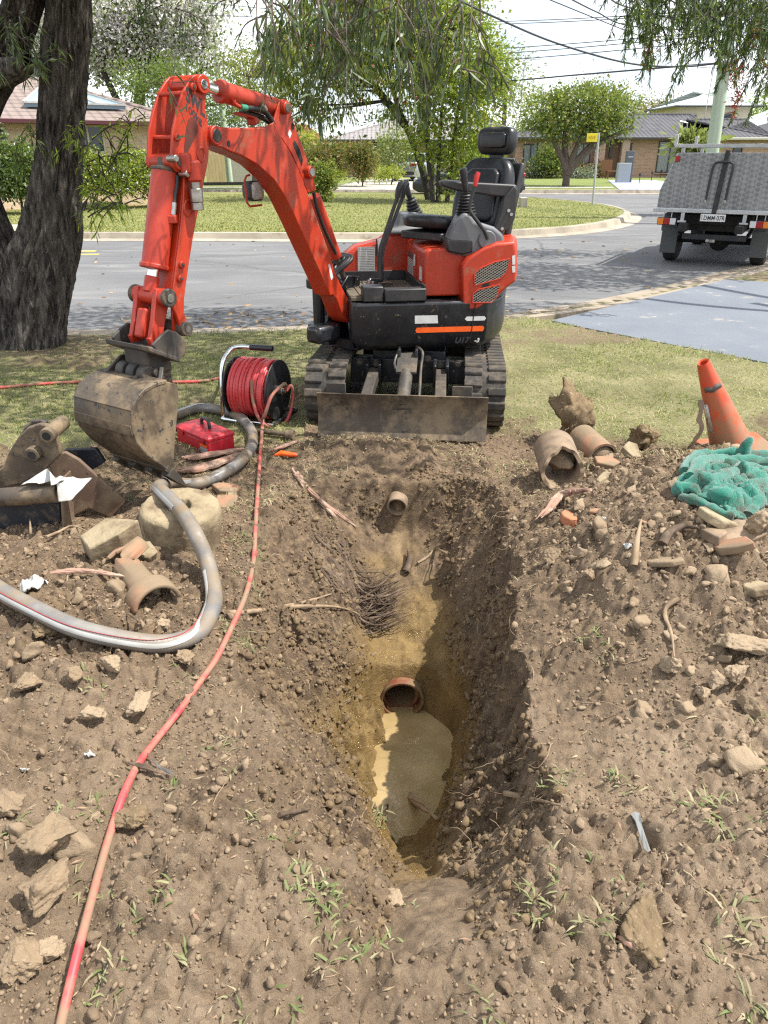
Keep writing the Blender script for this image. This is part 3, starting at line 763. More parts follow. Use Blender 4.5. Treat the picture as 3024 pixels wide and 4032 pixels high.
wplate('lever_slot', .228, .236, .935, 1.05, -.259, M_DARK)
def bplate(name, y0, y1, z0, z1, x, m):
    mb = MB(); mb.add([bf(xx, yy_, z) for xx in (x, x+.003) for yy_ in (y0, y1) for z in (z0, z1)], [(0, 1, 3, 2), (4, 6, 7, 5), (0, 4, 5, 1), (2, 3, 7, 6), (0, 2, 6, 4), (1, 5, 7, 3)])
    return part(mb, name, m)
bplate('hatch_panel', -.17, .13, .835, 1.0, .021, M_OR2)
bplate('instruction_plate', -.15, .06, .845, .945, .026, M_PLATE); bplate('dark_label', -.15, .04, .95, .985, .026, mat('dark_label', (.10, .035, .03), .5))
bplate('warning_sticker', .07, .11, .915, .985, .026, M_STK); bplate('warning_sticker', .25, .32, .85, .935, .021, M_STK)
decal('warning_sticker', [(1106, 553), (1113, 551), (1113, 571), (1107, 572)], M_STK, y=.484)
decal('warning_sticker', [(1106, 575), (1113, 574), (1113, 588), (1107, 589)], M_STK, y=.484)
# grey consoles
def rbox(mb, M, sx, sy, sz): mb.box((0, 0, 0), (sx, sy, sz), M)
lc = MB()
lcp = [sideD(*p, .36) for p in ((963, 520), (970, 500), (985, 470), (996, 456), (1010, 460), (1020, 475), (1062, 488), (1082, 505), (1086, 525), (1070, 540), (1040, 546), (1000, 552), (966, 545))]
lc.prism(lcp, lambda p, t: bf(p[0], t, p[1]), .28, .43)
part(lc, 'left_console', M_GREY, bevel=.035, seg=3)
lc2 = MB(); l2 = [sideD(*p, .44) for p in ((965, 517), (1000, 519), (1022, 520), (1022, 546), (1000, 551), (967, 544))]
lc2.prism(l2, lambda p, t: bf(p[0], t, p[1]), .30, .436); part(lc2, 'console_skirt', M_PLAS, bevel=.01)
dsk = MB(); xk, zk = sideD(1052, 518, .44); dsk.cyl(bf(xk, .40, zk), bf(xk, .452, zk), .055, 28); part(dsk, 'lever_boss', M_GREY, bevel=.006)
rc = MB()
rc.loft([[bf(x, y, z) for x, y in ((.12+a, -.24+b), (.12+a, -.46-b), (-.10-a, -.46-b), (-.10-a, -.24+b))] for z, a, b in ((1.08, .02, .01), (1.11, .02, .01), (1.125, -.01, -.02), (1.22, -.045, -.035))])
part(rc, 'right_console', M_GREY, bevel=.012)
def bellows(base, top, r0, r1, name='lever_bellows', n=7):
    pts = []; rr = []
    base = Vector(base); top = Vector(top)
    for k in range(n*2+1):
        t = k/(n*2); pts.append(base.lerp(top, t)); rr.append((r0+(r1-r0)*t)*(1.0 if k % 2 == 0 else .80))
    mb = MB(); mb.tube(pts, rr, 24); return part(mb, name, M_PLAS, smooth=60, bevel=0)
def joystick(b, top, tilt, name='joystick'):
    b = Vector(b); top = Vector(top); d = (top-b)
    mb = MB(); pts = [b, b+d*.15, b+d*.35, b+d*.62, b+d*.82, b+d*.95, top]; 
    mb.tube(pts, [.013, .02, .020, .021, .025, .024, .008], 16)
    return part(mb, name, M_SEAT, smooth=60)
pL = lambda x, y, yb: bf(*((lambda q: (q[0], yb, q[1]))(sideD(x, y, yb))))
bellows(pL(1006, 462, .36), pL(1006, 416, .36), .068, .036)
joystick(pL(1007, 418, .36), pL(1000, 362, .36), 0)
bellows(pL(899, 474, -.35), pL(886, 428, -.35), .070, .034)
joystick(pL(886, 430, -.35), pL(874, 391, -.35), 0)
# travel levers
for i, (x0, x1, yb) in enumerate(((866, 818, .10), (877, 824, .03))):
    lv_ = MB(); pts = [pL(x1, 622, yb), pL(x1+1, 560, yb), pL(x1+4, 534, yb), pL(x0-9, 430, yb), pL(x0-4, 412, yb)]
    lv_.tube(pts, [.0125]*5, 12); part(lv_, 'travel_lever', M_PLAS, smooth=60)
    gp = MB(); gp.tube([pL(x0-8, 428, yb), pL(x0-5, 410, yb), pL(x0, 398, yb), pL(x0+6, 394, yb)], [.017, .021, .022, .012], 12); part(gp, 'lever_grip', M_SEAT, smooth=60)
    bellows(pL(x1, 650, yb), pL(x1, 616, yb), .05, .02, n=4)
# safety lever with red grip
sl = MB(); sl.tube(spline([pL(1054, 516, .455), pL(1046, 498, .455), pL(1022, 466, .45), pL(1014, 448, .45), pL(1022, 415, .45), pL(1027, 398, .45)], 6), .0115, 10); part(sl, 'safety_lever', M_PLAS, smooth=60)
rg = MB(); rg.tube([pL(1026, 402, .45), pL(1030, 380, .45), pL(1034, 372, .45)], [.013, .017, .013], 10); part(rg, 'lever_grip', M_RED, smooth=60)
# seat
def soft(mb, name, m, sub=2, parent=None): return part(mb, name, m, parent, smooth=180, sub=sub)
def cushion(M, pts_levels):
    mb = MB()
    rings = []
    for z, hx, hy in pts_levels:
        rings.append([M @ Vector((a*hx, b*hy, z)) for a, b in ((-1, -.55), (-1, .55), (-.6, 1), (.6, 1), (1, .55), (1, -.55), (.6, -1), (-.6, -1))])
    mb.loft(rings); return mb
q0 = sideD(950, 492, .2); 
ST = rotz(math.radians(36))
SM = BM @ Matrix.Translation((-.14, .03, 1.135)) @ ST @ Matrix.Rotation(math.radians(-6), 4, 'Y')
soft(cushion(SM, [(0, .17, .19), (.005, .205, .22), (.05, .22, .235), (.085, .205, .225), (.09, .11, .12)]), 'seat_cushion', M_SEAT)
pan = MB(); pan.box((0, 0, 0), (.34, .36, .05), BM @ Matrix.Translation((-.14, .03, 1.105)) @ ST); part(pan, 'seat_pan', M_PLAS, bevel=.01)
# backrest: traced silhouette, tilted back
RM = BM @ Matrix.Translation((-.40, .07, 1.10)) @ ST @ Matrix.Rotation(math.radians(-13), 4, 'Y')
bk = MB(); rings = []
for z, hy, dxf, dxb in ((.02, .17, .05, .05), (.04, .21, .075, .06), (.14, .235, .08, .065), (.28, .24, .07, .065), (.40, .215, .055, .06), (.455, .17, .045, .05), (.475, .10, .02, .03)):
    rings.append([RM @ Vector(p) for p in ((dxf*.55, -hy*.42, z), (dxf*1.15, -hy*.80, z), (dxf*.4, -hy, z), (-dxb, -hy*.9, z), (-dxb, hy*.9, z), (dxf*.4, hy, z), (dxf*1.15, hy*.80, z), (dxf*.55, hy*.42, z))])
bk.loft(rings); soft(bk, 'seat_backrest', M_SEAT)
bs = MB(); bs.prism([(-.02, .02), (-.075, .02), (-.085, .46), (-.045, .47)], lambda p, t: RM @ Vector((p[0]-.03, t, p[1])), -.20, .20)
part(bs, 'back_shell', M_PLAS, bevel=.015)
HM = RM @ Matrix.Translation((-.035, 0, .585)) @ Matrix.Rotation(math.radians(10), 4, 'Y')
hr = MB(); rings = []
for z, hy, hx in ((-.085, .10, .02), (-.078, .135, .045), (-.03, .155, .06), (.03, .155, .06), (.068, .140, .05), (.082, .10, .025)):
    rings.append([HM @ Vector(p) for p in ((hx*.75, -hy*.62, z), (hx*1.1, -hy*.85, z), (hx*.2, -hy, z), (-hx, -hy*.85, z), (-hx, hy*.85, z), (hx*.2, hy, z), (hx*1.1, hy*.85, z), (hx*.75, hy*.62, z))])
hr.loft(rings); soft(hr, 'headrest', M_SEAT)
pd = MB(); pd.loft([[HM @ Vector((x, s_*a, t*b)) for s_, t in ((-1, -.7), (-.8, -1), (.8, -1), (1, -.7), (1, .7), (.8, 1), (-.8, 1), (-1, .7))] for x, a, b in ((.048, .102, .046), (.066, .098, .042), (.069, .080, .030))]); part(pd, 'headrest_pad', M_SEAT, bevel=.004, smooth=50)
pd = MB(); pd.loft([[RM @ Vector((x+.02*(1-abs(t)), s_*a, .24+t*b)) for s_, t in ((-1, -.8), (-.8, -1), (.8, -1), (1, -.8), (.86, .8), (.6, 1), (-.6, 1), (-.86, .8))] for x, a, b in ((.045, .155, .165), (.070, .148, .158), (.076, .120, .135))]); part(pd, 'backrest_pad', M_SEAT, bevel=.008, smooth=50)
hp_ = MB(); hp_.bar(RM @ Vector((-.05, 0, .42)), RM @ Vector((-.045, 0, .52)), .10, .025); part(hp_, 'headrest_post', M_PLAS, bevel=.005)
# armrests
for yb, nm in ((.25, 'armrest'), (-.27, 'armrest')):
    ar = MB()
    pr = [sideD(*p, yb) for p in ((948, 391), (958, 390), (1110, 398), (1115, 404), (1112, 428), (1060, 423), (985, 412), (952, 402))]
    if yb < 0: pr = [(x-.02, z+.005) for x, z in pr]
    ar.prism(pr, lambda p, t: bf(p[0], t, p[1]), yb-.04, yb+.045); part(ar, nm, M_PLAS, bevel=.012, seg=3)
bp = MB(); pr = [sideD(*p, .30) for p in ((1110, 400), (1117, 410), (1112, 470), (1098, 495), (1075, 504), (1064, 498), (1080, 462), (1088, 425))]
bp.prism(pr, lambda p, t: bf(p[0], t, p[1]), .27, .315); part(bp, 'seat_bracket', M_PLAS, bevel=.008)
for q in ((1099, 455), (1105, 463), (1085, 494)):
    bb = MB(); bb.cyl(pL(*q, .312), pL(*q, .326), .011, 6); part(bb, 'bracket_bolt', M_ZINC)
sb2 = MB(); sb2.prism([(-.28, 1.06), (-.52, 1.06), (-.55, 1.16), (-.30, 1.16)], lambda p, t: bf(p[0], t, p[1]), -.2, .24); part(sb2, 'seat_mount', M_PLAS, bevel=.02)
# hoses under the console
hs_ = MB()
for k in range(5): hs_.tube([pL(1002+k*9, 576, .40-.02*(k % 2)), pL(1003+k*9, 560, .38), pL(1006+k*8, 545, .36)], .011, 8)
part(hs_, 'console_hose', M_HOSEB)

# ---- swing bracket and boom
BP = Vector((-.235, 5.0, 0)); BD = Vector((-.55, -.835, 0)).normalized(); BN = Vector((-BD.y, BD.x, 0)); 
if BN.x < 0: BN = -BN
BN.normalize()
def bs_(u, v, off=0.0):
    """picture point -> (s, z) in the boom's plane, OFF metres towards the viewer's right flank"""
    p = at_plane(u, v, BP+BN*off, BN); q = p-BP; return (q.dot(BD), p.z)
def bp3(s, z, off=0.0): return BP+BD*s+BN*off+Vector((0, 0, z))
def c4(a, b): return (400+a/1.8433, 250+b/1.8433)
def c5(a, b): return (1150+a/1.659, 450+b/1.659)
def c6(a, b): return (a/1.3825, 1250+b/1.3825)
HWB = .062   # half width of the boom
def bprism(pts, off0, off1, name, m, parent=None, tr=None, bevel=.006, **kw):
    tr = off1 if tr is None else tr
    mb = MB(); mb.prism([bs_(*p, tr) for p in pts], lambda p, t: bp3(p[0], p[1], t), off0, off1)
    return part(mb, name, m, parent, bevel=bevel, **kw)
boom_pts = [c4(800, 470), c4(835, 458), c4(935, 466), c4(1090, 466), c4(1190, 462), c4(1245, 478), c4(1300, 530), c4(1360, 620), c4(1420, 740), c4(1470, 860), c4(1540, 1060), c4(1600, 1230), c4(1660, 1390), c5(285, 1040), c5(330, 1135), c5(385, 1240), c5(420, 1300), c5(426, 1345), c5(405, 1368), c5(365, 1362), c5(330, 1320), c5(290, 1210), c5(266, 1180), c4(1660, 1690), c4(1590, 1530), c4(1500, 1330), c4(1400, 1110), c4(1330, 965), c4(1250, 845), c4(1130, 735), c4(1010, 668), c4(930, 640), c4(880, 615), c4(820, 600), c4(785, 560), c4(780, 505)]
boom = bprism(boom_pts, -HWB, HWB, 'boom', M_OR, bevel=.007, smooth=30)
# raised top gusset with the cylinder lugs
gus = [c4(1105, 462), c4(1190, 458), c4(1245, 430), c4(1272, 340), c4(1290, 280), c4(1315, 258), c4(1350, 268), c4(1372, 300), c4(1378, 370), c4(1410, 480), c4(1460, 600), c4(1505, 735), c4(1530, 800), c4(1535, 830), c4(1560, 920), c4(1500, 940), c4(1440, 790), c4(1380, 650), c4(1310, 545), c4(1240, 490), c4(1180, 470)]
for a, b in ((-.058, -.046), (.046, .058)): bprism(gus, a, b, 'boom_gusset', M_OR, boom, bevel=.003)
hol = MB()
for q in ([c4(1385+12*math.cos(k*.628), 457+28*math.sin(k*.628)) for k in range(10)], [c4(1398, 560), c4(1410, 570), c4(1440, 630), c4(1460, 700), c4(1452, 745), c4(1435, 700), c4(1400, 620), c4(1390, 580)], [c4(1464+7*math.cos(k*.628), 782+14*math.sin(k*.628)) for k in range(10)]):
    hol.prism([bs_(*p, .058) for p in q], lambda p, t: bp3(p[0], p[1], t), .0575, .0592)
part(hol, 'gusset_hole', M_DARK, boom)
hol = MB(); q = [c4(922+13*math.cos(k*.628), 582+25*math.sin(k*.628)) for k in range(10)]; hol.prism([bs_(*p, HWB) for p in q], lambda p, t: bp3(p[0], p[1], t), HWB-.001, HWB+.001); part(hol, 'boom_hole', M_DARK, boom)
def pinD(c, r, off0, off1, name, m, parent=None, capm=None, r2=None, tr=None):
    s, z = bs_(*c, off1 if tr is None else tr); mb = MB(); mb.cyl(bp3(s, z, off0), bp3(s, z, off1), r, 24)
    o = part(mb, name, m, parent, bevel=.004)
    if capm:
        mb = MB(); mb.cyl(bp3(s, z, off1-.002), bp3(s, z, off1+.004), r2 or r*.6, 16); part(mb, 'pin_cap', capm, o, bevel=.002)
    return s, z
# boom/arm joint boss
JS, JZ = pinD(c4(838, 522), .042, -.105, .105, 'pivot_boss', M_OR2, boom, M_STEEL, .028)
pinD(c4(1352, 322), .030, -.085, .085, 'pivot_boss', M_OR, boom, M_STEEL, .022)
pinD(c4(1530, 790), .033, -.09, .09, 'pivot_boss', M_OR, boom, M_ZINC, .022)
sk2 = MB(); q = [c4(1352, 510), c4(1366, 478), c4(1381, 508), c4(1366, 545)]; sk2.prism([bs_(*p, .06) for p in q], lambda p, t: bp3(p[0], p[1], t), .0582, .0598); part(sk2, 'sticker', M_STK, boom)
sk3 = MB(); q = [c5(236, 985), c5(245, 975), c5(268, 1065), c5(256, 1085), c5(248, 1060)]; sk3.prism([bs_(*p, HWB) for p in q], lambda p, t: bp3(p[0], p[1], t), HWB+.0003, HWB+.0018); part(sk3, 'sticker', M_STK, boom)
# work light under the boom
wl_ = MB(); s, z = bs_(*c4(1160, 925), -.05)
def lampM(ds, dz, off): return bp3(s+ds, z+dz, off)
lb = MB(); lb.loft([[bp3(s+a*.05*k, z+b*.05*k, o_) for a, b in ((-1, -.7), (-.7, -1), (.7, -1), (1, -.7), (1, .7), (.7, 1), (-.7, 1), (-1, .7))] for o_, k in ((-.16, .7), (-.13, 1), (-.08, 1.05))])
lampo = part(lb, 'work_light', M_PLAS, bevel=.006)
ln = MB(); ln.loft([[bp3(s+a*.045*k, z+b*.045*k, o_) for a, b in ((-1, -.7), (-.7, -1), (.7, -1), (1, -.7), (1, .7), (.7, 1), (-.7, 1), (-1, .7))] for o_, k in ((-.082, 1), (-.07, .92), (-.064, .5))]); part(ln, 'lamp_lens', M_LENS, lampo, smooth=60)
lf = MB(); lf.tube([bp3(s-.05, z-.075, -.10), bp3(s+.045, z-.078, -.10), bp3(s+.068, z-.055, -.10), bp3(s+.072, z+.055, -.10), bp3(s+.055, z+.075, -.10), bp3(s+.03, z+.08, -.10)], .006, 8); part(lf, 'lamp_guard', M_OR2, lampo)
# arm cylinder on top of the boom
def cyl2(c0, c1, r, off, name, m, parent=None, tr=None, n=22):
    a = bs_(*c0, off); b = bs_(*c1, off); mb = MB(); mb.cyl(bp3(*a, off), bp3(*b, off), r, n); return part(mb, name, m, parent, bevel=.005)
cylA = cyl2(c4(868, 205), c4(1268, 325), .047, 0, 'arm_cylinder', M_OR2)
cyl2(c4(850, 200), c4(882, 210), .052, 0, 'cylinder_collar', M_OR2, cylA)
cyl2(c4(740, 165), c4(870, 206), .024, 0, 'piston_rod', M_CHR, cylA)
cyl2(c4(1262, 322), c4(1345, 330), .030, 0, 'cylinder_eye', M_STEEL, cylA)
hz_ = MB()
def bh(pts, r, off, name='hydraulic_hose', m=None, parent=None):
    mb = MB(); mb.tube(spline([bp3(*bs_(*p, off), off) for p in pts], 7), r, 9); return part(mb, name, m or M_HOSEB, parent, smooth=60)
bh([c4(960, 265), c4(965, 290), c4(985, 305), c4(1010, 318)], .010, .045, 'steel_pipe', M_OR2, cylA)
bh([c4(1008, 318), c4(1030, 322), c4(1050, 324)], .016, .045, 'hose_fitting', mat('green_fitting', (.03, .22, .13), .4), cylA)
bh([c4(1045, 324), c4(1120, 330), c4(1180, 345), c4(1225, 400), c4(1250, 440)], .014, .045)
bh([c4(1010, 350), c4(1090, 370), c4(1160, 390), c4(1215, 425)], .013, .01)
bh([c4(1155, 300), c4(1180, 318), c4(1192, 340)], .012, .05, 'hose_fitting', M_ZINC, cylA)
brk = [c4(1120, 450), c4(1150, 420), c4(1130, 385), c4(1010, 350), c4(1005, 365), c4(1110, 400)]
bprism(brk, -.03, .03, 'cylinder_bracket', M_OR2, boom)
# boom cylinder behind the boom, and hose
cylB = cyl2(c4(1545, 960), c5(290, 935), .036, -.12, 'boom_cylinder', M_OR2)
cyl2(c5(290, 935), c5(345, 1090), .018, -.12, 'piston_rod', M_STEEL, cylB)
bh([c5(140, 510), c5(170, 640), c5(215, 760), c5(260, 860), c5(285, 910)], .011, .02)
# SWL plate / arm
arm_top = [c4(700, 76), c4(730, 92), c4(765, 140), c4(770, 190), c4(757, 260), c4(756, 330), c4(772, 420), c4(782, 560), c4(778, 690), c4(745, 860), c4(712, 1020), c4(668, 1250), c4(640, 1420), c4(612, 1620), c4(600, 1720), c4(600, 1900), c4(560, 1960), c4(520, 1940), c4(510, 1700), c4(540, 1480), c4(572, 1210), c4(592, 1000), c4(600, 800), c4(545, 785), c4(518, 745), c4(508, 650), c4(516, 490), c4(545, 350), c4(590, 205), c4(640, 118), c4(668, 86)]
OA = .085
M_ARM = M_OR
arm = bprism(arm_top, OA-.014, OA, 'arm_plate', M_OR, tr=OA, bevel=.004)
far = MB(); far.prism([bs_(*p, OA) for p in arm_top], lambda p, t: bp3(p[0], p[1], t), -OA, -OA+.014); part(far, 'arm_plate', M_OR2, bevel=.004)
abx = [c4(778, 690), c4(745, 860), c4(712, 1020), c4(668, 1250), c4(640, 1420), c4(612, 1620), c4(600, 1720), c4(510, 1700), c4(540, 1480), c4(572, 1210), c4(592, 1000), c4(605, 830), c4(640, 650)]
mb = MB(); mb.prism([bs_(*p, OA) for p in abx], lambda p, t: bp3(p[0], p[1], t), -OA+.013, OA-.013); armbox = part(mb, 'arm', M_OR, bevel=.003)
# oval opening on the arm plate with a dark inside, and the raised oval stiffeners
ov = [c4(650, 385), c4(685, 410), c4(698, 450), c4(697, 500), c4(655, 580), c4(618, 660), c4(598, 690), c4(600, 600), c4(612, 480), c4(630, 405)]
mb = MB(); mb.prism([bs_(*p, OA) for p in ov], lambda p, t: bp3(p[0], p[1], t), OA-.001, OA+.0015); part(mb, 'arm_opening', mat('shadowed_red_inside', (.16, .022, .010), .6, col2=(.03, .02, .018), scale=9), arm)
for ctr, a_, b_ in (((722, 660), 26, 50), ((632, 1050), 34, 60)):
    rg_ = MB(); rg_.tube([bp3(*bs_(*c4(ctr[0]+a_*math.cos(k*.449), ctr[1]+b_*math.sin(k*.449)), OA), OA) for k in range(14)], .006, 8, closed=True); part(rg_, 'arm_stiffener', M_OR, arm)
for k in ((577, 1460), (565, 1562), (545, 535), (657, 170), (540, 690)): pinD(c4(*k), .017, OA-.005, OA+.014, 'arm_bolt', M_OR2, arm, M_STEEL, .008, tr=OA)
for c_ in ((555, 535), (690, 160), (600, 215)):
    xb = MB(); s, z = bs_(*c4(*c_), OA); xb.cyl(bp3(s, z, -OA), bp3(s, z, OA), .010 if c_[0] != 690 else .03, 12); part(xb, 'cross_pin', M_OR2, arm)
pinD(c4(745, 150), .040, -.10, .10, 'pivot_boss', M_OR, arm, M_CHR, .020, tr=.10)
# rear edge web that closes the top of the arm
web = MB()
wp = [bs_(*c4(*p), OA) for p in ((668, 86), (640, 118), (590, 205), (545, 350), (516, 490), (508, 650))]
# lettering on the plate: follows the plate's lean
def ct(a, b): return (560+a/2.38, 260+b/2.38)
def plate_text(txt, c0, c1, c2, nm, bold):
    """lettering set on the plate: origin, end of the baseline, top of the first letter"""
    P = [bp3(*bs_(*ct(*c), OA), OA+.0006) for c in (c0, c1, c2)]
    o = text_mesh(nm, txt, 1.0, M_INK, Matrix.Identity(4), arm, extr=.0, bold=bold)
    co = np.array([v.co[:] for v in o.data.vertices]); x0, x1 = co[:, 0].min(), co[:, 0].max(); h = .70
    ex = (P[1]-P[0])/(x1-x0); ey = (P[2]-P[0])/h
    for v in o.data.vertices: v.co = P[0]+ex*(v.co.x-x0)+ey*v.co.y-EL
    return o
plate_text('SWL', (408, 318), (588, 482), (410, 183), 'load_lettering', .05)
plate_text('100kg', (412, 418), (562, 556), (410, 347), 'load_lettering', .032)
# bucket cylinder (front of the arm)
cylC = cyl2(c4(462, 775), c4(385, 1480), .062, .0, 'bucket_cylinder', M_OR2)
cyl2(c4(384, 1455), c4(381, 1490), .068, 0, 'cylinder_collar', M_OR2, cylC)
cyl2(c4(462, 760), c4(460, 790), .066, 0, 'cylinder_collar', M_STEEL, cylC)
cyl2(c4(465, 690), c4(462, 770), .038, 0, 'cylinder_eye', M_STEEL, cylC)
cyl2(c4(380, 1480), c4(367, 1560), .027, 0, 'piston_rod', M_CHR, cylC)
cyl2(c4(368, 1545), c4(352, 1660), .034, 0, 'rod_end', M_OR2, cylC)
pinD(c4(575, 715), .035, -.10, .10, 'pivot_boss', M_OR, arm, M_STEEL, .022, tr=.10)
# auxiliary hydraulic coupling and hoses on the arm
s, z = bs_(*c4(668, 760), .12); ax = MB(); ax.cyl(bp3(s, z+.035, .12), bp3(s, z-.06, .12), .032, 16); ax.box((0, 0, 0), (.05, .05, .09), Matrix.Translation(bp3(s+.03, z+.02, .105))); 
aux = part(ax, 'auxiliary_block', M_OR2, bevel=.012)
ax = MB(); ax.cyl(bp3(s, z-.05, .12), bp3(s, z-.09, .12), .022, 14); ax.cyl(bp3(s, z-.085, .12), bp3(s-.0, z-.145, .12), .031, 18); ax.cyl(bp3(s, z-.145, .12), bp3(s, z-.18, .12), .029, 18); part(ax, 'quick_coupling', M_ZINC, aux, bevel=.003)
for k in ((625, 800), (540, 690)): pinD(c4(*k), .016, .07, .125, 'block_bolt', M_ZINC, aux, tr=.12)
bh([c4(548, 815), c4(545, 880), c4(532, 960), c4(525, 1020)], .011, .06)
bh([c4(524, 1010), c4(520, 1060), c4(516, 1100)], .015, .06, 'hose_fitting', M_ZINC)
bx = MB(); s, z = bs_(*c4(512, 1130), .06); bx.box((0, 0, 0), (.045, .045, .035), Matrix.Translation(bp3(s, z, .06))); part(bx, 'hose_block', M_OR2, bevel=.004)
# bucket linkage
HL = .115
CSs, CSz = bs_(*c4(488, 1702), HL)
mb = MB(); mb.cyl(bp3(CSs, CSz, -HL), bp3(CSs, CSz, HL-.01), .040, 20); lk = part(mb, 'link_boss', M_OR2, bevel=.006)
for t0, t1 in ((-HL-.012, -HL+.012), (HL-.014, HL+.010)):
    mb = MB(); mb.cyl(bp3(CSs, CSz, t0), bp3(CSs, CSz, t1), .043, 22); o = part(mb, 'pin_end', M_STEEL, lk, bevel=.005)
    mb = MB(); mb.cyl(bp3(CSs, CSz, t1-.002), bp3(CSs, CSz, t1+.004), .020, 14); part(mb, 'pin_cap', M_ZINC, o)
B1s, B1z = bs_(*c4(352, 2000), .03)
GSs, GSz = bs_(*c4(607, 1925), HL)
# H link: two bars and a web between them
for off in (-.068, .062):
    mb = MB()
    d = Vector((B1s-CSs, B1z-CSz)).normalized(); nn = Vector((-d.y, d.x))
    A = Vector((CSs, CSz)); B = Vector((B1s, B1z))
    pl_ = [A+nn*.045-d*.03, A+d*.12+nn*.036, A+d*.2+nn*.036, B+nn*.045, B+d*.035+nn*.02, B+d*.035-nn*.02, B-nn*.045, A+d*.2-nn*.036, A+d*.12-nn*.036, A-nn*.045-d*.03]
    mb.prism([(p.x, p.y) for p in pl_], lambda p, t: bp3(p[0], p[1], t), off-.014, off+.014); part(mb, 'bucket_link', M_OR2, bevel=.006)
mb = MB(); d = Vector((B1s-CSs, B1z-CSz)); A = Vector((CSs, CSz))
p0, p1 = A+d*.33, A+d*1.02; mb.bar(bp3(p0.x, p0.y), bp3(p1.x, p1.y), .11, .055, up=BN); part(mb, 'link_web', M_OR2, bevel=.012)
# curved guide links outside the arm
gl = [c4(492, 1665), c4(525, 1672), c4(560, 1720), c4(595, 1790), c4(620, 1870), c4(632, 1930), c4(610, 1965), c4(575, 1950), c4(568, 1900), c4(545, 1830), c4(515, 1770), c4(480, 1742)]
for a, b in ((HL-.022, HL), (-HL, -HL+.022)):
    mb = MB(); mb.prism([bs_(*p, HL) for p in gl], lambda p, t: bp3(p[0], p[1], t), a, b); part(mb, 'guide_link', M_OR, bevel=.005)
mb = MB(); mb.cyl(bp3(GSs, GSz, -HL-.01), bp3(GSs, GSz, HL+.018), .036, 20); o = part(mb, 'pin_end', M_STEEL, bevel=.005)
mb = MB(); mb.cyl(bp3(GSs, GSz, HL+.017), bp3(GSs, GSz, HL+.022), .016, 14); part(mb, 'pin_cap', M_ZINC, o)
# hitch: two ears on a sloping plate
HW2 = .15
ear = [c6(830, 150), c6(880, 95), c6(920, 65), c6(965, 80), c6(1010, 125), c6(1018, 180), c6(985, 230), c6(940, 225), c6(850, 180)]
for a, b in ((HW2-.016, HW2), (-HW2, -HW2+.016)):
    mb = MB(); mb.prism([bs_(*p, HW2) for p in ear], lambda p, t: bp3(p[0], p[1], t), a, b); hitch = part(mb, 'hitch_ear', M_STEEL, bevel=.006)
mb = MB(); a0 = bs_(*c6(835, 165), HW2); a1 = bs_(*c6(960, 225), HW2)
mb.prism([(a0[0]+.03, a0[1]+.012), (a1[0]-.02, a1[1]-.0), (a1[0]-.02, a1[1]-.024), (a0[0]+.03, a0[1]-.012)], lambda p, t: bp3(p[0], p[1], t), -HW2-.004, HW2+.004)
part(mb, 'hitch_plate', M_STEEL, bevel=.005)
mb = MB(); hc = bs_(*c6(800, 245), .0); mb.box((0, 0, 0), (.16, .16, .15), Matrix.Translation(bp3(hc[0]-.01, hc[1]+.02, 0)) @ rotz(math.atan2(BN.y, BN.x))); part(mb, 'hitch_block', M_STEEL, bevel=.02)
mb = MB()
for off in (-.075, .0, .075): mb.cyl(bp3(hc[0]+.075, hc[1]-.03, off-.026), bp3(hc[0]+.075, hc[1]-.03, off+.026), .042, 18)
part(mb, 'hitch_knuckle', M_STEEL, bevel=.006)
# bucket
WB = .205
bside = [c6(905, 348), c6(968, 365), c6(974, 440), c6(958, 620), c6(946, 800), c6(950, 862), c6(880, 802), c6(800, 742), c6(745, 675), c6(720, 600), c6(722, 520), c6(745, 445), c6(790, 395), c6(850, 362)]
def bpl(p, off): return bp3(*p, off)
S2 = [bs_(*p, WB) for p in bside]
bk_ = MB()
for a, b in ((WB-.014, WB), (-WB, -WB+.014)): bk_.prism(S2, lambda p, t: bp3(p[0], p[1], t), a, b)
# shell: follows the curved back from the lip up to the top
curve = [Vector(p) for p in S2[5:]]+[Vector(S2[0])]; curve = curve
cen = Vector((sum(p[0] for p in S2)/len(S2), sum(p[1] for p in S2)/len(S2)))
outer = [p+(p-cen).normalized()*.008 for p in curve]; inner = [p-(p-cen).normalized()*.012 for p in curve]
bk_.loft([[bp3(p.x, p.y, t) for p in outer+inner[::-1]] for t in (-WB-.003, WB+.003)])
bucket = part(bk_, 'bucket', M_MUDST, bevel=.004, smooth=38)
rb_ = MB()
for t in (.42, .60): 
    i = t*(len(outer)-1); k = int(i); p = outer[k].lerp(outer[k+1], i-k); q = outer[k].lerp(outer[k+1], min(1, i-k+.28))
    rb_.bar(bp3(p.x, p.y, -WB), bp3(p.x, p.y, WB), .05, .012, up=bp3((p-cen).x, (p-cen).y)-BP)
part(rb_, 'bucket_rib', M_MUDST, bucket, bevel=.003)
be = MB()
earb = [c6(725, 375), c6(790, 300), c6(845, 240), c6(885, 235), c6(905, 270), c6(940, 265), c6(955, 300), c6(968, 365), c6(905, 352), c6(850, 364), c6(790, 396)]
for off in (.05, -.16):
    be.prism([(lambda q: (q[0], q[1]))(bs_(*p, .10)) for p in earb], lambda p, t: bp3(p[0], p[1], t), off, off+.02)
part(be, 'bucket_ear', M_MUDST, bucket, bevel=.006)
s, z = bs_(*c6(860, 300), .12); mb = MB(); mb.bar(bp3(s-.02, z+.02, .13), bp3(s+.045, z-.055, .17), .02, .02); mb.cyl(bp3(s, z, -.16), bp3(s, z, .12), .022, 14); part(mb, 'hitch_pin', M_STEEL, bucket, bevel=.004)
tt = MB()
lip0 = Vector(S2[5]); prev = Vector(S2[6]); dl = (lip0-prev).normalized(); up2 = Vector((-dl.y, dl.x))
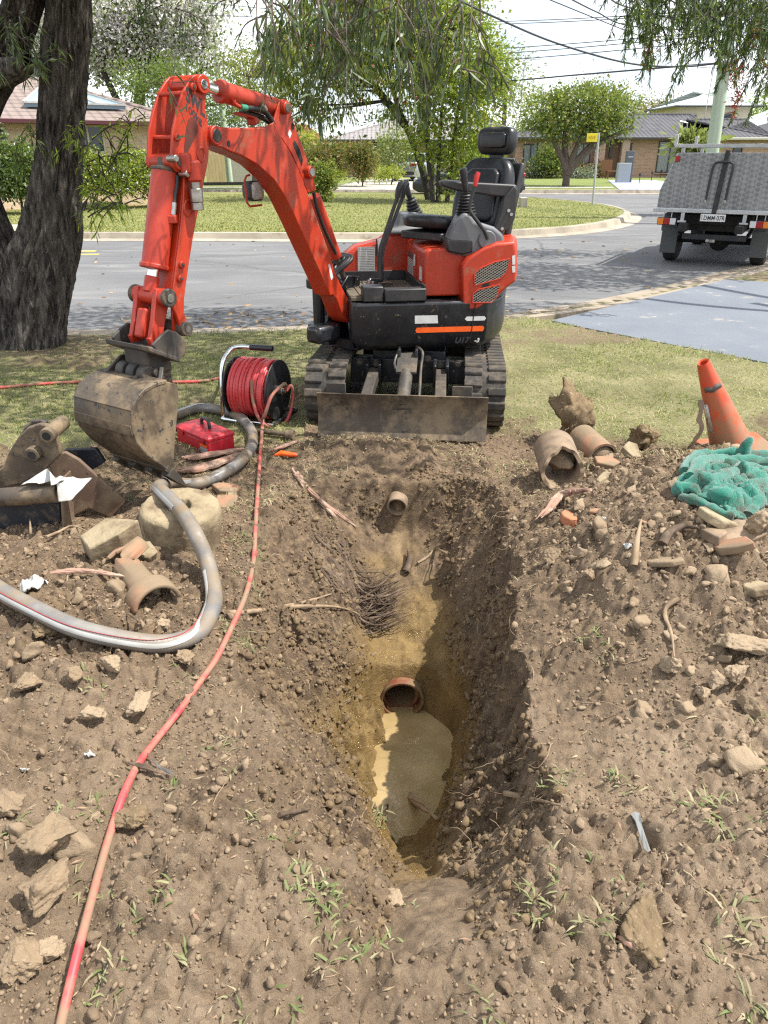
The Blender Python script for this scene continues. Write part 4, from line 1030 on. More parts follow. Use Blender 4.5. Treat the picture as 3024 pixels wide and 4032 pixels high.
le = MB(); le.loft([[bp3(*(lip0-dl*.07+up2*.012), t), bp3(*(lip0+dl*.035), t), bp3(*(lip0-dl*.07-up2*.02), t)] for t in (-WB-.002, WB+.002)]); part(le, 'cutting_edge', M_MUDST, bucket, bevel=.002)
for off in (-.185, -.062, .062, .185):
    t_ = MB(); t_.loft([[bp3(*(lip0+dl*d_+up2*h_), off+s2*w_) for s2, h_ in ((-1, hh), (1, hh), (1, -hh), (-1, -hh))] for d_, w_, hh in ((-.04, .026, .026), (.03, .024, .020), (.10, .017, .006))]); part(t_, 'bucket_tooth', M_STEEL, bucket, bevel=.003)
# swing bracket between body and boom
def vpl(u, v, y): return at_y(u, v, y)
sw = MB()
f0 = BP+Vector((0, 0, .63)); piv = bf(.66, -.02, 0)
for zc_, th in ((.50, .07), (.80, .06)): sw.cyl(Vector((piv.x, piv.y, zc_-th/2)), Vector((piv.x, piv.y, zc_+th/2)), .085, 24)
sw.cyl(Vector((piv.x, piv.y, .45)), Vector((piv.x, piv.y, .86)), .045, 18)
for off in (-.10, .085):
    sw.prism([(-.10, .42), (.10, .44), (.13, .60), (.05, .72), (-.12, .86), (-.26, .84), (-.26, .46)], lambda p, t: bp3(p[0], p[1], t), off, off+.018)
sw.box((0, 0, 0), (.30, .22, .07), Matrix.Translation(bp3(-.10, .45, 0)) @ rotz(math.atan2(BD.y, BD.x)))
sw.box((0, 0, 0), (.22, .14, .34), BM @ Matrix.Translation((.52, -.02, .62)))
part(sw, 'swing_bracket', M_BLK, bevel=.008)
mb = MB(); mb.cyl(bp3(0, .635, -.12), bp3(0, .635, .12), .036, 20); part(mb, 'boom_foot_pin', M_OR, bevel=.005)
pc = MB(); c_ = at_y(1275, 1310, 4.85); pc.box((0, 0, 0), (.22, .12, .11), Matrix.Translation(c_) @ rotz(.9)); part(pc, 'swing_arm_lug', M_BLK, bevel=.025)
bh2 = MB()
for k in range(4): bh2.tube(spline([bf(.50, .10-.06*k, .80), bf(.58, .08-.06*k, .90+.02*k), bp3(-.10, .98, -.09+.02*k), bp3(.05, .86, -.10)], 6), .011, 8)
part(bh2, 'hydraulic_hose', M_HOSEB, smooth=60)
# small fittings at the front of the foot well
for x, y, z in ((.36, .30, .86), (.33, .26, .845)): ft = MB(); ft.cyl(bf(x, y, .77), bf(x, y, z), .010, 10); part(ft, 'lock_pin', M_ZINC)
ft = MB(); ft.bar(bf(.18, .06, .80), bf(.30, .14, .81), .04, .02); part(ft, 'pedal', M_ZINC, bevel=.003)
# ================================================================ THINGS ROUND THE PIT
def D(x, y): return (x*K_, y*K_)
def c8(a, b): return (2024+a/1.659, 1250+b/1.659)
def k1(a, b): return (a/1.3825, 1900+b/1.3825)
def k2(a, b): return (900+a/1.3825, 2000+b/1.3825)
def k3(a, b): return (1824+a/1.3825, 2100+b/1.3825)
def k4(a, b): return (a/1.097, 2800+b/1.097)
def k5(a, b): return (1512+a/1.097, 2800+b/1.097)
def k7(a, b): return (1100+a/1.659, 2350+b/1.659)
def G(p, lift=0.0): return on_ground(p[0], p[1], lift)
def centred(o):
    """move a world-space mesh's origin to its base"""
    co = np.array([v.co[:] for v in o.data.vertices]); c = Vector(((co[:, 0].min()+co[:, 0].max())/2, (co[:, 1].min()+co[:, 1].max())/2, co[:, 2].min()))
    o.data.transform(Matrix.Translation(-c)); o.location = c; return o
def single(mb, name, m, label, cat, group=None, **kw): return tag(centred(mb.build(name, m, **kw)), label, cat, group)
def yprism(pts, y, th, slant=0.0):
    """outline traced at depth y, given real thickness"""
    P = [at_y(p[0], p[1], y) for p in pts]
    return P, th
# ---- materials
def hose_mat(name, a, b, mud, rough=.4, f0=.45, f1=.6, sc_=7):
    return mat(name, a, rough, col2=b, scale=14, dirt=mud, dscale=sc_, dlo=f0, dhi=f1, bump=.1, bscale=60)
M_HRED = hose_mat('red_hose', (.50, .055, .06), (.56, .09, .085), (.24, .155, .098), .45, .40, .56, 7)
M_HGREY = hose_mat('grey_suction_hose', (.155, .15, .145), (.215, .20, .18), (.20, .145, .088), .32, .42, .62, 6)
M_WHITE = mat('white_plastic', (.44, .44, .42), .45, col2=(.34, .33, .30), scale=8, dirt=(.33, .26, .18), dscale=7, dlo=.58, dhi=.7)
M_RSTRIPE = mat('red_stripe', (.45, .03, .04), .4)
M_CONCR = mat('muddy_concrete', (.30, .24, .15), .9, col2=(.21, .16, .095), scale=6, dirt=(.14, .098, .058), dscale=9, dlo=.48, dhi=.62, bump=.6, bscale=45, bdist=.01)
M_CLAY = mat('muddy_clay_pipe', (.255, .18, .115), .75, col2=(.19, .135, .09), scale=8, dirt=(.145, .105, .068), dscale=11, dlo=.48, dhi=.62, bump=.35, bscale=50)
M_CLAY2 = mat('broken_terracotta', (.33, .16, .09), .8, col2=(.25, .17, .105), scale=7, lo=.35, hi=.6, dirt=(.20, .145, .09), dscale=6, dlo=.42, dhi=.56, bump=.4, bscale=50)
M_TERRA = mat('terracotta_pipe', (.17, .048, .024), .45, col2=(.12, .038, .022), scale=8, dirt=(.17, .115, .055), dscale=7, dlo=.38, dhi=.52)
M_BARK = mat('pink_bark', (.34, .20, .145), .85, col2=(.20, .125, .085), scale=9, stretch=(1, 1, 1), dirt=(.40, .29, .215), dscale=14, dlo=.5, dhi=.62, bump=.6, bscale=80)
M_ROOT = mat('dark_root', (.065, .042, .027), .85, col2=(.14, .095, .062), scale=20, dirt=(.20, .15, .10), dscale=20, dlo=.55, dhi=.7, bump=.4, bscale=110)
M_ROOTP = mat('pale_root', (.29, .21, .13), .85, col2=(.19, .13, .08), scale=18, bump=.3, bscale=120)
def clod_mat(name, a, b, c):
    n = NT(name)
    g = n.n('ShaderNodeNewGeometry').outputs['Random Per Island']
    col = n.mix(n.ramp(n.noise(16, 6, .65), .36, .66), a, b); col = n.mix(n.ramp(g, .0, 1.0), col, n.mix(.85, col, c))
    col = n.mix(n.ramp(n.noise(80, 3, .7), .58, .72), col, (.31, .235, .155))
    n.set(col, .95, 0, .3); b1 = n.bump(n.noise(40, 8, .72), .65, .012); n.bump(n.noise(170, 5, .7), .5, .004, b1); return n.m
M_CLOD = clod_mat('soil_clod', (.125, .086, .054), (.200, .142, .092), (.30, .222, .145))
M_CLODL = clod_mat('large_clod', (.120, .082, .050), (.19, .135, .084), (.26, .19, .12))
M_DAMP = clod_mat('damp_soil', (.085, .056, .032), (.15, .102, .058), (.20, .142, .08))
M_CLODY = clod_mat('clay_clod', (.175, .125, .079), (.26, .192, .124), (.33, .25, .165))

# ---- clods
def ico(sub):
    bm = bmesh.new(); bmesh.ops.create_icosphere(bm, subdivisions=sub, radius=1); bm.verts.ensure_lookup_table()
    v = np.array([x.co[:] for x in bm.verts]); f = np.array([[x.index for x in fc.verts] for fc in bm.faces]); bm.free(); return v, f
ICO = {k: ico(k) for k in (1, 2, 3, 4, 5)}
def lump(sub, seed, amp=.35, freq=1.4, flat=.75):
    v, f = ICO[sub]; v = v.copy(); r = np.random.RandomState(seed)
    for k in range(10):      # flat broken faces
        n = r.normal(size=3); n /= np.linalg.norm(n); d = .40+.34*r.rand(); s_ = v @ n-d; v -= np.outer(np.clip(s_, 0, None)*.9, n)
    o = r.rand(3)*50; v *= (1+amp*(fbm3(v*freq*1.2+o, seed, 3)*.75+.35*fbm3(v*freq*4.2+o, seed+5, 3)))[:, None]; v[:, 2] *= flat
    return v, f
def clod(p, sx, sy, sz, label, seed, m=None, name='soil_clod', rz=0., sub=5, amp=.42, sink=.02, cat='soil clod', group='large clods of dug soil', rough=.22):
    v, f = lump(sub, seed, amp, 1.5, 1.0); v = v*(1+rough*fbm3(v*2.6+seed, seed+1, 4)+.5*rough*np.abs(fbm3(v*6+seed, seed+4, 3))+.07*fbm3(v*15, seed+2, 3))[:, None]; v = v*np.array([sx, sy, sz])*.94
    o = np_mesh(name, v, f, m or M_CLOD, smooth=True); o.location = Vector(p)+Vector((0, 0, sz*(1-sink)*.75)); o.rotation_euler = (0, 0, rz)
    return tag(o, label, cat, group)
CL = [(k4(235, 590), .125, .095, .085, 'big smooth brown clod left of the red hose, below a grass tuft', 0), (k4(210, 810), .115, .09, .07, 'broad clod touching the red hose, just below the biggest clod', 0),
      (k4(45, 420), .075, .07, .05, 'rounded clod at the left picture edge beside green grass blades', 0), (k4(90, 1100), .06, .10, .04, 'flat block of soil near the lower left corner', 0),
      (k4(215, 1060), .045, .06, .035, 'crumbly tan clod right of the flat block of soil', 1), (k4(590, 470), .075, .055, .04, 'dark clod just right of the red hose below the white plastic strip', 0),
      (k5(1110, 950), .115, .075, .06, 'dark jagged clod with a bark chip under it, on the near right', 0), (k3(1510, 650), .13, .07, .06, 'long sunlit clod high on the right heap near the edge', 1),
      (k3(1490, 790), .075, .055, .05, 'sunlit angular clod below the long sunlit clod', 1), (k3(1385, 840), .05, .045, .045, 'small square clod between two sunlit clods on the heap', 1),
      (k3(475, 160), .055, .06, .055, 'round clod on the edge of the trench, upper right', 0), (k3(690, 255), .04, .04, .04, 'small clod right of the round trench edge clod', 0),
      (k3(1115, 740), .055, .05, .05, 'crumbly clod under the curved root on the right heap', 1), (k3(1300, 900), .06, .04, .035, 'flat clod in the middle of the sunlit heap', 1),
      (D(245, 1445), .06, .055, .05, 'tan clod just below the bend of the grey hose', 1), (k1(900, 800), .05, .045, .04, 'yellowish clod inside the bend of the grey hose', 1),
      (k1(250, 830), .08, .06, .055, 'dark clod below the straight run of grey hose', 0), (k1(500, 1290), .07, .06, .045, 'knobbly yellow clay lump left of the red hose', 1), (k1(770, 1240), .085, .06, .045, 'wide pale clay lump near the red hose', 1),
      (k1(1010, 985), .05, .045, .04, 'lump of clay between the grey hose and the red hose', 0), (k1(150, 1130), .09, .065, .05, 'rounded clod near the left edge below the grey hose', 0), (k1(420, 1080), .06, .05, .04, 'clod beside a pale grass tuft, left side', 0),
      (D(1640, 1150), .10, .09, .10, 'large broken clod at the right edge under the towel', 1), (k3(1560, 970), .06, .05, .045, 'clod near the right edge with grass beside it', 0), (D(845, 1945), .055, .06, .012, 'flat yellow piece of clay near the pit lip', 1)]
for i, (p, sx, sy, sz, lab, y_) in enumerate(CL): clod(G(p), sx*.72, sy*.74, sz*.74, lab, 300+i, (M_CLODY if y_ == 1 else M_DAMP if 'dark' in lab else M_CLODL), rz=i*1.3)
def mass(name, label, pts, scales, m, seed, subs, flat=(.6, .95), smooth=True):
    """a great many loose crumbs as one mesh"""
    r = np.random.RandomState(seed); V = []; F = []; b = 0
    lib = {s_: [lump(s_, seed+k, .55, 1.3, 1.0) for k in range(14)] for s_ in set(subs)}
    for i in range(len(pts)):
        v, f = lib[subs[i]][r.randint(14)]; q = r.normal(size=4); q /= np.linalg.norm(q); w_, x, y, z = q
        Rm = np.array([[1-2*(y*y+z*z), 2*(x*y-z*w_), 2*(x*z+y*w_)], [2*(x*y+z*w_), 1-2*(x*x+z*z), 2*(y*z-x*w_)], [2*(x*z-y*w_), 2*(y*z+x*w_), 1-2*(x*x+y*y)]])
        vv = (v*np.array([1, r.uniform(.55, 1.1), r.uniform(*flat)])*scales[i]) @ Rm.T+pts[i]
        V.append(vv); F.append(f+b); b += len(v)
    o = np_mesh(name, np.concatenate(V), np.concatenate(F), m, smooth=smooth); return tag(o, label, None, None, 'stuff')
rs = np.random.RandomState(11)
def scatter(n, x0, x1, y0, y1, dens):
    x = rs.uniform(x0, x1, n); y = y0+(y1-y0)*rs.rand(n)**1.25; k = rs.rand(n) < dens(x, y); return x[k], y[k]
def crumb_density(x, y):
    d, _ = pit_depth(x, y)
    heap = np.clip(base_h(x, y)*5.5, 0, 1)
    cl = sstep(-.25, .35, fbm(x*2.2, y*2.2, 131, 3))
    return np.where((d < .03)|(y < 1.75)&(d < .9), 1., .55*(d < .75))*(1-grass_mask(x, y))*np.clip(.22+.50*heap+.35*cl*(x < -.5)+.25*cl, 0, 1)
x, y = scatter(90000, -2.2, 2.4, .62, 4.5, crumb_density); x, y = x[:48000], y[:48000]
sz_ = .0022+.0042*rs.rand(len(x))+.006*rs.rand(len(x))**5
mass('loose_soil', 'fine loose crumbs of dug soil', np.stack([x, y, H(x, y)+sz_*.2], 1), sz_, M_CLOD, 21, [1]*len(x), (.45, .95), False)
x, y = scatter(9000, -2.2, 2.4, .62, 4.4, lambda x, y: crumb_density(x, y)*np.clip(.25+base_h(x, y)*6, 0, 1))
sz_ = .008+.014*rs.rand(len(x))**2.2
k_ = (x > .5)&(rs.rand(len(x)) < .75)
for q, m, lab in ((k_, M_CLODY, 'loose crumbly pieces of tan clay on the right heap'), (~k_, M_CLOD, 'loose crumbly pieces of dug soil on the left heap')):
    mass('loose_soil', lab, np.stack([x[q], y[q], H(x[q], y[q])+sz_[q]*.15], 1), sz_[q], m, 31, [2]*int(q.sum()), (.45, .9), False)
x, y = scatter(1500, -2.2, 2.4, .7, 4.2, lambda x, y: crumb_density(x, y)*(base_h(x, y) > .07))
sz_ = .020+.036*rs.rand(len(x))**2.4
mass('loose_soil', 'larger loose lumps on the spoil heaps', np.stack([x, y, H(x, y)+sz_*.1], 1), sz_, M_CLODY, 41, [3]*len(x), (.5, .9))

# soil that crumbles off the cut faces, thicker where the face is steep
P00 = np.stack([GX, GY, GZ], -1); e_1 = P00[1:, :-1]-P00[:-1, :-1]; e_2 = P00[:-1, 1:]-P00[:-1, :-1]; ar = np.linalg.norm(np.cross(e_1, e_2), axis=-1); cx_ = P00[:-1, :-1]+(e_1+e_2)/2
okp = (dwet[:-1, :-1] > .02)&(dwet[:-1, :-1] < .985)&(cx_[..., 2] > -.62+.15*fbm(cx_[..., 0]*5, cx_[..., 1]*5, 213, 2))&(cx_[..., 1] > 1.0); pr_ = np.where(okp, ar*np.clip(.5+1.2*fbm(cx_[..., 0]*6+cx_[..., 2]*5, cx_[..., 1]*6, 211, 3), .05, 1), 0).ravel(); pr_ /= pr_.sum()
pick = rs.choice(pr_.size, 9000, p=pr_); pp = cx_.reshape(-1, 3)[pick]+rs.normal(size=(9000, 3))*.003
sz_ = .003+.006*rs.rand(9000)+.016*rs.rand(9000)**5
mass('pit_crumbs', 'crumbly soil clinging to the faces of the pit', pp, sz_, M_DAMP, 51, [1 if q < .009 else 2 for q in sz_], (.5, .95), False)

# ---- pit: pipes, roots
def pipe(mb, a, b, ro, ri, n=32): mb.ring(a, b, ro, ri, n); return mb
t = thing('drain_pipe', 'reddish clay drain pipe opening above the muddy water in the pit', 'pipe', (.085, 2.80, -.83))
mb = MB(); pipe(mb, (.085, 2.785, -.725), (.085, 3.0, -.725), .104, .091); mb.build('pipe_collar', M_TERRA, t, bevel=.003, smooth=40, off=(.085, 2.80, -.83))
mb = MB(); pipe(mb, (.075, 2.83, -.722), (.075, 3.5, -.722), .092, .074); mb.build('pipe_barrel', M_TERRA, t, smooth=40, off=(.085, 2.80, -.83))
p = at_y(1568, 1977, 3.72)
t = thing('drain_pipe', 'short grey pipe stub sticking out of the back wall of the pit', 'pipe', p)
mb = MB(); d = Vector((-.16, -.93, -.16)).normalized(); pipe(mb, d*.05, -d*.24, .055, .046); mb.build('pipe_barrel', M_CLAY, t, bevel=.002, smooth=40)
mb = MB(); mb.cyl(-d*.09, -d*.2, .046, 20); mb.build('soil_fill', M_CLOD, t)
def strands(name, m, label, cat, paths, rad, kind=None, nn=6, group=None):
    mb = MB()
    for pts, r in zip(paths, rad):
        sp = spline(pts, 5); n = len(sp); mb.tube(sp, [r*(1-.75*(k/(n-1))**1.5) for k in range(n)], nn)
    o = mb.build(name, m, smooth=60); centred(o)
    return tag(o, label, cat, group, kind)
def wander(p, d, L, n=5, jit=.35, droop=0.0, r=RND):
    pts = [Vector(p)]; d = Vector(d).normalized()
    for k in range(n):
        d = (d+Vector((r.uniform(-1, 1), r.uniform(-1, 1), r.uniform(-1, 1)))*jit+Vector((0, 0, -droop))).normalized(); pts.append(pts[-1]+d*L/n)
    return pts
paths = []; rad = []
for k in range(190):
    y0 = 3.02+.24*RND.random(); xa = RND.uniform(-.38, -.16); xb = RND.uniform(-.04, .15)
    if k % 3 == 0: xa = RND.uniform(-.34, .0); xb = xa+RND.uniform(.06, .20)
    sag = RND.uniform(.0, .05); zc = hz(.02, y0)+.02+.11*RND.random()**1.5; bow = RND.uniform(.02, .09); pts = []
    for q in range(7):
        t_ = q/6; X_ = xa+(xb-xa)*t_+RND.uniform(-.007, .007); Y_ = y0-bow*math.sin(math.pi*t_)+RND.uniform(-.010, .010); pts.append(Vector((X_, Y_, max(hz(X_, Y_)-.004, zc-sag*math.sin(math.pi*t_)+.05*max(0, t_-.6)+RND.uniform(-.006, .006)))))
    paths.append(pts); rad.append(RND.choice((.0012, .0016, .002, .0026, .0034, .005, .009)))
strands('root_bundle', M_ROOT, 'dark bundle of torn tree roots hanging in the back of the pit', 'roots', paths, rad)
def groundline(pts, lift=.006): return [G(q, lift) for q in pts]
strands('root', M_ROOTP, 'long pale root across the left pit slope meeting the root bundle', 'root', [groundline([k2(0, 590), k2(150, 575), k2(330, 545), k2(450, 515), k2(560, 480)], .012), groundline([k2(330, 550), k2(480, 545), k2(640, 560), k2(800, 635)], .01)], [.012, .009])
strands('root', M_ROOT, 'stubby upright dark root below the pale sand streak', 'root', [[G(k2(965, 365), .02), G(k2(985, 320), .04), G(k2(975, 255), .03)]], [.022])
strands('root', M_ROOTP, 'thin forked root on the back wall of the pit', 'root', [groundline([k2(1030, 310), k2(1090, 270), k2(1130, 225), k2(1240, 180)], .012), groundline([k2(1130, 228), k2(1215, 270)], .01)], [.007, .005])
strands('root', M_ROOTP, 'pale root poking from the near right pit lip', 'root', [groundline([k5(520, 375), k5(640, 400), k5(765, 435)], .02)], [.009])
strands('root', M_ROOTP, 'curved pale root lying on the right heap', 'root', [groundline([k3(1170, 370), k3(1100, 420), k3(1100, 480), k3(1130, 560), k3(1145, 690)], .012)], [.010])
strands('root', M_ROOT, 'arched grey root below the towel on the right heap', 'root', [groundline([c8(960, 1530), c8(1010, 1450), c8(1100, 1410), c8(1200, 1425)], .03)], [.020])
strands('stick', M_ROOTP, 'upright brown stick leaning on the right heap', 'stick', [[G(c8(780, 1650), .02), G(c8(790, 1540), .05), G(c8(815, 1415), .06)]], [.014])
strands('stick', M_ROOT, 'brown twig lying across the left pit slope', 'stick', [groundline([k7(0, 1445), k7(150, 1415), k7(320, 1385)], .012)], [.007])
strands('stick', M_ROOTP, 'forked sticks beside the spare bucket', 'stick', [groundline([k1(260, 330), k1(330, 300), k1(400, 270), k1(490, 300)], .03), groundline([k1(180, 330), k1(175, 250)], .05)], [.007, .006])
# fine roots out of the walls and over the soil: nobody could count them
paths = []; rad = []
for k in range(330):
    if k < 190:
        y0 = RND.uniform(1.3, 3.7); rightside = RND.random() < .62
        x0 = float(np.interp(y0, PITY, XRR if rightside else XLR))+(RND.uniform(-.14, .08) if rightside else RND.uniform(-.05, .32))
        d0 = Vector((-.8 if rightside else .7, -.5+RND.uniform(-.4, .4), RND.uniform(-.3, .6))); L0 = RND.uniform(.03, .15); j = .75
    else:
        x0, y0 = RND.uniform(-1.6, 1.8), RND.uniform(.8, 3.9); d0 = Vector((RND.uniform(-1, 1), RND.uniform(-1, 1), .25)); L0 = RND.uniform(.04, .16); j = .55
        if grass_mask(np.array([x0]), np.array([y0]))[0] > .5: continue
    pts = wander((x0, y0, hz(x0, y0)-.004), d0, L0, 5, j, .18)
    for q in pts[1:]:
        h_ = hz(q.x, q.y)+.003
        if q.z < h_: q.z = h_
    paths.append(pts); rad.append(RND.choice((.0008, .001, .0013, .0019)))
strands('fine_roots', M_ROOTP, 'fine torn roots hanging from the soil', None, paths, rad, 'stuff', 5)

# ---- timber, bark
def bark(pts, w0, w1, label, seed, m=None, lift=.015, name='bark_strip', cat='bark strip', th=.4, fr=3):
    """splintered strip: several flattened strands side by side"""
    r = random.Random(seed); P = [G(q, lift) if not isinstance(q, Vector) else q for q in pts]; sp = spline(P, 6); n = len(sp); mb = MB()
    for s_ in range(fr+2):
        off = Vector((r.uniform(-1, 1), r.uniform(-1, 1), r.uniform(0, .7)))*w0*.6; a0 = r.randint(0, 3); a1 = n-r.randint(0, max(1, n//4))
        seg = [sp[k]+off*(1-.5*k/n)+Vector((r.uniform(-1, 1), r.uniform(-1, 1), r.uniform(-1, 1)))*w0*.10 for k in range(a0, a1)]
        mb.tube(seg, [(w0+(w1-w0)*k/len(seg))*r.uniform(.42, .6)*(1 if 1 < k < len(seg)-2 else .5) for k in range(len(seg))], 7)
    o = single(mb, name, m or M_BARK, label, cat, smooth=40); return o
bark([D(640, 1035), D(680, 1080), D(715, 1115), D(738, 1145)], .018, .012, 'pink splintered bark strip on the left pit slope, outer one', 3)
bark([D(660, 1055), D(710, 1100), D(772, 1145)], .017, .010, 'second pink bark strip lying against the outer one', 4)
bark([D(1268, 1078), D(1215, 1082), D(1185, 1115), D(1145, 1150)], .030, .006, 'pink splintered wood below the large clay pipe', 5, lift=.03, fr=4)
bark([c6(985, 790), c6(1100, 775), c6(1330, 735)], .028, .018, 'reddish bark log touching the front of the red toolbox', 6, lift=.02, fr=4)
bark([c6(975, 860), c6(1100, 840), c6(1250, 790), c6(1330, 755)], .030, .022, 'split reddish log between the toolbox and the grey hose', 7, lift=.02, fr=5)
bark([c6(1600, 850), c6(1659, 940)], .03, .02, 'short splinter of pink bark beside the red hose', 8)
bark([k7(680, 1215), k7(830, 1300), k7(1040, 1455)], .030, .022, 'grey brown bark log floating in the muddy water', 9, m=M_ROOTP, lift=.015, fr=4)
bark([k7(770, 1265), k7(720, 1360), k7(655, 1435)], .010, .007, 'thin stick standing in the muddy water beside the log', 10, m=M_ROOT, name='stick', cat='stick', fr=1)
bark([k1(280, 530), k1(430, 520), k1(560, 530), k1(700, 550)], .016, .010, 'flat reddish wood splinter left of the broken pipe', 11, lift=.03)
bark([k1(700, 735), k1(780, 790)], .008, .006, 'small twig below the broken clay pipe', 12, m=M_ROOT, name='stick', cat='stick', fr=1)
bark([k4(545, 245), k4(640, 265), k4(740, 300)], .012, .006, 'brown twig under the white plastic strip', 13, m=M_ROOT, name='stick', cat='stick', fr=1)
bark([k5(1010, 1000), k5(1060, 1025), k5(1100, 1050)], .014, .010, 'bark chip under the dark jagged clod', 14)
bark([k4(490, 150), k4(520, 200)], .014, .01, 'short broken stick left of the red hose', 15, m=M_ROOT, name='stick', cat='stick', fr=1)
bark([c6(1400, 770), c6(1560, 715), c6(1620, 690)], .022, .012, 'bark strip between the red hose and the steel bar', 16, lift=.02)

# ---- concrete ring
def wobble(o, amp, freq, seed=0):
    co = np.array([v.co[:] for v in o.data.vertices]); n = np.array([v.normal[:] for v in o.data.vertices])
    d = fbm(co[:, 0]*freq+co[:, 2]*freq*.7, co[:, 1]*freq-co[:, 2]*freq*.6, seed, 4)*amp
    o.data.vertices.foreach_set('co', (co+n*d[:, None]).ravel()); o.data.update()
rc_ = Vector((-.905, 2.99, 0)); rc_.z = .0
mb = MB(); nR = 72; rings = []
prof = [(.168, -.06), (.173, .06), (.174, .11), (.168, .14), (.155, .152), (.10, .158), (.055, .155), (.048, .145), (.046, -.06)]
for k in range(nR): a = 2*math.pi*k/nR; rings.append([Vector((r_*math.cos(a), r_*math.sin(a), z)) for r_, z in prof])
rings.append(rings[0]); mb.loft([[rings[i][j] for i in range(nR)] for j in range(len(prof))], cap=False)
# subdivide the profile so that the surface can be roughened
ring = mb.build('concrete_ring', M_CONCR, smooth=60); bm = bmesh.new(); bm.from_mesh(ring.data); bmesh.ops.subdivide_edges(bm, edges=bm.edges[:], cuts=2, use_grid_fill=True); bm.to_mesh(ring.data); bm.free(); ring.data.update()
wobble(ring, .006, 26, 5); ring.location = rc_+Vector((0, 0, .05)); ring.rotation_euler = (math.radians(5), math.radians(3), 0)
tag(ring, 'thick muddy concrete ring with a round hole, under the grey hose', 'concrete ring')
# ---- hoses
def hose(name, label, cat, pts, r, m, ribs=False, n=16, res=10):
    sp = spline(pts, res)
    if ribs:
        # resample finely
        L_ = [0]
        for i in range(len(sp)-1): L_.append(L_[-1]+(sp[i+1]-sp[i]).length)
        N = int(L_[-1]/.0055); out = []; j = 0
        for k in range(N):
            s_ = L_[-1]*k/(N-1)
            while j < len(L_)-2 and L_[j+1] < s_: j += 1
            out.append(sp[j].lerp(sp[j+1], (s_-L_[j])/max(1e-9, L_[j+1]-L_[j])))
        mb = MB(); mb.tube(out, [r*(1+.022*(1 if k % 2 else -1)) for k in range(N)], n); sp = out
    else:
        mb = MB(); mb.tube(sp, r, n)
    o = mb.build(name, m, smooth=80); return tag(centred(o), label, cat), sp
r_ = .0315
tz = .232
gp = [G(D(-70, 1262), .10), G(D(0, 1297), .05), G(D(80, 1337), .04), G(D(170, 1376), .035), G(D(280, 1402), .035), G(D(365, 1408), .035), G(D(430, 1385), .035), G(D(460, 1338), .04), at_z(*D(462, 1280), .085), at_z(*D(448, 1215), .135), at_z(*D(420, 1150), .235), at_z(*D(388, 1100), tz), at_z(*D(356, 1068), .24), at_z(*D(343, 1052), .17), G(D(372, 1058), .04), G(D(430, 1057), .034), G(D(500, 1025), .034), G(D(540, 985), .034), G(D(546, 948), .034), G(D(522, 915), .034), G(D(480, 897), .034), G(D(430, 893), .036), G(D(385, 908), .04), G(D(330, 935), .05), G(D(250, 965), .04)]
hs, sp = hose('suction_hose', 'thick grey ribbed hose looping over the concrete ring and round the toolbox', 'hose', gp, r_, M_HGREY, True, 18)
def stripe(sp, r, dirn, wd, i0, i1, name, m, parent):
    mb = MB(); a = []; b = []
    for i in range(i0, i1, 3):
        t_ = (sp[min(i+1, len(sp)-1)]-sp[max(0, i-1)]).normalized(); u = (dirn-t_*dirn.dot(t_)).normalized(); v = t_.cross(u)
        a.append(sp[i]+u*r*1.045*math.cos(wd)+v*r*1.045*math.sin(wd)); b.append(sp[i]+u*r*1.045*math.cos(wd)-v*r*1.045*math.sin(wd))
    m_ = [(p+q)/2+((p+q)/2-sp[min(len(sp)-1, i0+3*k)])  .normalized()*r*.075 for k, (p, q) in enumerate(zip(a, b))]
    vs = a+m_+b; n = len(a); fs = [(k, k+1, n+k+1, n+k) for k in range(n-1)]+[(n+k, n+k+1, 2*n+k+1, 2*n+k) for k in range(n-1)]
    mb.add(vs, fs); return mb.build(name, m, parent, smooth=60, off=parent.location)
L1 = len(sp)
stripe(sp, r_, Vector((-.35, -.75, .35)), .26, 0, int(L1*.30), 'hose_stripe', M_WHITE, hs)
stripe(sp, r_, Vector((-.45, -.45, .62)), .035, 0, int(L1*.24), 'hose_stripe', M_RSTRIPE, hs)
stripe(sp, r_, Vector((-.85, -.35, .45)), .34, int(L1*.38), int(L1*.56), 'hose_stripe', M_WHITE, hs)
stripe(sp, r_, Vector((.4, .2, .9)), .30, int(L1*.74), int(L1*.93), 'hose_stripe', M_WHITE, hs)

# ---- hose reel
RC = at_y(*D(556, 838), 4.80); ax_ = Vector((.95, -.31, 0)).normalized(); ay_ = Vector((.31, .95, 0)).normalized()
base_z = hz(RC.x, RC.y)
reel = thing('hose_reel', 'chrome framed reel wound with red hose on the grass by the toolbox', 'hose reel', (RC.x, RC.y, base_z))
RO = Vector((RC.x, RC.y, base_z)); RZ = RC.z
def rp(a, b, z): return RC+ax_*a+ay_*b+Vector((0, 0, z))
def rpart(mb, name, m, parent=None, **kw): return mb.build(name, m, parent or reel, off=RO, **kw)
for a in (-.15, .15):
    mb = MB(); mb.cyl(rp(a-.004, 0, 0), rp(a+.004, 0, 0), .195, 48); rpart(mb, 'reel_flange', M_PLAS, bevel=.003)
mb = MB(); mb.cyl(rp(-.15, 0, 0), rp(.15, 0, 0), .10, 32); rpart(mb, 'reel_drum', M_PLAS)
mb = MB(); pts = []; turns = 15
for layer, (rr_, a0, a1) in enumerate(((.125, -.13, .13), (.146, .13, -.13), (.165, -.13, .125), (.181, .125, -.125))):
    n_ = 12*26
    for k in range(n_):
        f = k/n_; aa = a0+(a1-a0)*f+.004*math.sin(f*40+layer); wob_ = rr_+.006*math.sin(f*23+layer*2)+.004*math.sin(f*57)
        th_ = 2*math.pi*12*f; pts.append(rp(aa, wob_*math.cos(th_), wob_*math.sin(th_)))
